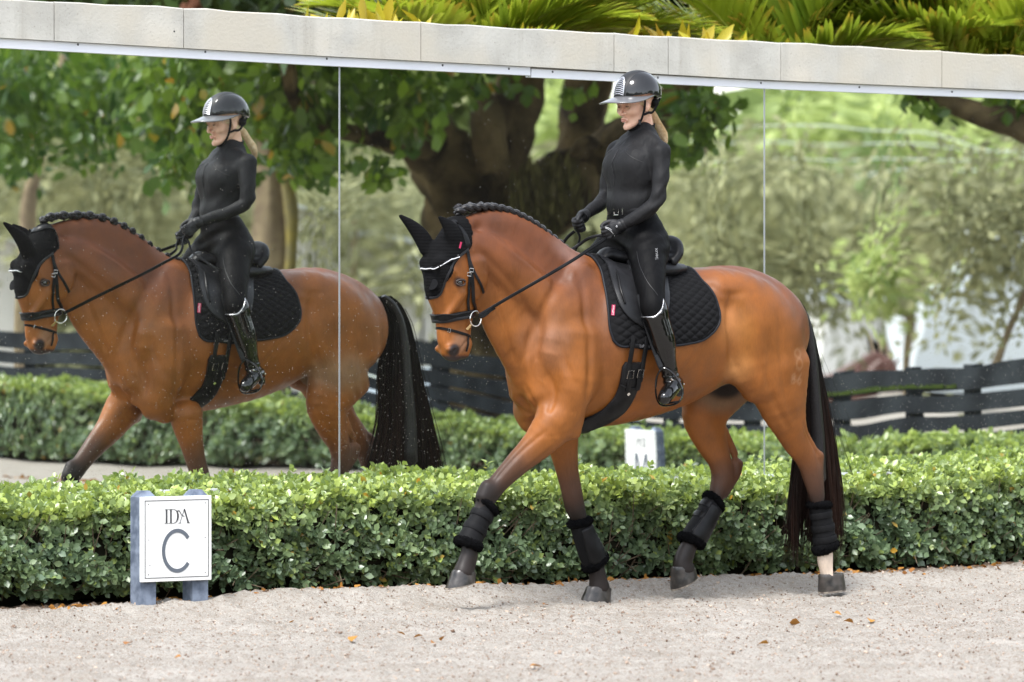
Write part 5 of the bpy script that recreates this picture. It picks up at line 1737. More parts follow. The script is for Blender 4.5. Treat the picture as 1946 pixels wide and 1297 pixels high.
# --- gloves
glf = Field(); hands(glf, .0)
for sd, (w_, rng_) in ((1, (WL, ((-.02, .42), (0.0, .22), (1.70, 1.92)))), (-1, (WR, ((.10, .52), (-.24, -.0), (1.74, 2.0))))):
    c_ = L(1170, 434, .10) if sd > 0 else L(1106, 415, -.095)
    gg = Field(); gg.p = [p for p in glf.p]
    gg.chain([L(*(ARML if sd > 0 else ARMR)[-1][:3]), w_], [.030, .027], k=.006)
    xr = (w_[0] - .06, w_[0] + .16)
    g_ = to_mesh(gg, 'glove', GLOVE, rider, xr, (w_[1] - .10, w_[1] + .10), (w_[2] - .12, w_[2] + .08), .0032)
    mb = MB()
    A0 = np.array(L(*(ARML if sd > 0 else ARMR)[-1][:3])); ax_ = np.array(w_) - A0; ax_ /= np.linalg.norm(ax_)
    b1 = np.cross(ax_, [0, 1, 0]); b1 /= np.linalg.norm(b1); b2 = np.cross(ax_, b1)
    cc_ = A0 + ax_ * .018
    pts = [Vector(cc_ + (b1 * math.cos(t) + b2 * math.sin(t)) * .0305) for t in np.linspace(0, 6.2832, 25)[:-1]]
    nn = [Vector(b1 * math.cos(t) + b2 * math.sin(t)) for t in np.linspace(0, 6.2832, 25)[:-1]]
    ribbon(mb, pts, nn, .026, .004, closed=True); mb.build('wrist_strap', LEATHER_G, g_)
    if sd > 0:
        GB = BVHTree.FromPolygons([v.co for v in g_.data.vertices], [tuple(p.vertices) for p in g_.data.polygons])
        for pix in ([(1142, 434), (1152, 434), (1162, 441), (1168, 449)], [(1150, 432), (1157, 434), (1162, 438)]):
            Q = [hit(a, b, .0012, bvh=GB)[0] for a, b in pix]
            mb = MB(); mb.tube(catmull(np.array([tuple(p) for p in Q]), 4), .0011, 5); mb.build('glove_piping', WHITEINK, g_)
        q, n = hit(1171, 431, .006, bvh=GB); mb = MB()
        mb.tube([q + Vector((math.cos(t) * .004, 0, math.sin(t) * .004)) for t in np.linspace(0, 6.28, 9)[:-1]], .0012, 5, closed=True); mb.build('glove_badge', WHITEINK, g_)

# --- long boots
lbf = Field()
for sd in (1, -1):
    one = Field()
    one.chain([L(*p[:3]) * np.array([1, sd, 1]) for p in CALF], [p[3] + .004 for p in CALF], k=.02)
    one.chain([L(1240, 580, .350) * np.array([1, sd, 1]), L(1244, 592, .356) * np.array([1, sd, 1])], [.060, .064], k=.02)
    one.chain([L(*p[:3]) * np.array([1, sd, 1]) for p in FOOT], [p[3] + .003 for p in FOOT], k=.02)
    # heel block
    one.chain([L(1290, 736, .342) * np.array([1, sd, 1]), L(1291, 746, .342) * np.array([1, sd, 1])], .024, k=.01)
    def crease(v, sd=sd):
        an = L(1275, 722, .365) * np.array([1, sd, 1])
        d = np.linalg.norm(v - an, axis=1)
        return .0055 * np.exp(-(d / .045) ** 2) * np.sin(200 * v[:, 2] + 60 * v[:, 0] + 2 * np.sin(60 * v[:, 1])) + .0016 * np.sin(30 * v[:, 2] + 14 * v[:, 0])
    g = (axis_grid(-.22, .30, .006), axis_grid(.20, .50, .006) if sd > 0 else axis_grid(-.50, -.20, .006), axis_grid(.86, 1.56, .006))
    D = one.eval(*g)
    # open top: cut along a slanted line rising to the front of the knee outside
    Xc, Zc = g[0][:, None, None], g[2][None, None, :]
    kx = L(1244, 592, .356)[0]
    zc = L(0, 603)[2] + 0.085 * np.clip((kx + .03 - Xc) / .09, -.1, 1.0) + .045 * np.exp(-((Xc - kx + .03) / .026) ** 2)
    D = np.maximum(D, (Zc - zc).astype(np.float32) * .8)
    v, q = surface_nets(D, *g)
    gx_, gy_, gz_ = np.gradient(D, g[0], g[1], g[2])
    ix = [np.clip(np.searchsorted(g[a], v[:, a]) - 1, 0, len(g[a]) - 2) for a in range(3)]
    n = np.stack([gx_[ix[0], ix[1], ix[2]], gy_[ix[0], ix[1], ix[2]], gz_[ix[0], ix[1], ix[2]]], 1); n /= np.linalg.norm(n, axis=1)[:, None] + 1e-9
    bo = mesh_obj('riding_boot', v + n * crease(v)[:, None], q[:, ::-1].copy(), PATENT, rider)
    BOB = BVHTree.FromPolygons([w.co for w in bo.data.vertices], [tuple(p.vertices) for p in bo.data.polygons])
    # piping of silver along the top
    top = []
    cen = np.array(L(1244, 592, .356)) * np.array([1, sd, 1])
    for t in np.linspace(0, 6.2832, 41)[:-1]:
        xx = cen[0] + .066 * math.cos(t); y_ = cen[1] + .066 * math.sin(t)
        zz = L(0, 603)[2] + 0.085 * float(np.clip((kx + .03 - xx) / .09, -.1, 1.0)) + .045 * math.exp(-((xx - kx + .03) / .026) ** 2)
        loc, nn, i_, d_ = BOB.find_nearest(Vector((xx, y_, zz))); top.append(loc)
    for _ in range(2): top = [(top[i - 1] + top[i] * 2 + top[(i + 1) % 40]) / 4 for i in range(40)]
    mb = MB(); mb.tube(top, .0020, 6, closed=True); mb.build('boot_piping', SILVER, bo)
    # spur and strap
    mb = MB(); sp = [L(1276, 722, .405), L(1288, 724, .388), L(1295, 727, .356), L(1291, 724, .322)]
    mb.tube(catmull(np.array([p * np.array([1, sd, 1]) for p in sp]), 5), .0042, 8)
    sp2 = [L(1295, 727, .356), L(1300, 731, .354)]
    mb.tube([p * np.array([1, sd, 1]) for p in sp2], [.0045, .003], 8); mb.build('spur', STEEL, bo)
    mb = MB(); strap_px(mb, [(1268, 702), (1280, 712), (1287, 722), (1290, 738)], .007, .003, .002, side=sd, bvh=BOB if sd > 0 else BVHTree.FromPolygons([Vector((w.co.x, -w.co.y, w.co.z)) for w in bo.data.vertices], [tuple(p.vertices) for p in bo.data.polygons]))
    mb.build('spur_strap', LEATHER, bo)

# --- helmet
helmet = empty('helmet', (0, 0, 0)); helmet.parent = rider
HO = L(1211, 181, 0)
def HP(f, l, u): return HO + HF * f + HLft * l + HU * u
nth, nph = 40, 64
rows = []
def hel(th, ph, sc=1.0):
    """th from the crown down, ph round from the front"""
    a, b, c_ = .126 * sc, .108 * sc, .122 * sc
    f, l, u = a * math.sin(th) * math.cos(ph), b * math.sin(th) * math.sin(ph), c_ * math.cos(th)
    if f < 0: f *= 1.04
    return HP(f, l, u)
def rimth(ph):
    # lower edge: level at the front and sides, dropping over the nape
    return math.radians(87 + 21 * max(0, -math.cos(ph)) ** .8)
v = []; f = []; mi = []
for i in range(nth + 1):
    for k in range(nph):
        ph = 2 * math.pi * k / nph
        th = rimth(ph) * i / nth
        p = hel(th, ph)
        v.append(p)
for i in range(nth):
    for k in range(nph):
        k2 = (k + 1) % nph
        f.append((i * nph + k, (i + 1) * nph + k, (i + 1) * nph + k2, i * nph + k2))
mb = MB(); mb.add(v, f)
lo = [v[nth * nph + k] for k in range(nph)]
sh = mb.build('shell', HELM, helmet)
md = sh.modifiers.new('thick', 'SOLIDIFY'); md.thickness = .018; md.offset = -1 if False else 1
md.thickness = -.016
# matte central band, a little proud, narrowing to the back
v = []; f = []
nb, mbn = 46, 15
for i in range(nb + 1):
    al = math.radians(-92 + 184 * i / nb)          # from front rim over the crown to the back
    for k in range(mbn):
        w_ = (.050 - .010 * (i / nb)) * (1 if k not in (0, mbn - 1) else 1.02)
        l = (k / (mbn - 1) - .5) * 2 * w_
        # on ellipsoid
        b = .108; rem = math.sqrt(max(1 - (l / b) ** 2, 0))
        sc = 1.015 if k not in (0, mbn - 1) else .99
        ff = -.126 * math.sin(al) * rem * (1.04 if al > 0 else 1); uu = .122 * math.cos(al) * rem
        v.append(HP(ff * sc, l, uu * sc))
for i in range(nb):
    for k in range(mbn - 1):
        f.append((i * mbn + k, (i + 1) * mbn + k, (i + 1) * mbn + k + 1, i * mbn + k + 1))
mb = MB(); mb.add(v, f); mb.build('central_band', HMAT, helmet)
# peak: broad, slightly curved down
v = []; f = []; na_ = 41; nr = 8
for j in range(nr + 1):
    for i in range(na_):
        ph = math.radians(-100 + 200 * i / (na_ - 1))
        r = j / nr
        reach = .082 * max(0, math.cos(ph * .88)) ** 1.1 + .006
        ff = .122 * math.cos(ph) + r * reach * math.cos(ph * .55); ll = .106 * math.sin(ph) + r * reach * .75 * math.sin(ph)
        uu = .011 - .020 * (ll / .12) ** 2 - .020 * r * max(0, math.cos(ph)) - .002
        v.append(HP(ff, ll, uu))
for j in range(nr):
    for i in range(na_ - 1):
        f.append((j * na_ + i, j * na_ + i + 1, (j + 1) * na_ + i + 1, (j + 1) * na_ + i))
mb = MB(); mb.add(v, f); pk = mb.build('peak', PEAK, helmet)
md = pk.modifiers.new('thick', 'SOLIDIFY'); md.thickness = .005; md.offset = 0
# silver grille of slats on the front of the band
def gp(u_, l_, off):
    al = math.radians(-(84 - 46 * u_)); b = .108; rem = math.sqrt(1 - (l_ / b) ** 2)
    return HP(-.126 * math.sin(al) * rem * (1 + off), l_, .122 * math.cos(al) * rem * (1 + off))
outline = [(0, -.036), (.25, -.036), (.5, -.034), (.75, -.027), (.95, -.014), (1.02, 0), (.95, .014), (.75, .027), (.5, .034), (.25, .036), (0, .036)]
mb = MB(); mb.tube([gp(a, b, .025) for a, b in catmull(np.array(outline, float), 3)], .0032, 6); mb.build('grille_frame', SILVER, helmet)
for row in range(9):
    u_ = .08 + row * .105; wd = .033 * math.sqrt(max(0.05, 1 - (u_ ** 3)))
    mb = MB()
    mb.tube([gp(u_ - .04, -wd, .024), gp(u_ + .02, -wd * .45, .027), gp(u_ + .03, 0, .028), gp(u_ + .02, wd * .45, .027), gp(u_ - .04, wd, .024)], .0024, 5)
    mb.build('grille_slat', SILVER, helmet)
# back ventilation line, harness
mb = MB()
for s in (1, -1):
    for path, r_ in (([HP(.032, s * .093, -.006), HP(.026, s * .082, -.045), H(.022, s * .072, -.050), H(.034, s * .056, -.085), H(.050, s * .030, -.112), H(.056, 0, -.120)], .0068),
                     ([HP(-.085, s * .070, -.030), H(-.045, s * .076, -.040), H(-.010, s * .079, -.042), H(.016, s * .073, -.048)], .0062)):
        mb = MB(); mb.tube(catmull(np.array(path), 4), r_, 6, flat=.45, up=(0, 1, 0)); mb.build('harness_strap', NEO, helmet)
mb = MB(); q = H(.036, .058, -.082); mb.box(q, (.014, .008, .026), bev=.002); mb.build('clasp', SEAM, helmet)
# inner padding behind the ear down to the nape
pf = Field(); pf.chain([H(-.075, -.062, .000), H(-.105, 0, -.010), H(-.075, .062, .000)], .022, .02, k=.02)
to_mesh(pf, 'nape_pad', NEO, helmet, (HC[0] - .20, HC[0] + .02), (-.12, .12), (HC[2] - .12, HC[2] + .12), .006)

# --- hair: cap behind the ears and ponytail
rw = np.random.default_rng(21)
hair_root = None
mb = MB()
for i in range(420):
    a = rw.uniform(0, 6.283); r_ = math.sqrt(rw.uniform(0, 1))
    e = np.array([0, math.cos(a) * r_, math.sin(a) * r_])
    sp = [H(-.070, 0, -.030) + e * .016, H(-.098, 0, -.050) + e * .016, H(-.118, 0, -.085) + e * .019, H(-.135, 0, -.125) + e * .018, H(-.150 - .01 * rw.random(), 0, -.165) + e * .016, H(-.158, .004, -.190 - .02 * rw.random()) + e * .011]
    sp = [p + rw.normal(0, .0012, 3) + e * .0028 * q_ for q_, p in enumerate(sp)]
    mb.tube(catmull(np.array(sp), 2), [.0016] * 9 + [.0010, .0004], 3, cap=False)
pony = mb.build('ponytail', BLOND, rider); tag(pony, kind='stuff')
mb = MB()
for i in range(170):
    s = 1 if i % 2 else -1
    u = rw.uniform(0, 1)
    A = H(.030 - .03 * u, s * (.066 + rw.normal(0, .002)), .012 + rw.normal(0, .004)); B = H(-.030, s * .070, -.012 - .03 * u); C = H(-.075, s * .03, -.030)
    mb.tube([A, B + rw.normal(0, .002, 3), C], [.0014, .0016, .0014], 3, cap=False)
o = mb.build('hair_strands', BLOND, rider); tag(o, kind='stuff')

# --- stirrups hang from the saddle
for sd in (1, -1):
    def S(p): return Vector(L(*p)) * 1.0 if sd > 0 else Vector(L(*p) * np.array([1, -1, 1]))
    pts = [S(p) for p in ((1262, 700, 0.387), (1250, 712, 0.365), (1246, 735, 0.353), (1248, 757, 0.357), (1256, 770, 0.373), (1272, 771, 0.407), (1288, 766, 0.440), (1297, 752, 0.455), (1294, 732, 0.447), (1280, 711, 0.420))]
    mb = MB(); mb.tube(catmull(np.array([tuple(p) for p in pts]), 4, closed=True), .0062, 8, closed=True, flat=.8); st = mb.build('stirrup_iron', PATENT, saddle)
    mb = MB(); a, b = S((1256, 768, 0.373)), S((1289, 764, 0.440)); d = (b - a)
    fwd_ = Vector((d.y, -d.x, 0)).normalized() * (1 if sd > 0 else -1)
    ribbon(mb, [a.lerp(b, t) for t in (0, .33, .66, 1)], [Vector((0, 0, 1))] * 4, .045, .010); mb.build('tread', NEO, st)
    pts = [S(p) for p in ((1214, 560, 0.305), (1226, 610, 0.335), (1240, 655, 0.360), (1252, 690, 0.380), (1258, 702, 0.387))]
    mb = MB(); C_ = catmull(np.array([tuple(p) for p in pts]), 4); ribbon(mb, [Vector(tuple(p)) for p in C_], [Vector((.25, sd, 0))] * len(C_), .024, .005); mb.build('stirrup_leather', LEATHER, saddle)
    mb = MB(); ribbon(mb, [Vector(tuple(C_[-7])) + Vector((0, sd * .004, 0)), Vector(tuple(C_[-3])) + Vector((0, sd * .004, 0))], [Vector((.25, sd, 0))] * 2, .022, .004); mb.build('leather_keeper', LEATHER_G, saddle)
# ================================================================== PLANTS: helpers
def unit(a):
    a = np.asarray(a, float); return a / (np.linalg.norm(a, axis=-1, keepdims=True) + 1e-12)

LEAF_T = np.array([(0, 0, 0), (.30, .30, .05), (.30, -.30, .05), (.62, .36, .04), (.62, -.36, .04), (1, 0, -.05), (.32, 0, -.02), (.66, 0, -.03)])
LEAF_F = np.array([(0, 6, 1), (0, 2, 6), (6, 3, 1), (6, 7, 3), (6, 2, 4), (6, 4, 7), (7, 5, 3), (7, 4, 5)])
DIA_T = np.array([(0, 0, 0), (.5, .30, .04), (1, 0, 0), (.5, -.30, .04)])
DIA_F = np.array([(0, 1, 2), (0, 2, 3)])

def scatter(name, pos, dirs, size, material, parent=None, tint=None, turn=None, T=LEAF_T, Fc=LEAF_F, wid=1.0, nrm=None, rng=RNG, base=None, post=None, kind='stuff'):
    pos = np.asarray(pos, float); N = len(pos)
    d = unit(dirs)
    if nrm is None:
        nrm = rng.normal(size=(N, 3)); nrm[:, 2] += 1.2
    s = unit(np.cross(nrm, d)); n = np.cross(d, s)
    size = np.broadcast_to(size, (N,))
    V = pos[:, None] + (T[None, :, 0:1] * d[:, None] + T[None, :, 1:2] * wid * s[:, None] + T[None, :, 2:3] * n[:, None]) * size[:, None, None]
    V = V.reshape(-1, 3)
    F = (Fc[None] + (np.arange(N) * len(T))[:, None, None]).reshape(-1, Fc.shape[1])
    if post is not None: V = post(V)
    if base is not None: V = V - np.asarray(base)
    o = mesh_obj(name, V, F, material, parent, smooth=True)
    tint = np.clip(.72 * np.repeat(rng.uniform(0, 1, N // 14 + 1) ** 1.3, 14)[:N] + .28 * rng.uniform(0, 1, N), 0, 1) if tint is None else np.clip(tint, 0, 1)
    turn = (rng.uniform(0, 1, N) > .985) * rng.uniform(.4, 1, N) if turn is None else turn
    float_attr(o, 'tint', np.repeat(tint, len(T))); float_attr(o, 'turn', np.repeat(turn, len(T)))
    if kind: tag(o, kind=kind)
    return o

HEDGE_LEAF = leaf_mat('hedge leaf', (0.125, 0.195, 0.130), (0.38, 0.47, 0.100), rough=.32, trans=.30, spec=.7)
FICUS_LEAF = leaf_mat('broad glossy leaf', (0.030, 0.082, 0.016), (0.24, 0.36, 0.030), rough=.34, trans=.40)
PALM_LEAF = leaf_mat('palm leaflet', (0.065, 0.17, 0.022), (0.42, 0.50, 0.045), rough=.4, trans=.40)
FAR_LEAF = leaf_mat('distant foliage', (0.15, 0.22, 0.065), (0.46, 0.54, 0.18), rough=.6, trans=.35)  # lightened: distance haze put into the leaf colour
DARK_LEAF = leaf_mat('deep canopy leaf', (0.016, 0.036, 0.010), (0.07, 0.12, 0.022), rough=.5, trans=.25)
PINE_LEAF = leaf_mat('feathery olive needles', (0.115, 0.125, 0.055), (0.42, 0.42, 0.21), rough=.7, trans=.30)  # olive tones paled, haze painted in as for the far leaves
BARK = mat('dark bark', (0.024, 0.017, 0.011), .9, .10, noise=(2.2, (0.16, 0.115, 0.058), 6), bump=(9, 1.0, .06))
BARK_L = mat('pale brown bark', (0.17, 0.125, 0.085), .9, .15, noise=(4, (0.28, 0.22, 0.13), 5), bump=(12, 1.0, .02))
TWIG = mat('grey brown twig', (0.10, 0.075, 0.05), .9, .1, noise=(30, (.18, .14, .10), 3))
CORE_DARK = mat('hedge light block', (0.020, 0.019, 0.012), .95, .05)

# ================================================================== HEDGES
def hedge(name, label, O, U, Vv, t0, t1, n0, n1, hfun, spacing, leaf, singles, seed, low=0.05, rng_top=1.0):
    """clipped hedge: O + U*t + V*n, from n0 (back) to n1 (front)"""
    r = np.random.default_rng(seed)
    O, U, Vv = (np.asarray(a, float) for a in (O, U, Vv))
    mid = O + U * (t0 + t1) / 2 + Vv * (n0 + n1) / 2; mid[2] = 0
    root = empty(name, Vector(mid), 0, label, 'hedge')
    Lg, Dp = t1 - t0, n1 - n0
    # rosettes of leaves at shoot tips on front, top and back faces
    P, Nn, top = [], [], []
    nf = int(Lg * .55 / spacing ** 2 * 1.7)
    for face, cnt in (('f', nf), ('t', int(Lg * Dp / spacing ** 2)), ('b', int(nf * .3)), ('e', int(Dp * .5 / spacing ** 2))):
        t = r.uniform(t0, t1, cnt); q = r.uniform(0, 1, cnt)
        H_ = hfun(t)
        lump = .030 * np.sin(t * 7.3 + seed) * np.sin(t * 2.9) + .018 * np.sin(t * 19)
        if face == 'f':
            z = low + (H_ - low) * q
            lum = .045 * np.sin(t * 5 + z * 9) * np.sin(t * 2.3 - z * 5 + 1) + .025 * np.sin(t * 17 + z * 21)
            n = n1 - .02 + lum - .06 * (z < low + .06) - .05 * np.clip((z - H_ + .08) / .08, 0, 1) - np.abs(r.normal(0, .035, cnt))
            nv = np.stack([r.normal(0, .45, cnt), np.ones(cnt), r.normal(.15, .45, cnt)], 1)
        elif face == 'b':
            z = low + (H_ - low) * q; n = n0 + .03 + np.abs(r.normal(0, .03, cnt)); nv = np.stack([r.normal(0, .4, cnt), -np.ones(cnt), r.normal(.2, .4, cnt)], 1)
        elif face == 'e':
            t = np.where(r.random(cnt) > .5, t0, t1); z = low + (H_ - low) * q; n = r.uniform(n0, n1, cnt); nv = np.stack([np.where(t == t0, -1, 1), r.normal(0, .3, cnt), r.normal(0, .3, cnt)], 1)
        else:
            n = n0 + Dp * q
            z = H_ + lump + .02 * np.sin(n * 13 + t * 4) - np.abs(r.normal(0, .020, cnt)) + (r.random(cnt) > .985) * r.uniform(.02, .07, cnt)
            nv = np.stack([r.normal(0, .45, cnt), r.normal(0, .45, cnt), np.ones(cnt)], 1)
        P.append(O + U * t[:, None] + Vv * n[:, None] + np.array([0, 0, 1.0]) * z[:, None])
        w = nv[:, 0:1] * U + nv[:, 1:2] * Vv + nv[:, 2:3] * np.array([0, 0, 1.0])
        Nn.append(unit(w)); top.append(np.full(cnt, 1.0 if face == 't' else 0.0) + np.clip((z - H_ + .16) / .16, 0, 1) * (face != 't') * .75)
    P = np.concatenate(P); Nn = np.concatenate(Nn); top = np.concatenate(top)
    # bare gaps
    gap = np.sin(P @ U * 3.1 + 1.3 * seed) * np.sin(P @ U * 7.7 + P[:, 2] * 14)
    keep = r.random(len(P)) > np.clip((gap - .55) * 1.5, 0, .75) * (top < .5)
    P, Nn, top = P[keep], Nn[keep], top[keep]
    K = 6
    a = unit(np.cross(Nn, r.normal(size=Nn.shape))); b = np.cross(Nn, a)
    ang = (np.arange(K)[None] * 2.4 + r.uniform(0, 6.28, (len(P), 1)))
    spread = r.uniform(.55, 1.25, (len(P), K))
    d = Nn[:, None] * np.cos(spread)[..., None] + (a[:, None] * np.cos(ang)[..., None] + b[:, None] * np.sin(ang)[..., None]) * np.sin(spread)[..., None]
    pos = P[:, None] - Nn[:, None] * (np.arange(K)[None, :, None] * .006) + r.normal(0, .004, (len(P), K, 3))
    fresh = np.repeat(top, K); d = d.reshape(-1, 3); pos = pos.reshape(-1, 3)
    nr = np.repeat(Nn, K, 0) + .4 * r.normal(size=d.shape)
    sz = leaf * r.uniform(.55, 1.15, len(pos))
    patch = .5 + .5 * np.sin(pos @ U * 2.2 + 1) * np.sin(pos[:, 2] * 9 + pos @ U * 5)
    tint = .12 + .58 * fresh * r.uniform(.3, 1.5, len(pos)) + .28 * patch * r.random(len(pos)) + .5 * (r.random(len(pos)) > .93)  # newer growth near the top is yellower green
    turn = (r.random(len(pos)) > .9935) * r.uniform(.5, 1.0, len(pos))
    order = np.arange(len(pos))
    if singles:
        camd = np.linalg.norm(pos - np.array([0, 0, CAMZ]), axis=1) - .4 * (fresh < .3)
        vis = (np.abs(pos[:, 0] / pos[:, 1]) < .092)
        cand = np.where(vis)[0]; cand = cand[np.argsort(camd[cand] - sz[cand] * 18)]
        pick = cand[:singles]
        rest = np.setdiff1d(order, pick)
    else:
        pick, rest = np.array([], int), order
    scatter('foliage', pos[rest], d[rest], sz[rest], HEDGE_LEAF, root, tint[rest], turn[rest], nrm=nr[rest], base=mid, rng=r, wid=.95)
    # leaves one by one (shared meshes, one per tint step)
    if len(pick):
        shared = []
        for k in range(6):
            V = LEAF_T * np.array([1, .95, 1]); me = bpy.data.meshes.new('leaf')
            me.from_pydata(V.tolist(), [], LEAF_F.tolist()); me.materials.append(HEDGE_LEAF)
            me.polygons.foreach_set('use_smooth', np.ones(len(me.polygons), dtype=bool))
            at = me.attributes.new('tint', 'FLOAT', 'POINT'); at.data.foreach_set('value', np.full(8, .08 + k * .16, dtype=np.float32))
            at = me.attributes.new('turn', 'FLOAT', 'POINT'); at.data.foreach_set('value', np.zeros(8, dtype=np.float32))
            shared.append(me)
        for i in pick:
            x = unit(d[i]); s_ = unit(np.cross(nr[i], x)); n_ = np.cross(x, s_)
            M = Matrix(((x[0], s_[0], n_[0], 0), (x[1], s_[1], n_[1], 0), (x[2], s_[2], n_[2], 0), (0, 0, 0, 1)))
            o = bpy.data.objects.new('leaf', shared[int(np.clip(tint[i] * 6, 0, 5))])
            o.matrix_local = Matrix.Translation(Vector(pos[i] - mid)) @ M @ Matrix.Scale(float(sz[i]), 4)
            link(o, root)
    # dark core added inside to block light through the leaves
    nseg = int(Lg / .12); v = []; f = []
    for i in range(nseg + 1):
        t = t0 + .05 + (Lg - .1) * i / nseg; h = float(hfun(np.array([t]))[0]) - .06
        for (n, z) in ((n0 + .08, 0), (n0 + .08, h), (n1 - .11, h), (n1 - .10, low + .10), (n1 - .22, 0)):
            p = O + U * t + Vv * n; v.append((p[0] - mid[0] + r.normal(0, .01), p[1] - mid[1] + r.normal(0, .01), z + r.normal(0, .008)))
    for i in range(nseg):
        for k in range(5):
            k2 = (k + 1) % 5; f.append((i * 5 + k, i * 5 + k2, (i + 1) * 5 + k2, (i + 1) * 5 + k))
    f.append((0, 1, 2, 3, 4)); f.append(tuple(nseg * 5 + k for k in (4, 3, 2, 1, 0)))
    mesh_obj('light_block_core', v, f, CORE_DARK, root, smooth=False)
    # twigs showing between the leaves
    mb = MB()
    for _ in range(int(Lg * 46)):
        t = r.uniform(t0, t1); h = float(hfun(np.array([t]))[0])
        a0 = O + U * t + Vv * (n1 - r.uniform(.12, .30)) + np.array([0, 0, r.uniform(0.0, .2)])
        b0 = O + U * (t + r.normal(0, .10)) + Vv * (n1 - r.uniform(-.03, .08)) + np.array([0, 0, r.uniform(.05, h)])
        c0 = (a0 + b0) / 2 + r.normal(0, .02, 3)
        mb.tube([a0 - mid, c0 - mid, b0 - mid], [.005, .0035, .0018], 4, cap=False)
    tag(mb.build('twigs', TWIG, root), kind='stuff')
    return root

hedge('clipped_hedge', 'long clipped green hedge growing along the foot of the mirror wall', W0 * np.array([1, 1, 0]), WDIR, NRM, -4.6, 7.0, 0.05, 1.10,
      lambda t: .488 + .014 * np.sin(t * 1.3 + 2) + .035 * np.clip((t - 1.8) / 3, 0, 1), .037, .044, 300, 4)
# the long side of the arena is seen only in the mirror; built where it stands
hedge('clipped_hedge', 'green hedge along the long side reflected behind the mirrored horse', W0 * np.array([1, 1, 0]), NRM, -WDIR, 2.0, 30.0, -10.05, -8.95,
      lambda t: np.interp(t, [2, 4.5, 8, 13, 19, 30], [.50, .46, .385, .41, .66, .70]), .052, .058, 0, 9)

# ================================================================== LETTER SIGNS
BOARDM = mat('white sign board', (0.80, 0.80, 0.79), .35, .5, noise=(6, (0.74, 0.735, 0.72), 4))
POSTM = mat('blue grey stained post', (0.085, 0.105, 0.145), .8, .2, noise=(18, (0.20, 0.235, 0.30), 5), bump=(60, .6, .002))
INK = mat('engraved grey letter', (0.095, 0.110, 0.135), .6)
INKD = mat('engraved dark line', (0.05, 0.05, 0.055), .6)

def serif_letters(parent, cx, cz, h, y):
    """I D A in thin-thick roman capitals, facing -y"""
    T_ = h * .135; t_ = h * .035
    def bar(name, quad):
        mb = MB(); n = len(quad)
        mb.add([(cx + a * h, y, cz + b * h) for a, b in quad] + [(cx + a * h, y + .002, cz + b * h) for a, b in quad],
               [tuple(range(n))] + [(i, i + n, (i + 1) % n + n, (i + 1) % n) for i in range(n)])
        return mb
    def join(name, quads):
        mb = MB()
        for q in quads:
            m = bar(name, q); mb.add(m.v, m.f)
        return mb.build(name, INKD, parent, smooth=False)
    # I
    w = .065
    join('letter_i', [[(-.86 - w, -.5), (-.86 + w, -.5), (-.86 + w, .5), (-.86 - w, .5)], [(-1.02, .47), (-.70, .47), (-.70, .5), (-1.02, .5)], [(-1.02, -.5), (-.70, -.5), (-.70, -.47), (-1.02, -.47)]])
    # D: stem and a bowl that swells
    q = [[(-.50 - w, -.5), (-.50 + w, -.5), (-.50 + w, .5), (-.50 - w, .5)], [(-.66, .47), (-.30, .47), (-.30, .5), (-.66, .5)], [(-.66, -.5), (-.30, -.5), (-.30, -.47), (-.66, -.47)]]
    n = 14
    for i in range(n):
        a0, a1 = math.pi / 2 - math.pi * i / n, math.pi / 2 - math.pi * (i + 1) / n
        def o_(a): return (-.30 + .46 * math.cos(a), .5 * math.sin(a))
        def i_(a): return (-.30 + (.46 - .13 * math.cos(a) - .02) * math.cos(a), (.47) * math.sin(a))
        q.append([o_(a0), o_(a1), i_(a1), i_(a0)])
    join('letter_d', q)
    # A: hairline left leg, heavy right leg, sweeping crossbar
    join('letter_a', [[(.22, -.5), (.25, -.5), (.63, .5), (.60, .5)], [(.88, -.5), (1.02, -.5), (.67, .5), (.56, .5)], [(.12, -.5), (.36, -.5), (.36, -.47), (.12, -.47)], [(.80, -.5), (1.10, -.5), (1.10, -.47), (.80, -.47)],
                      [(.02, .30), (.18, .34), (.40, .02), (.62, -.06), (.62, -.02), (.42, .08), (.20, .42), (.04, .40)]])

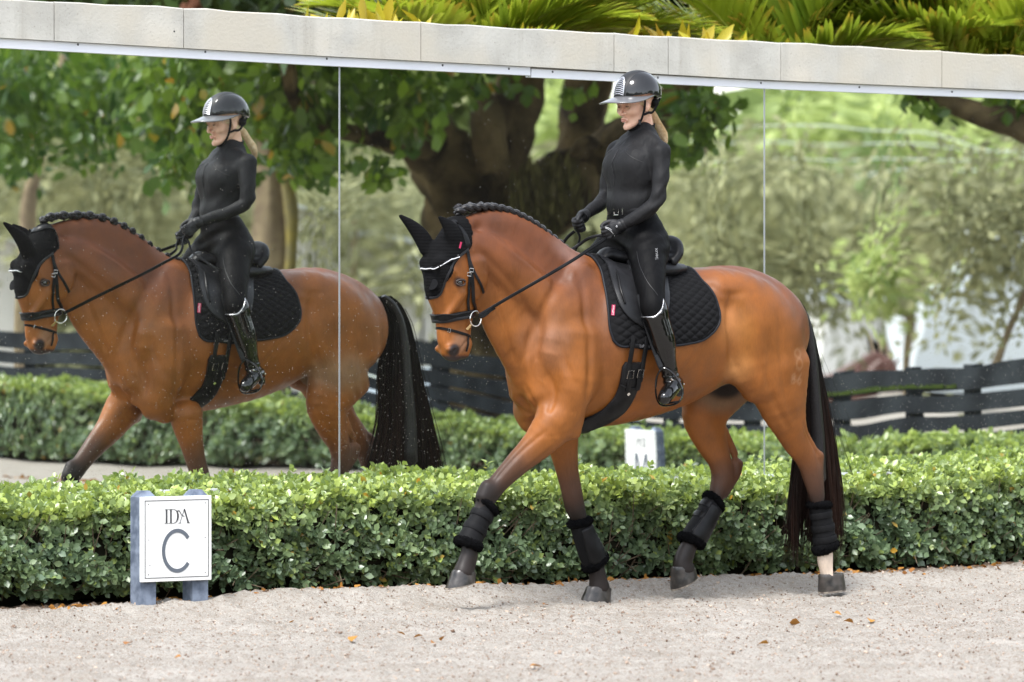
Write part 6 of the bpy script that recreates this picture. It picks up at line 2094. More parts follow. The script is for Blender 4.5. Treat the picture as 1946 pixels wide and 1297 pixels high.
def letter_sign(name, label, base, rz, letter, group=None):
    """local: x along the board, front faces -y"""
    s = empty(name, base, rz, label, 'letter sign')
    W_, Z0, Z1 = .395, .115, .520
    for x in (-.145, .150):
        mb = MB()
        w, d, h = .088, .088, .548
        y0 = .012
        v = [(x - w / 2, y0, -.15), (x + w / 2, y0, -.15), (x + w / 2, y0 + d, -.15), (x - w / 2, y0 + d, -.15),
             (x - w / 2, y0, h - .03), (x + w / 2, y0, h - .03), (x + w / 2, y0 + d, h - .03), (x - w / 2, y0 + d, h - .03),
             (x - w / 4, y0 + d * .25, h), (x + w / 4, y0 + d * .25, h), (x + w / 4, y0 + d * .75, h), (x - w / 4, y0 + d * .75, h)]
        f = [(0, 1, 5, 4), (1, 2, 6, 5), (2, 3, 7, 6), (3, 0, 4, 7), (4, 5, 9, 8), (5, 6, 10, 9), (6, 7, 11, 10), (7, 4, 8, 11), (8, 9, 10, 11)]
        mb.add(v, f); mb.build('post', POSTM, s, smooth=False)
    mb = MB(); mb.box((0, -.004, (Z0 + Z1) / 2), (W_, .020, Z1 - Z0), bev=.002); bd = mb.build('board', BOARDM, s, smooth=False)
    # engraved border
    mb = MB(); e = .017; l = .0035
    for (x0, x1, z0, z1) in ((-W_ / 2 + e, W_ / 2 - e, Z1 - e - l, Z1 - e), (-W_ / 2 + e, W_ / 2 - e, Z0 + e, Z0 + e + l), (-W_ / 2 + e, -W_ / 2 + e + l, Z0 + e + l, Z1 - e - l), (W_ / 2 - e - l, W_ / 2 - e, Z0 + e + l, Z1 - e - l)):
        mb.box(((x0 + x1) / 2, -.0145, (z0 + z1) / 2), (x1 - x0, .002, z1 - z0))
    mb.build('engraved_border', INKD, bd, smooth=False)
    serif_letters(bd, 0.0, .425, .068, -.0162)
    if letter == 'C':
        mb = MB(); n = 30; R1, R2, w = .078, .092, .0095
        v = []; f = []
        for i in range(n + 1):
            a = math.radians(38 + (322 - 38) * i / n)
            c_, s_ = math.cos(a), math.sin(a)
            for k, o in enumerate((-w, w)):
                v.append((.002 + (R1 + o) * c_, -.0162, .260 + (R2 + .004 + o) * s_))
        for i in range(n): f.append((2 * i, 2 * i + 1, 2 * i + 3, 2 * i + 2))
        mb.add(v, f); mb.build('letter_c', INK, bd, smooth=False)
    else:
        mb = MB(); z0, z1, w = .165, .345, .0105
        for quad in ([(-.075 - w, z0), (-.075 + w, z0), (-.070 + w, z1), (-.070 - w, z1)], [(.075 - w, z0), (.075 + w, z0), (.070 + w, z1), (.070 - w, z1)],
                     [(-.070 - w * .3, z1), (-.070 + w * 2, z1), (w, z0 + .01), (-w, z0 + .01)], [(.070 - w * 2, z1), (.070 + w * .3, z1), (w, z0 + .01), (-w, z0 + .01)]):
            mb.add([(a, -.0162 - .0003 * len(mb.f), b) for a, b in quad], [(0, 1, 2, 3)])
        mb.build('letter_m', INK, bd, smooth=False)
    for x, z in ((-.160, .485), (.160, .485), (-.158, .315), (.160, .318), (-.160, .150), (.160, .152), (-.152, .195)):
        mb = MB(); mb.add([(x + .0032 * math.cos(t), -.0155, z + .0032 * math.sin(t)) for t in np.linspace(0, 6.2832, 9)[:-1]], [tuple(range(8))]); mb.build('board_screw', DARKDOT, bd, smooth=False)
    return s
tC = wall_t_at(333, 1.42)
letter_sign('letter_sign', 'white board lettered C on two blue grey posts before the hedge', wall_pt(tC, 1.42, .012), TH, 'C')
# M stands on the long side, 6.5 m from the mirrors, facing into the arena; seen only as a reflection
sM = 9.62
pM = W0 + NRM * sM + WDIR * 8.75
letter_sign('letter_sign', 'white board lettered M seen reversed in the mirror beside the belly', Vector((pM[0], pM[1], -.060)), TH - math.pi / 2, 'M')

# ================================================================== PADDOCK FENCE (seen in the mirror)
FENCEM = mat('black stained fence board', (0.010, 0.012, 0.015), .75, .15, noise=(3, (0.028, 0.033, 0.038), 5), bump=(40, .4, .003))
MOSS = mat('green moss', (0.035, 0.060, 0.012), .95, .1, noise=(30, (.06, .08, .02), 3), bump=(80, 1, .01))
def fence_s(px):
    """distance beyond the mirror plane at which the column px meets the fence line, 9 m along the wall"""
    u = (px - 973) / FPX; A = W0 + WDIR * 10.6
    return (A[0] - u * A[1]) / (NRM[0] - u * NRM[1])
def fence_z(px, py):
    s = fence_s(px); Y = W0[1] + WDIR[1] * 10.6 - NRM[1] * s
    return CAMZ - (py - HOR) / FPX * Y
ftop = [(-300, 612), (60, 621), (330, 616), (600, 606), (745, 601), (830, 648), (980, 694), (1200, 712), (1430, 716), (1560, 714), (1700, 707), (1846, 697), (1946, 684), (2200, 660)]
fs_list = np.array([(fence_s(a), fence_z(a, b)) for a, b in ftop])[::-1]
def ftopz(s): return float(np.interp(s, fs_list[:, 0], fs_list[:, 1]))
posts_px = [-250, -80, 62, 235, 420, 600, 830, 1052, 1278, 1436, 1600, 1742, 1846, 1985, 2150]
fence = empty('paddock_fence', Vector(W0 + NRM * fence_s(1200) + WDIR * 10.6), TH - math.pi / 2, 'black board fence reflected beyond the hedge behind the horse', 'fence')
s0_ = fence_s(1200)
# fence-local x runs away from the mirror wall: local +x = -y rotated -> NRM direction
def floc(s, off, z): return (s - s0_, off, z)
sp_ = [fence_s(p) for p in posts_px]
for p in sp_:
    mb = MB(); zt = ftopz(p) + .03
    mb.box(floc(p, 0, (zt - .35) / 2 + 0.0), (.11, .11, zt + .35), bev=.008); mb.build('post', FENCEM, fence, smooth=False)
for a, b in zip(sp_, sp_[1:]):
    za, zb = ftopz(a), ftopz(b)
    for (d0, d1) in ((0, .172), (.205, .335), (.365, .48), (.52, .64), (.68, .82)):
        mb = MB(); j = random.uniform(-.008, .008)
        v = []
        for (s, z) in ((a, za), (b, zb)):
            for o in (.058, .085):
                v += [floc(s, -o, z - d0 + j), floc(s, -o, z - d1 + j)]
        mb.add(v, [(0, 1, 5, 4), (2, 6, 7, 3), (0, 4, 6, 2), (1, 3, 7, 5), (0, 2, 3, 1), (4, 5, 7, 6)])
        mb.build('board', FENCEM, fence, smooth=False)
mb = MB(); rm = np.random.default_rng(2)
for i in range(260):
    px_ = rm.uniform(1620, 1830) if i % 3 else rm.uniform(1560, 1700); s = fence_s(px_); z = ftopz(s) - .15
    mb.tube([Vector(floc(s, -.09, z)), Vector(floc(s + rm.normal(0, .01), -.095, z + rm.uniform(.01, .035)))], [.012, .004], 5)
tag(mb.build('moss', MOSS, fence), kind='stuff')

# ================================================================== TREES SEEN IN THE MIRROR
def vpath(pts):
    """list of (px, py, Y, radius in px) -> virtual world points and radii in metres"""
    P = np.array([px_world(a, b, Y) for a, b, Y, r in pts]); R = np.array([r * Y / FPX for a, b, Y, r in pts])
    return P, R
def limb(parent, base, pts, material, name='limb', seg=14, rough_=.10, seed=1, mirror=True):
    P, R = vpath(pts); Q = catmull(np.column_stack([P, R]), 5)
    v, f = tube_geo(Q[:, :3], list(Q[:, 3]), seg, up=(0, 1, 0.1))
    v = np.array([tuple(p) for p in v]); r = np.random.default_rng(seed)
    cen = np.repeat(Q[:, :3], seg, 0); d = v[:len(cen)] - cen
    k = np.tile(np.arange(seg), len(Q)); ii_ = np.repeat(np.arange(len(Q)), seg)
    w = 1 + rough_ * (np.sin(k * 2.1 + ii_ * .22 + seed) + .6 * np.sin(k * 4.3 - ii_ * .5)) + r.normal(0, rough_ * .25, len(cen))
    v[:len(cen)] = cen + d * w[:, None]
    if mirror: v = reflect(v)
    return mesh_obj(name, v - np.asarray(base), f, material, parent)
def tbase(px, Y, mirror=True):
    p = px_world(px, HOR, Y); p[2] = -.05
    return reflect(p) if mirror else p
def blob_leaves(blobs, n, rng, clump=9, csz=.35):
    """leaf positions clumped inside screen-placed ellipsoids: (px, py, rx, ry, Y, depth)"""
    w = np.array([b[2] * b[3] * (b[6] if len(b) > 6 else 1) for b in blobs], float); w /= w.sum()
    nc = n // clump; idx_ = rng.choice(len(blobs), nc, p=w)
    B_ = np.array([b[:6] for b in blobs], float)[idx_]
    g = rng.normal(size=(nc, 3)); g = g / np.linalg.norm(g, axis=1)[:, None] * rng.uniform(.15, 1, (nc, 1)) ** .45
    Y = B_[:, 4] + g[:, 1] * B_[:, 5]
    px = B_[:, 0] + g[:, 0] * B_[:, 2]; py = B_[:, 1] + g[:, 2] * B_[:, 3]
    C = np.stack([(px - 973) / FPX * Y, Y, CAMZ - (py - HOR) / FPX * Y], 1)
    P = np.repeat(C, clump, 0) + rng.normal(0, csz, (nc * clump, 3)) * np.array([1, 1, .8])
    return P, np.repeat(g, clump, 0)
rt = np.random.default_rng(33)

# great dark fig tree
b0 = tbase(905, 50)
fig = empty('fig_tree', Vector(b0), 0, 'huge dark many limbed tree with broad leaves reflected above the horse neck', 'tree')
limb(fig, b0, [(905, 850, 50, 88), (903, 720, 50, 62), (905, 620, 50, 64), (915, 540, 50, 78), (925, 460, 50, 100), (930, 400, 50, 112), (935, 350, 50, 105)], BARK, 'trunk', 22, .12, 3)
for k, pts in enumerate([
    [(900, 420, 49.6, 62), (860, 350, 49.5, 62), (830, 290, 49.3, 58), (800, 235, 49, 46), (770, 190, 48.6, 24), (745, 150, 48.2, 16), (725, 100, 48, 13), (700, 20, 47, 10)],
    [(820, 270, 49, 34), (760, 262, 48.4, 24), (700, 250, 48, 18), (640, 238, 47.4, 16), (585, 215, 47, 15), (555, 185, 46.6, 17), (540, 130, 46, 17), (520, 60, 46, 16)],
    [(960, 400, 50, 62), (960, 320, 50, 52), (965, 260, 50, 48), (975, 200, 50, 46), (990, 140, 50, 44), (1000, 60, 50, 40), (1010, -40, 50, 36)],
    [(935, 330, 49, 34), (925, 270, 49, 34), (920, 220, 49.2, 32), (905, 180, 49.4, 24), (880, 120, 49.5, 20)],
    [(980, 420, 50.6, 66), (1040, 370, 50.8, 54), (1085, 320, 51, 50), (1100, 260, 51, 46), (1110, 200, 51, 48), (1125, 140, 51, 46), (1140, 60, 51, 42)],
    [(1060, 340, 50.2, 46), (1130, 320, 50, 50), (1180, 280, 49.6, 50), (1230, 240, 49, 40), (1260, 200, 48.6, 30), (1300, 150, 48, 22), (1360, 80, 47.5, 18)],
    [(960, 420, 50, 50), (1030, 400, 49.6, 58), (1090, 370, 49.4, 54), (1120, 345, 49.2, 30)],
]):
    limb(fig, b0, pts, BARK, 'limb', 16, .13, 10 + k)
# knot hole collar and hanging moss
limb(fig, b0, [(1085, 300, 48.9, 9), (1098, 282, 48.6, 12), (1118, 274, 48.6, 12), (1138, 284, 48.8, 10)], BARK, 'burl', 12, .1, 5)
fig_blobs = [(430, 165, 95, 60, 46, 1.0), (350, 235, 95, 70, 46, 1.0), (300, 180, 70, 60, 47, 1.0, .7), (560, 135, 90, 35, 47, 1.0), (615, 290, 60, 45, 46.5, .6), (690, 170, 70, 50, 47, .8), (725, 325, 26, 26, 47, .5, 1.3), (800, 185, 50, 48, 47, .7, 1.2), (770, 235, 38, 22, 47, .5),
             (870, 165, 45, 28, 47.5, .5, 1.3), (930, 150, 60, 22, 48, .5), (1085, 165, 30, 15, 48, .4), (1330, 205, 62, 55, 47, .7, 1.1), (1300, 250, 40, 45, 47, .6), (1365, 200, 26, 26, 47, .5), (1290, 175, 60, 25, 47, .6), (590, 210, 60, 60, 47, .7),
             (330, 330, 60, 45, 47, .7, .8), (390, 380, 45, 30, 47, .6, .7), (430, 300, 60, 50, 48, .7, .8), (700, 120, 60, 20, 47, .6)]
P, g_ = blob_leaves(fig_blobs, 2000, rt, 7, .09)
keep = (P[:, 2] > .7)
P = P[keep]
dr = rt.normal(0, .6, P.shape); dr[:, 2] -= .75
tt = .02 + .55 * np.repeat(rt.random(len(P) // 7 + 1), 7)[:len(P)] ** 1.2 + .25 * rt.random(len(P)) + .4 * (rt.random(len(P)) > .9)
scatter('foliage', P, dr, .15 * rt.uniform(.7, 1.2, len(P)), FICUS_LEAF, fig, tt, (rt.random(len(P)) > .975) * rt.uniform(.5, 1, len(P)), base=b0, post=reflect, rng=rt)
# canopy above the frame keeps the limbs in shade
P, g_ = blob_leaves([(900, -330, 900, 230, 49, 5.5), (500, -150, 420, 160, 47, 4.0), (1350, -150, 330, 130, 50, 3.5)], 15000, rt, 10, .35)
dr = rt.normal(0, .6, P.shape); dr[:, 2] -= .5
scatter('upper_canopy', P, dr, .26 * rt.uniform(.7, 1.2, len(P)), FICUS_LEAF, fig, None, None, T=DIA_T, Fc=DIA_F, base=b0, post=reflect, rng=rt)
# shaggy moss on the right limb
P, g_ = blob_leaves([(1040, 345, 70, 45, 49.0, .3), (1010, 400, 60, 40, 49.2, .3)], 1500, rt, 6, .06)
dr = np.tile([0, 0, -1.0], (len(P), 1)) + rt.normal(0, .18, P.shape)
scatter('hanging_moss', P, dr, .16, mat_moss := leaf_mat('brown green moss', (0.045, 0.035, 0.014), (0.13, 0.115, 0.03), .9, .1), fig, None, np.zeros(len(P)), T=DIA_T, Fc=DIA_F, wid=.35, base=b0, post=reflect, rng=rt)

# brown trunk behind the mirrored rider
b1 = tbase(515, 52)
t2 = empty('shade_tree', Vector(b1), 0, 'tree with straight brown trunk reflected just behind the mirrored rider', 'tree')
limb(t2, b1, [(512, 860, 52, 44), (512, 600, 52, 36), (513, 480, 52, 32), (514, 380, 52, 30), (512, 300, 52, 30), (505, 220, 52, 32), (495, 150, 52, 30), (480, 60, 52, 28), (470, -60, 52, 24)], BARK_L, 'trunk', 18, .08, 31)
limb(t2, b1, [(540, 600, 51.8, 13), (541, 480, 51.8, 11), (538, 380, 51.8, 12), (536, 300, 51.8, 12), (530, 240, 51.9, 10)], mat('yellowish bark', (.30, .24, .07), .9, .1, noise=(6, (.2, .17, .09), 4)), 'side_stem', 10, .06, 32)  # yellowish strip along the right edge of the trunk
P, g_ = blob_leaves([(560, 200, 60, 50, 51, .8), (560, 300, 45, 35, 51, .7, .8), (480, 190, 60, 50, 51, .8, .7)], 900, rt, 8, .10)
dr = rt.normal(0, .6, P.shape); dr[:, 2] -= .7
scatter('foliage', P, dr, .14, FICUS_LEAF, t2, None, (rt.random(len(P)) > .95) * .9, base=b1, post=reflect, rng=rt)

# hanging small-leaved tree at the far left of the mirror
b2 = tbase(45, 60)
t3 = empty('weeping_tree', Vector(b2), 0, 'tree with hanging small leaves reflected at the upper left corner', 'tree')
limb(t3, b2, [(44, 760, 60, 26), (46, 600, 60, 22), (50, 500, 60, 19), (60, 380, 60, 15), (90, 240, 60, 12), (130, 100, 60, 10)], BARK_L, 'trunk', 12, .08, 41)
wb = []
for k in range(46):
    x = rt.uniform(-40, 350); top_ = rt.uniform(60, 130); bot = 300 - .25 * abs(x - 90) + rt.normal(0, 40) if x < 250 else 250 + rt.normal(0, 30)
    wb.append((x, (top_ + bot) / 2, rt.uniform(14, 26), max(30, (bot - top_) / 2), rt.uniform(53, 58), .6))
P, g_ = blob_leaves(wb, 3600, rt, 9, .12)
dr = np.tile([0, 0, -1.0], (len(P), 1)) + rt.normal(0, .45, P.shape)
scatter('foliage', P, dr, .15 * rt.uniform(.6, 1.2, len(P)), FICUS_LEAF, t3, .0 + .42 * np.repeat(rt.random(len(P) // 9 + 1), 9)[:len(P)] ** 1.5 + .2 * rt.random(len(P)), (rt.random(len(P)) > .985) * .8, base=b2, post=reflect, rng=rt, wid=.8)

# thick bough at the upper right, belonging to a tree right of the frame
b4 = tbase(2120, 46)
t4 = empty('leaning_tree', Vector(b4), 0, 'tree whose thick dark bough hangs at the upper right of the mirror', 'tree')
limb(t4, b4, [(2140, 900, 46, 60), (2130, 600, 46, 52), (2080, 400, 46, 46), (2010, 290, 46, 38), (1940, 240, 46, 30), (1870, 212, 46, 27), (1800, 190, 46, 19), (1740, 165, 46, 12), (1690, 130, 46, 8)], BARK, 'trunk', 16, .10, 44)
P, g_ = blob_leaves([(1770, 185, 22, 20, 46, .3, 1.5), (1935, 190, 30, 20, 46, .4), (1850, 60, 260, 60, 47, 2.0)], 1500, rt, 8, .09)
dr = rt.normal(0, .6, P.shape); dr[:, 2] -= .6
scatter('foliage', P, dr, .14, FICUS_LEAF, t4, None, None, base=b4, post=reflect, rng=rt)

# feathery olive trees (casuarinas)
def feathery(px, Y, label, trunk, blobs, n, seed, lean=0.0, group=None):
    r = np.random.default_rng(seed); b = tbase(px, Y)
    t = empty('feathery_tree', Vector(b), 0, label, 'tree', group)
    limb(t, b, trunk, BARK_L, 'trunk', 9, .05, seed)
    P, g_ = blob_leaves(blobs, int(n * 2.0), r, 28, .40 * Y / 70)
    dr = np.tile([lean, 0, -.5], (len(P), 1)) + r.normal(0, .8, P.shape)
    scatter('foliage', P, dr, .17 * Y / 70 * r.uniform(.6, 1.3, len(P)), PINE_LEAF, t, np.repeat(r.random(len(P) // 28 + 1), 28)[:len(P)] * .8 + .2 * r.random(len(P)), np.zeros(len(P)), T=DIA_T, Fc=DIA_F, wid=.8, base=b, post=reflect, rng=r)
feathery(1900, 62, 'olive feathery tree with thin leaning trunk at the right edge of the mirror', [(1880, 720, 62, 12), (1895, 670, 62, 10), (1915, 620, 62, 8), (1945, 550, 62, 7), (1975, 470, 62, 6)],
         [(1860, 400, 100, 70, 62, 2), (1800, 460, 60, 50, 62, 2, .7), (1900, 480, 60, 60, 62, 2, .8), (1960, 420, 80, 120, 62, 2), (1840, 620, 22, 70, 62, 1, .8), (1880, 580, 30, 40, 62, 1, .5), (1790, 370, 60, 45, 62, 2, .8)], 2000, 51, -.35)
feathery(1440, 80, 'wide olive feathery tree reflected behind the croup and rider back', [(1440, 760, 80, 14), (1445, 600, 80, 12), (1450, 450, 80, 8)],
         [(1340, 430, 100, 90, 80, 4), (1450, 410, 110, 90, 80, 4), (1560, 430, 90, 80, 80, 4), (1400, 520, 120, 40, 80, 4), (1560, 560, 60, 50, 80, 3, .5), (1650, 400, 50, 40, 80, 3, .5)], 4200, 52)
feathery(690, 86, 'loose olive tree reflected between the two riders', [(690, 780, 86, 10), (690, 560, 86, 8), (690, 420, 86, 5)],
         [(620, 400, 80, 50, 86, 4, .8), (720, 380, 90, 60, 86, 4, .8), (660, 520, 110, 60, 86, 4, .45), (760, 540, 60, 60, 86, 4, .45), (580, 600, 80, 40, 86, 3, .45)], 1700, 53)
feathery(200, 84, 'loose olive tree reflected above the mirrored mane', [(200, 780, 84, 10), (200, 560, 84, 8), (190, 360, 84, 5)],
         [(180, 320, 110, 50, 84, 4), (80, 350, 80, 40, 84, 4, .8), (270, 300, 60, 60, 84, 4, .9), (230, 400, 150, 35, 84, 4, .8), (60, 430, 80, 40, 84, 4, .45), (320, 420, 80, 50, 84, 4, .8)], 2600, 54)

# bright young trees and far mass
def leafy(px, Y, label, blobs, n, seed, tint0, size=.45, material=FAR_LEAF, name='leafy_tree'):
    r = np.random.default_rng(seed); b = tbase(px, Y)
    t = empty(name, Vector(b), 0, label, 'tree')
    limb(t, b, [(px, 800, Y, 10), (px + 3, 620, Y, 8), (px - 4, blobs[0][1], Y, 4)], BARK_L, 'trunk', 8, .05, seed)
    P, g_ = blob_leaves(blobs, int(n * 2.4), r, 14, .26 * Y / 90); size = size * .42
    dr = r.normal(0, .7, P.shape); dr[:, 2] -= .3
    scatter('foliage', P, dr, size * r.uniform(.6, 1.2, len(P)), material, t, np.clip(tint0 - .15 + .45 * np.repeat(r.normal(0, .6, len(P) // 14 + 1), 14)[:len(P)] + r.normal(0, .12, len(P)), 0, 1), np.zeros(len(P)), T=DIA_T, Fc=DIA_F, base=b, post=reflect, rng=r, wid=1.2)
leafy(1730, 74, 'bright yellow green young tree reflected beside the white roof', [(1745, 460, 40, 45, 74, 2), (1705, 510, 45, 45, 74, 2), (1660, 525, 32, 45, 74, 2), (1690, 570, 18, 22, 74, 1, .4)], 1100, 61, 1.0, .45)
leafy(1590, 120, 'tall light green tree crown reflected at the upper right', [(1610, 260, 95, 60, 120, 6), (1520, 320, 60, 45, 120, 5), (1690, 290, 110, 60, 120, 6), (1600, 360, 160, 60, 120, 6), (1800, 330, 140, 50, 120, 6)], 3800, 62, .95, .9)
leafy(1320, 125, 'light green tree crowns reflected behind the rider shoulder', [(1320, 355, 90, 40, 125, 6), (1240, 350, 80, 50, 125, 6), (1395, 375, 50, 30, 125, 5), (1060, 250, 60, 90, 125, 6), (1180, 380, 120, 60, 125, 5)], 3000, 63, 1.0, .9)
leafy(1690, 110, 'dark green round tree reflected above the bright shrubs', [(1650, 340, 35, 30, 110, 3), (1690, 420, 40, 45, 110, 3), (1620, 460, 40, 30, 110, 3)], 900, 64, .1, .8)

# the wood that closes the far side of the paddocks: reads as one mass
def wood(name, cols, n, Y0, Y1, seed, material, size, mirror=True, lowz=-1.0, tint=.5):
    """cols: list of (px, top row) giving the skyline"""
    r = np.random.default_rng(seed); cols = np.array(cols, float)
    px = r.uniform(cols[0, 0], cols[-1, 0], n); Y = r.uniform(Y0, Y1, n)
    topy = np.interp(px, cols[:, 0], cols[:, 1]) + 10 * np.sin(px * .05) + 6 * np.sin(px * .13)
    ztop = CAMZ - (topy - HOR) / FPX * Y; z = lowz + (ztop - lowz) * r.uniform(0, 1, n) ** .8
    cell = np.sin(px * .031 + 1) * np.sin(z * 1.3 + px * .02) + .5 * np.sin(px * .083 + z * 2)
    C = np.stack([(px - 973) / FPX * Y, Y, z], 1)
    P = np.repeat(C, 6, 0) + r.normal(0, .36 * Y0 / 120, (n * 6, 3))
    tn = np.repeat(tint + .42 * cell, 6) + r.normal(0, .12, n * 6)
    dr = r.normal(0, .7, P.shape); dr[:, 2] -= .4
    return scatter(name, P, dr, size * r.uniform(.6, 1.3, len(P)), material, None, tn, np.zeros(len(P)), T=DIA_T, Fc=DIA_F, wid=1.4, post=reflect if mirror else None, rng=r)
wd = wood('far_wood', [(-500, 120), (0, 100), (600, 60), (900, 60), (1150, 240), (1300, 300), (1380, 300), (1450, 290), (1480, 240), (1530, 190), (1700, 190), (1946, 200), (2500, 150)], 22000, 140, 165, 71, FAR_LEAF, .9, tint=.6)
wb_ = wood('olive_thicket', [(-500, 330), (0, 380), (300, 400), (600, 350), (900, 300), (1150, 380), (1500, 430), (1600, 560), (1700, 640), (1946, 640), (2400, 500)], 7000, 104, 116, 72, PINE_LEAF, .5, tint=.45)

# cables
CABLE = mat('pale overhead cable', (0.62, 0.64, 0.62), .5)
pole_b = reflect(px_world(2150, HOR, 90)); pole_b[2] = -1
cab = empty('overhead_cables', Vector(pole_b), 0, 'pale sagging overhead cables crossing the trees at the upper right of the mirror', 'cables')
for pts in ([(1250, 236), (1450, 250), (1600, 249), (1750, 258), (1950, 292), (2150, 240)], [(1250, 262), (1500, 284), (1700, 280), (1900, 288), (2150, 270)], [(1200, 318), (1400, 316), (1600, 312), (1800, 310), (2150, 290)], [(1200, 352), (1330, 362), (1500, 352), (1800, 330), (2150, 310)]):
    P = catmull(np.array([px_world(a, b, 90) for a, b in pts]), 6)
    mb = MB(); mb.tube([Vector(p - pole_b) for p in reflect(P)], .013, 6); mb.build('cable', CABLE, cab)
mb = MB(); mb.tube([Vector((0, 0, -.5)), Vector((0, 0, 6.0))], [.14, .10], 10); mb.build('pole', BARK_L, cab)

# ================================================================== FAR BUILDINGS, CAR, HORSE (mirror)
WHITEW = mat('white rendered wall', (0.72, 0.71, 0.68), .8, noise=(.6, (.64, .63, .60), 3))
ROOFW = mat('pale metal roof', (0.62, 0.66, 0.68), .5, noise=(.3, (.56, .60, .63), 2))
DARKG = mat('painted bay shade', (0.035, 0.034, 0.032), .8)
TIMB = mat('tan timber post', (0.36, 0.27, 0.18), .8)
def vbox(parent, base, px0, px1, py0, py1, Y, depth, name, material, z0=None):
    a = px_world(px0, py0, Y); b = px_world(px1, py1, Y)
    if z0 is not None: b[2] = z0
    v = [(x, y, z) for x in (a[0], b[0]) for y in (Y, Y + depth) for z in (b[2], a[2])]
    v = reflect(np.array(v)) - base
    return mesh_obj(name, v, [(0, 1, 3, 2), (4, 6, 7, 5), (0, 4, 5, 1), (2, 3, 7, 6), (1, 5, 7, 3), (0, 2, 6, 4)], material, parent, smooth=False)
bb1 = tbase(1690, 96)
barn = empty('white_barn', Vector(bb1), 0, 'white stable building with dark open bays and tan posts, reflected right of the tail', 'building')
vbox(barn, bb1, 1560, 1765, 590, 650, 96, 8, 'wall', WHITEW)
vbox(barn, bb1, 1555, 1637, 651, 760, 96, 8, 'wall', WHITEW, -1.2)
vbox(barn, bb1, 1638, 1712, 651, 760, 97, 6, 'bay_shade', DARKG, -1.2)  # solid dark box paints the shade inside the bay
vbox(barn, bb1, 1713, 1765, 651, 760, 96, 8, 'wall', WHITEW, -1.2)
vbox(barn, bb1, 1545, 1775, 570, 589, 95.6, 9, 'roof', ROOFW)
for x in (1645, 1668, 1684, 1702): vbox(barn, bb1, x, x + 6, 640, 760, 95.7, .2, 'post', TIMB, -1.2)
bb2 = tbase(1560, 102)
hut = empty('white_shed', Vector(bb2), 0, 'small white shed reflected among the trees above the fence', 'building')
vbox(hut, bb2, 1532, 1602, 545, 720, 102, 5, 'wall', WHITEW, -1.2); vbox(hut, bb2, 1526, 1608, 536, 544, 101.6, 6, 'roof', ROOFW)
bb3 = tbase(1860, 88)
tent = empty('arena_tent', Vector(bb3), 0, 'large pale white tent like arena roof reflected at the right', 'building')
v = []
for (a, b, Y) in ((1757, 745, 88), (1757, 545, 88), (1840, 470, 89), (1990, 400, 90), (2200, 420, 90), (2300, 760, 90)):
    p = px_world(a, b, Y); q = px_world(a, b, Y + 22); q[2] = p[2]; q[0] = p[0]; v += [p, q]
f = [(2 * i, 2 * i + 2, 2 * i + 3, 2 * i + 1) for i in range(5)] + [(0, 2, 4, 6, 8, 10), (11, 9, 7, 5, 3, 1)]
mesh_obj('fabric_roof', reflect(np.array(v)) - bb3, f, ROOFW, tent, smooth=False)
bb4 = tbase(300, 112)  # white pieces standing in for bright gaps and bits of building
row = empty('white_patches', Vector(bb4), 0, 'white wall pieces added as bright patches seen through the trees behind the mirrored horse', 'building')
for (a, b, y0, y1) in ((-60, 28, 465, 620), (528, 600, 392, 640), (604, 665, 410, 640), (668, 790, 462, 660), (795, 860, 520, 660)):
    vbox(row, bb4, a, b, y0, 760, 87, 5, 'wall', WHITEW, -1.2); vbox(row, bb4, a - 4, b + 4, y0 - 9, y0 - 1, 86.6, 6, 'roof', ROOFW)
for (a, b, y0, y1) in ((182, 262, 340, 372), (80, 110, 352, 372)):
    vbox(row, bb4, a, b, y0, y1, 85, 3, 'upper_patch', WHITEW)
# low grass bank at the right and along the fence
GRASSM = mat('mown grass', (0.060, 0.105, 0.020), .9, .2, noise=(.8, (.11, .15, .035), 5), bump=(20, .6, .03))
v = []
for i in range(25):
    s = 0.5 + 40 * i / 24
    for (t, z) in ((9.6, -.05), (11.5, .02 if s > 3 else .15), (16, -.25), (24, -.75)):
        z += (.55 * math.exp(-((s - 4.5) / 2.2) ** 2) if t < 20 else 0) * (t > 10)
        p = W0 + NRM * s + WDIR * t; v.append((p[0], p[1], z))
tag(mesh_obj('grass_verge', v, [(i * 4 + k, i * 4 + k + 1, (i + 1) * 4 + k + 1, (i + 1) * 4 + k) for i in range(24) for k in range(3)], GRASSM), kind='structure')
# parked car beyond the fence
CARP = mat('pale blue grey car paint', (0.45, 0.52, 0.58), .25, coat=1.0); CARG = mat('car glass', (0.03, 0.035, 0.04), .08, coat=.5); TYRE = mat('tyre', (.015, .015, .015), .9)
cp = reflect(px_world(835, HOR, 64)); cp[2] = -.75
car = empty('parked_car', Vector(cp), TH * 2 + math.radians(172), 'pale blue grey parked car half hidden behind the fence rails', 'car')
side = [(-2.15, .35), (-2.2, .75), (-2.0, .95), (-1.35, 1.02), (-.75, 1.42), (.55, 1.46), (1.35, 1.05), (2.05, .92), (2.2, .6), (2.15, .32)]
v = [(x, s * (.86 if z < 1.1 else .70), z) for s in (-1, 1) for x, z in side]; n = len(side)
mesh_obj('body', v, [tuple(range(n - 1, -1, -1)), tuple(range(n, 2 * n))] + [(i, (i + 1) % n, (i + 1) % n + n, i + n) for i in range(n)], CARP, car, smooth=False)
for s in (-1, 1):
    mesh_obj('side_window', [(-1.15, s * .80, 1.06), (-.68, s * .74, 1.36), (.50, s * .74, 1.39), (1.1, s * .80, 1.08)], [(0, 1, 2, 3)], CARG, car, smooth=False)
    for x in (-1.35, 1.35):
        mb = MB(); mb.tube([Vector((x, s * .68, .33)), Vector((x, s * .90, .33))], .33, 18, up=(0, 0, 1)); w = mb.build('wheel', TYRE, car)
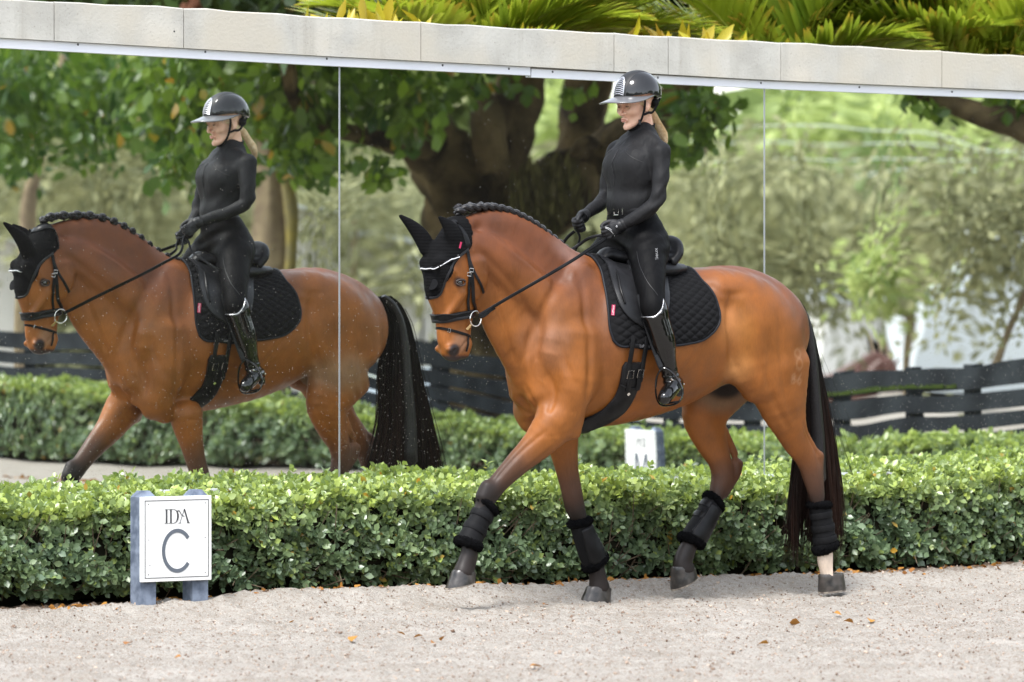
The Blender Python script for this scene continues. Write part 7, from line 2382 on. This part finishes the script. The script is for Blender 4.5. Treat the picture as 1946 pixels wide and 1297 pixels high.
mesh_obj('windscreen', [(-1.33, -.74, 1.05), (-1.33, .74, 1.05), (-.80, .66, 1.40), (-.80, -.66, 1.40)], [(0, 1, 2, 3)], CARG, car, smooth=False)
# another horse standing beyond the fence
hp_ = reflect(px_world(1560, HOR, 92)); hp_[2] = -1.45
far_h = empty('brown_horse', Vector(hp_), TH * 2 + math.radians(5), 'dark reddish brown horse standing far beyond the black fence', 'horse')
ob = bpy.data.objects.new('body', body.data.copy()); ob.data.materials.clear(); ob.data.materials.append(mat('dark chestnut coat', (.085, .028, .018), .5)); link(ob, far_h)

# ================================================================== PLANTS BEHIND THE WALL (seen directly above it)
def palm(label, crown, fronds, seed, trunk_r=.09, tint0=.55):
    rr = np.random.default_rng(seed + 500); crown = (crown[0], crown[1] + 10, crown[2])
    fronds = [(a, l * 1.0, d, t + .22) for a, l, d, t in fronds] + [(a + rr.normal(0, 6) + 9, l * rr.uniform(.75, .95), -d - .25 + rr.normal(0, .2), t + rr.normal(.3, .15)) for a, l, d, t in fronds]
    """crown: (px, py, Y); fronds: (azimuth in picture deg from up, length m, depth swing, tint)"""
    r = np.random.default_rng(seed); c0 = px_world(*crown); b = np.array([c0[0], c0[1], -.05])
    t = empty('palm', Vector(b), 0, label, 'palm')
    mb = MB(); hgt = c0[2] + .05
    mb.tube([Vector((.02 * math.sin(k), 0, hgt * k / 8)) for k in range(9)], [trunk_r * (1.25 - .3 * k / 8) for k in range(9)], 12); mb.build('trunk', BARK_L, t)
    for (az, ln, dep, tn) in fronds:
        a = math.radians(az); out = np.array([math.sin(a), dep, 0.0]); el = math.cos(a)
        # rachis arches over
        n = 16; pts = []
        p = c0 - b; d = unit(np.array([math.sin(a) * .8, dep, max(.4, math.cos(a)) * 1.3 + .45]))
        for k in range(n + 1):
            pts.append(p.copy()); p = p + d * ln / n
            d = unit(d + np.array([0, 0, -.040 - .035 * abs(math.sin(a))]) + np.array([math.sin(a) * .02, 0, 0]))
        pts = np.array(pts); tg_ = unit(np.gradient(pts, axis=0))
        mb = MB(); mb.tube([Vector(q) for q in pts], [.014 * (1 - k / n) + .003 for k in range(n + 1)], 6)
        st = mb
        side_ = unit(np.cross(tg_, [0, 0, 1.0])); up_ = np.cross(side_, tg_)
        V = []; Fq = []; tin = []; cnt = 0; m = 46
        for k in range(m):
            u = .10 + .88 * k / (m - 1); x_ = u * n; i = min(int(x_), n - 1); fr = x_ - i
            q = pts[i] * (1 - fr) + pts[i + 1] * fr; tt_ = tg_[i]; ss = side_[i]; uu = up_[i]
            Ll = ln * .36 * math.sin(math.pi * (u * .80 + .14)) + .05
            for sg in (1, -1):
                dd = unit(ss * sg * 1.0 + tt_ * (.55 + .7 * u) + uu * (.35 + r.normal(0, .08)) + r.normal(0, .05, 3)); w = .019 + .012 * (1 - u); sag = r.uniform(.25, .6)
                wv = unit(np.cross(dd, uu + .3 * ss * sg)); ps = []
                pp_ = q.copy(); d2 = dd.copy()
                for j in range(6):
                    ww = w * (1.0 if 0 < j < 4 else (.55 if j == 0 else (.62 if j == 4 else .05)))
                    ps.append(pp_ - wv * ww); ps.append(pp_ + wv * ww)
                    pp_ = pp_ + d2 * Ll / 5; d2 = unit(d2 + np.array([0, 0, -sag * .16]))
                V += ps; Fq += [(cnt + 2 * j, cnt + 2 * j + 1, cnt + 2 * j + 3, cnt + 2 * j + 2) for j in range(5)]; cnt += 12
                tv_ = tn + r.normal(0, .13); tin += [tv_] * 12
        o = mesh_obj('frond', V, Fq, PALM_LEAF, t)
        float_attr(o, 'tint', np.clip(tin, 0, 1)); tnn = np.array([(.9 if (i % 12) >= 10 else (.35 if (i % 12) >= 8 else 0)) for i in range(len(V))]) * (r.random(len(V) // 12) > .55).repeat(12)
        float_attr(o, 'turn', tnn)
        mb.build('frond_stalk', mat_stalk, o)
mat_stalk = mat('yellow green stalk', (.30, .33, .05), .5)
palm('bright green palm rising behind the wall above the mane', (890, 175, 32.6), [(-74, 1.25, .2, .85), (-60, 1.15, -.2, .95), (-46, 1.2, .3, .7), (-30, 1.3, 0, .8), (-16, 1.2, -.3, .55), (-4, 1.3, .3, .65), (8, 1.25, -.1, .5), (20, 1.3, .3, .7), (36, 1.25, -.2, .6), (52, 1.2, .2, .75), (66, 1.2, -.1, .85), (80, 1.15, .1, .9)], 81)
palm('second bright palm behind the wall, its fronds bending to the right', (1020, 190, 33.4), [(-50, 1.2, .2, .6), (-25, 1.3, .1, .5), (0, 1.3, -.2, .7), (18, 1.35, .2, .55), (38, 1.3, .1, .45), (55, 1.25, -.2, .65), (72, 1.25, 0, .8)], 82)
palm('palm with silvery drooping leaflets behind the wall, right of the rider', (1470, 200, 34.2), [(-78, 1.2, .1, .55), (-58, 1.35, .2, .6), (-38, 1.4, -.1, .45), (-20, 1.4, .2, .35), (0, 1.45, 0, .3), (18, 1.4, -.2, .4), (36, 1.4, .2, .35), (54, 1.4, 0, .5), (70, 1.3, .2, .4)], 83)
palm('palm with dense dark green fronds behind the right part of the wall', (1660, 205, 34.8), [(-66, 1.5, .1, .35), (-44, 1.5, -.1, .25), (-24, 1.5, .2, .3), (-6, 1.5, 0, .2), (12, 1.5, -.2, .3), (30, 1.5, .2, .25), (48, 1.5, 0, .35), (64, 1.4, .2, .4)], 84)
palm('palm with yellow dry tipped fronds behind the upper right corner', (1870, 190, 34.5), [(-70, 1.4, .1, .5), (-48, 1.45, -.1, .7), (-26, 1.4, .2, .9), (-8, 1.4, 0, .75), (10, 1.4, -.2, .6), (30, 1.4, .2, .8), (50, 1.4, 0, .5), (68, 1.3, .1, .4)], 85)

CROTON = leaf_mat('croton leaf', (0.36, 0.26, 0.02), (0.55, 0.50, 0.03), .4, .35)
def croton(px, py, Y, n, label, seed, turn, spread):
    r = np.random.default_rng(seed); c0 = px_world(px, py, Y); b = np.array([c0[0], c0[1], -.05])
    t = empty('croton_shrub', Vector(b), 0, label, 'shrub')
    st = MB()
    for k in range(5): st.tube([Vector((0, 0, 0)), Vector((r.normal(0, .1), r.normal(0, .1), c0[2] * .5)), Vector((r.normal(0, spread * .4), r.normal(0, .2), c0[2] - .1))], [.014, .010, .006], 6)
    st.build('stems', TWIG, t)
    pos = np.stack([r.normal(0, spread, n), r.normal(0, .25, n), c0[2] - .10 + r.uniform(-.35, .08, n)], 1)
    d = r.normal(0, .6, (n, 3)); d[:, 2] += .9
    scatter('foliage', pos, d, .22 * r.uniform(.6, 1.2, n), CROTON, t, None, (r.random(n) < turn) * r.uniform(.4, 1, n), rng=r, wid=.38)
croton(705, 30, 31.0, 160, 'yellow leaved shrub peeping over the wall left of the palms', 91, .05, .16)
croton(1270, 68, 32.6, 220, 'orange and yellow leaved shrub peeping over the wall behind the rider', 92, .5, .26)
# dark green canopy well behind the wall
cn = wood('dark_canopy', [(-600, -420), (400, -400), (1000, -420), (1600, -400), (2600, -420)], 6500, 50, 60, 73, DARK_LEAF, .62, mirror=False, lowz=1.0, tint=.45)
bk_ = np.array(px_world(390, HOR, 46)); bk_[2] = -.05
t6 = empty('reddish_tree', Vector(bk_), 0, 'tree with a reddish brown leaning bough above the wall at the left', 'tree')
limb(t6, bk_, [(330, 640, 46, 30), (335, 300, 46, 26), (350, 60, 46, 22), (385, -10, 46, 20), (440, -60, 46, 18), (520, -160, 46, 14)], mat('reddish bark', (.15, .07, .045), .9, .1, bump=(14, 1, .02)), 'trunk', 12, .08, 7, mirror=False)
P, g_ = blob_leaves([(150, 20, 120, 40, 46, 1), (520, 0, 90, 30, 46, 1), (60, -60, 300, 80, 46, 2), (560, -80, 300, 80, 46, 2)], 2600, rt, 8, .10)
dr = rt.normal(0, .6, P.shape); dr[:, 2] -= .5
scatter('foliage', P, dr, .15, DARK_LEAF, t6, None, None, base=bk_, rng=rt)

# ================================================================== SAND SCATTER
DRY = leaf_mat('fallen dry leaf', (0.42, 0.20, 0.03), (0.24, 0.09, 0.02), .7, .15)
def ground_z(x, y):
    return float(ground_h(np.array([x]), np.array([y]))[0]) + float(churn(np.array([x]), np.array([y]))[0])
rl = np.random.default_rng(17)
spots = [(668, 1221), (785, 1209), (838, 1219), (820, 1227), (330, 1250), (1708, 1117), (1750, 1084), (1900, 1083), (1500, 1186), (1600, 1172), (1622, 1185), (1655, 1180), (1627, 1082), (1640, 1090), (1430, 1095), (1372, 1096), (770, 1207), (1320, 1262), (1030, 1272), (1040, 1150), (560, 1180), (250, 1220), (1440, 1230)]
for i, (a, b) in enumerate(spots):
    Y = (CAMZ + .03) * FPX / (b - HOR); x = (a - 973) / FPX * Y
    me_v = LEAF_T.copy(); me_v[:, 2] += .22 * me_v[:, 1] ** 2 * 3 - .10 * (me_v[:, 0] - .5) ** 2
    o = mesh_obj('fallen_leaf', me_v * rl.uniform(.035, .058) * np.array([1, 1.2, 1]), LEAF_F, DRY)
    float_attr(o, 'tint', np.full(8, rl.random())); float_attr(o, 'turn', np.zeros(8))
    o.location = (x, Y, ground_z(x, Y) + .012); o.rotation_euler = (rl.normal(0, .35), rl.normal(0, .35), rl.uniform(0, 6.28))
    tag(o, 'small dry orange brown leaf lying on the sand', 'leaf', 'dry leaves lying on the sand')
n = 520; t = rl.uniform(-3.4, 5.6, n); q = 1.10 + np.abs(rl.normal(.06, .12, n)); p = W0 + WDIR * t[:, None] + NRM * q[:, None]
p[:, 2] = ground_h(p[:, 0], p[:, 1]) + churn(p[:, 0], p[:, 1]) + .004
d = rl.normal(size=(n, 3)); d[:, 2] *= .25
scatter('hedge_litter', p, d, rl.uniform(.015, .05, n), DRY, None, None, np.zeros(n), rng=rl)
# far drift of leaves at the foot of the long-side hedge (mirror)
n = 900; s = rl.uniform(2, 26, n); t = 6.45 - np.abs(rl.normal(0, .22, n)) ** 1.2; p = W0 + NRM * s[:, None] + WDIR * t[:, None]; p[:, 2] = .0
d = rl.normal(size=(n, 3)); d[:, 2] *= .2
scatter('leaf_litter', p + np.array([0, 0, -.02]), d, .09, DRY, None, None, np.zeros(n), rng=rl)
# grit and crumbs of footing
n = 26000; X_ = rl.uniform(-3.2, 4.6, n); Y_ = rl.uniform(20.6, 30.6, n)
Zc_ = ground_h(X_, Y_) + churn(X_, Y_)
dpl = (np.stack([X_, Y_], -1) - W0[:2]) @ NRM[:2]; ok = dpl > 1.05
pos = np.stack([X_, Y_, Zc_ + .001], 1)[ok]; n = len(pos)
OCT_T = np.array([(.5, 0, 0), (-.5, 0, 0), (0, .4, 0), (0, -.4, 0), (0, 0, .35), (0, 0, -.35)]); OCT_F = np.array([(4, 0, 2), (4, 2, 1), (4, 1, 3), (4, 3, 0), (5, 2, 0), (5, 1, 2), (5, 3, 1), (5, 0, 3)])
GRIT = leaf_mat('footing crumbs', (0.52, 0.42, 0.34), (0.13, 0.08, 0.055), .95, 0.0, .1)
scatter('footing_crumbs', pos, rl.normal(size=(n, 3)), rl.uniform(.005, .016, n) * (1 + (rl.random(n) > .97)), GRIT, None, rl.random(n) ** .8, np.zeros(n), T=OCT_T, Fc=OCT_F, rng=rl)

# belt of tall trees closing the ground on the other sides (it is what the helmet and boots mirror)
rb = np.random.default_rng(99)
n = 15000; ang = rb.uniform(-math.pi, math.pi, n)
def _away(a, c, w): return np.abs((a - c + math.pi) % (2 * math.pi) - math.pi) > w
ang = ang[_away(ang, math.radians(1), math.radians(19)) & _away(ang, math.radians(90), math.radians(14))]
n = len(ang); R_ = rb.uniform(40, 47, n)
hgt = 9.5 + 2.5 * np.sin(ang * 5 + 1) + 1.6 * np.sin(ang * 13) + 1.2 * np.sin(ang * 29)
zz = -.5 + (hgt + .5) * rb.random(n) ** .9
P = np.stack([R_ * np.cos(ang), 14 + R_ * np.sin(ang), zz], 1); P = np.repeat(P, 4, 0) + rb.normal(0, .5, (n * 4, 3))
dr = rb.normal(0, .7, P.shape); dr[:, 2] -= .4
scatter('tree_belt', P, dr, 1.05 * rb.uniform(.6, 1.3, len(P)), FICUS_LEAF, None, .35 + .35 * np.repeat(np.sin(ang * 40 + zz), 4), np.zeros(len(P)), T=DIA_T, Fc=DIA_F, wid=1.3, rng=rb)

# ================================================================== the head is flexed a little to the near side
def flex(o, w_fun):
    me = o.data; v = np.zeros(len(me.vertices) * 3, dtype=np.float32); me.vertices.foreach_get('co', v); v = v.reshape(-1, 3).astype(float)
    w = w_fun(v)
    d = v - np.array(CAML); d = d / d[:, 1:2]
    v = v + d * w[:, None]
    me.vertices.foreach_set('co', v.astype(np.float32).ravel()); me.update()
done_ = set()
def walk(o, fn):
    for ch in o.children:
        if ch.type == 'MESH' and ch.data.name not in done_:
            done_.add(ch.data.name); flex(ch, fn)
        walk(ch, fn)
fn_head = lambda v: .058 * smooth01(v[:, 0], .70, 1.12) * smooth01(v[:, 2], .95, 1.15)
fn_tail = lambda v: -.055 * smooth01(-v[:, 0], .90, 1.02)
for root_ in (bridle, bonnet): walk(root_, fn_head)
for ch in list(horse.children):
    if ch == tail:
        flex(ch, fn_tail); done_.add(ch.data.name)
        for c2 in ch.children: flex(c2, fn_tail); done_.add(c2.data.name)
walk(horse, fn_head)
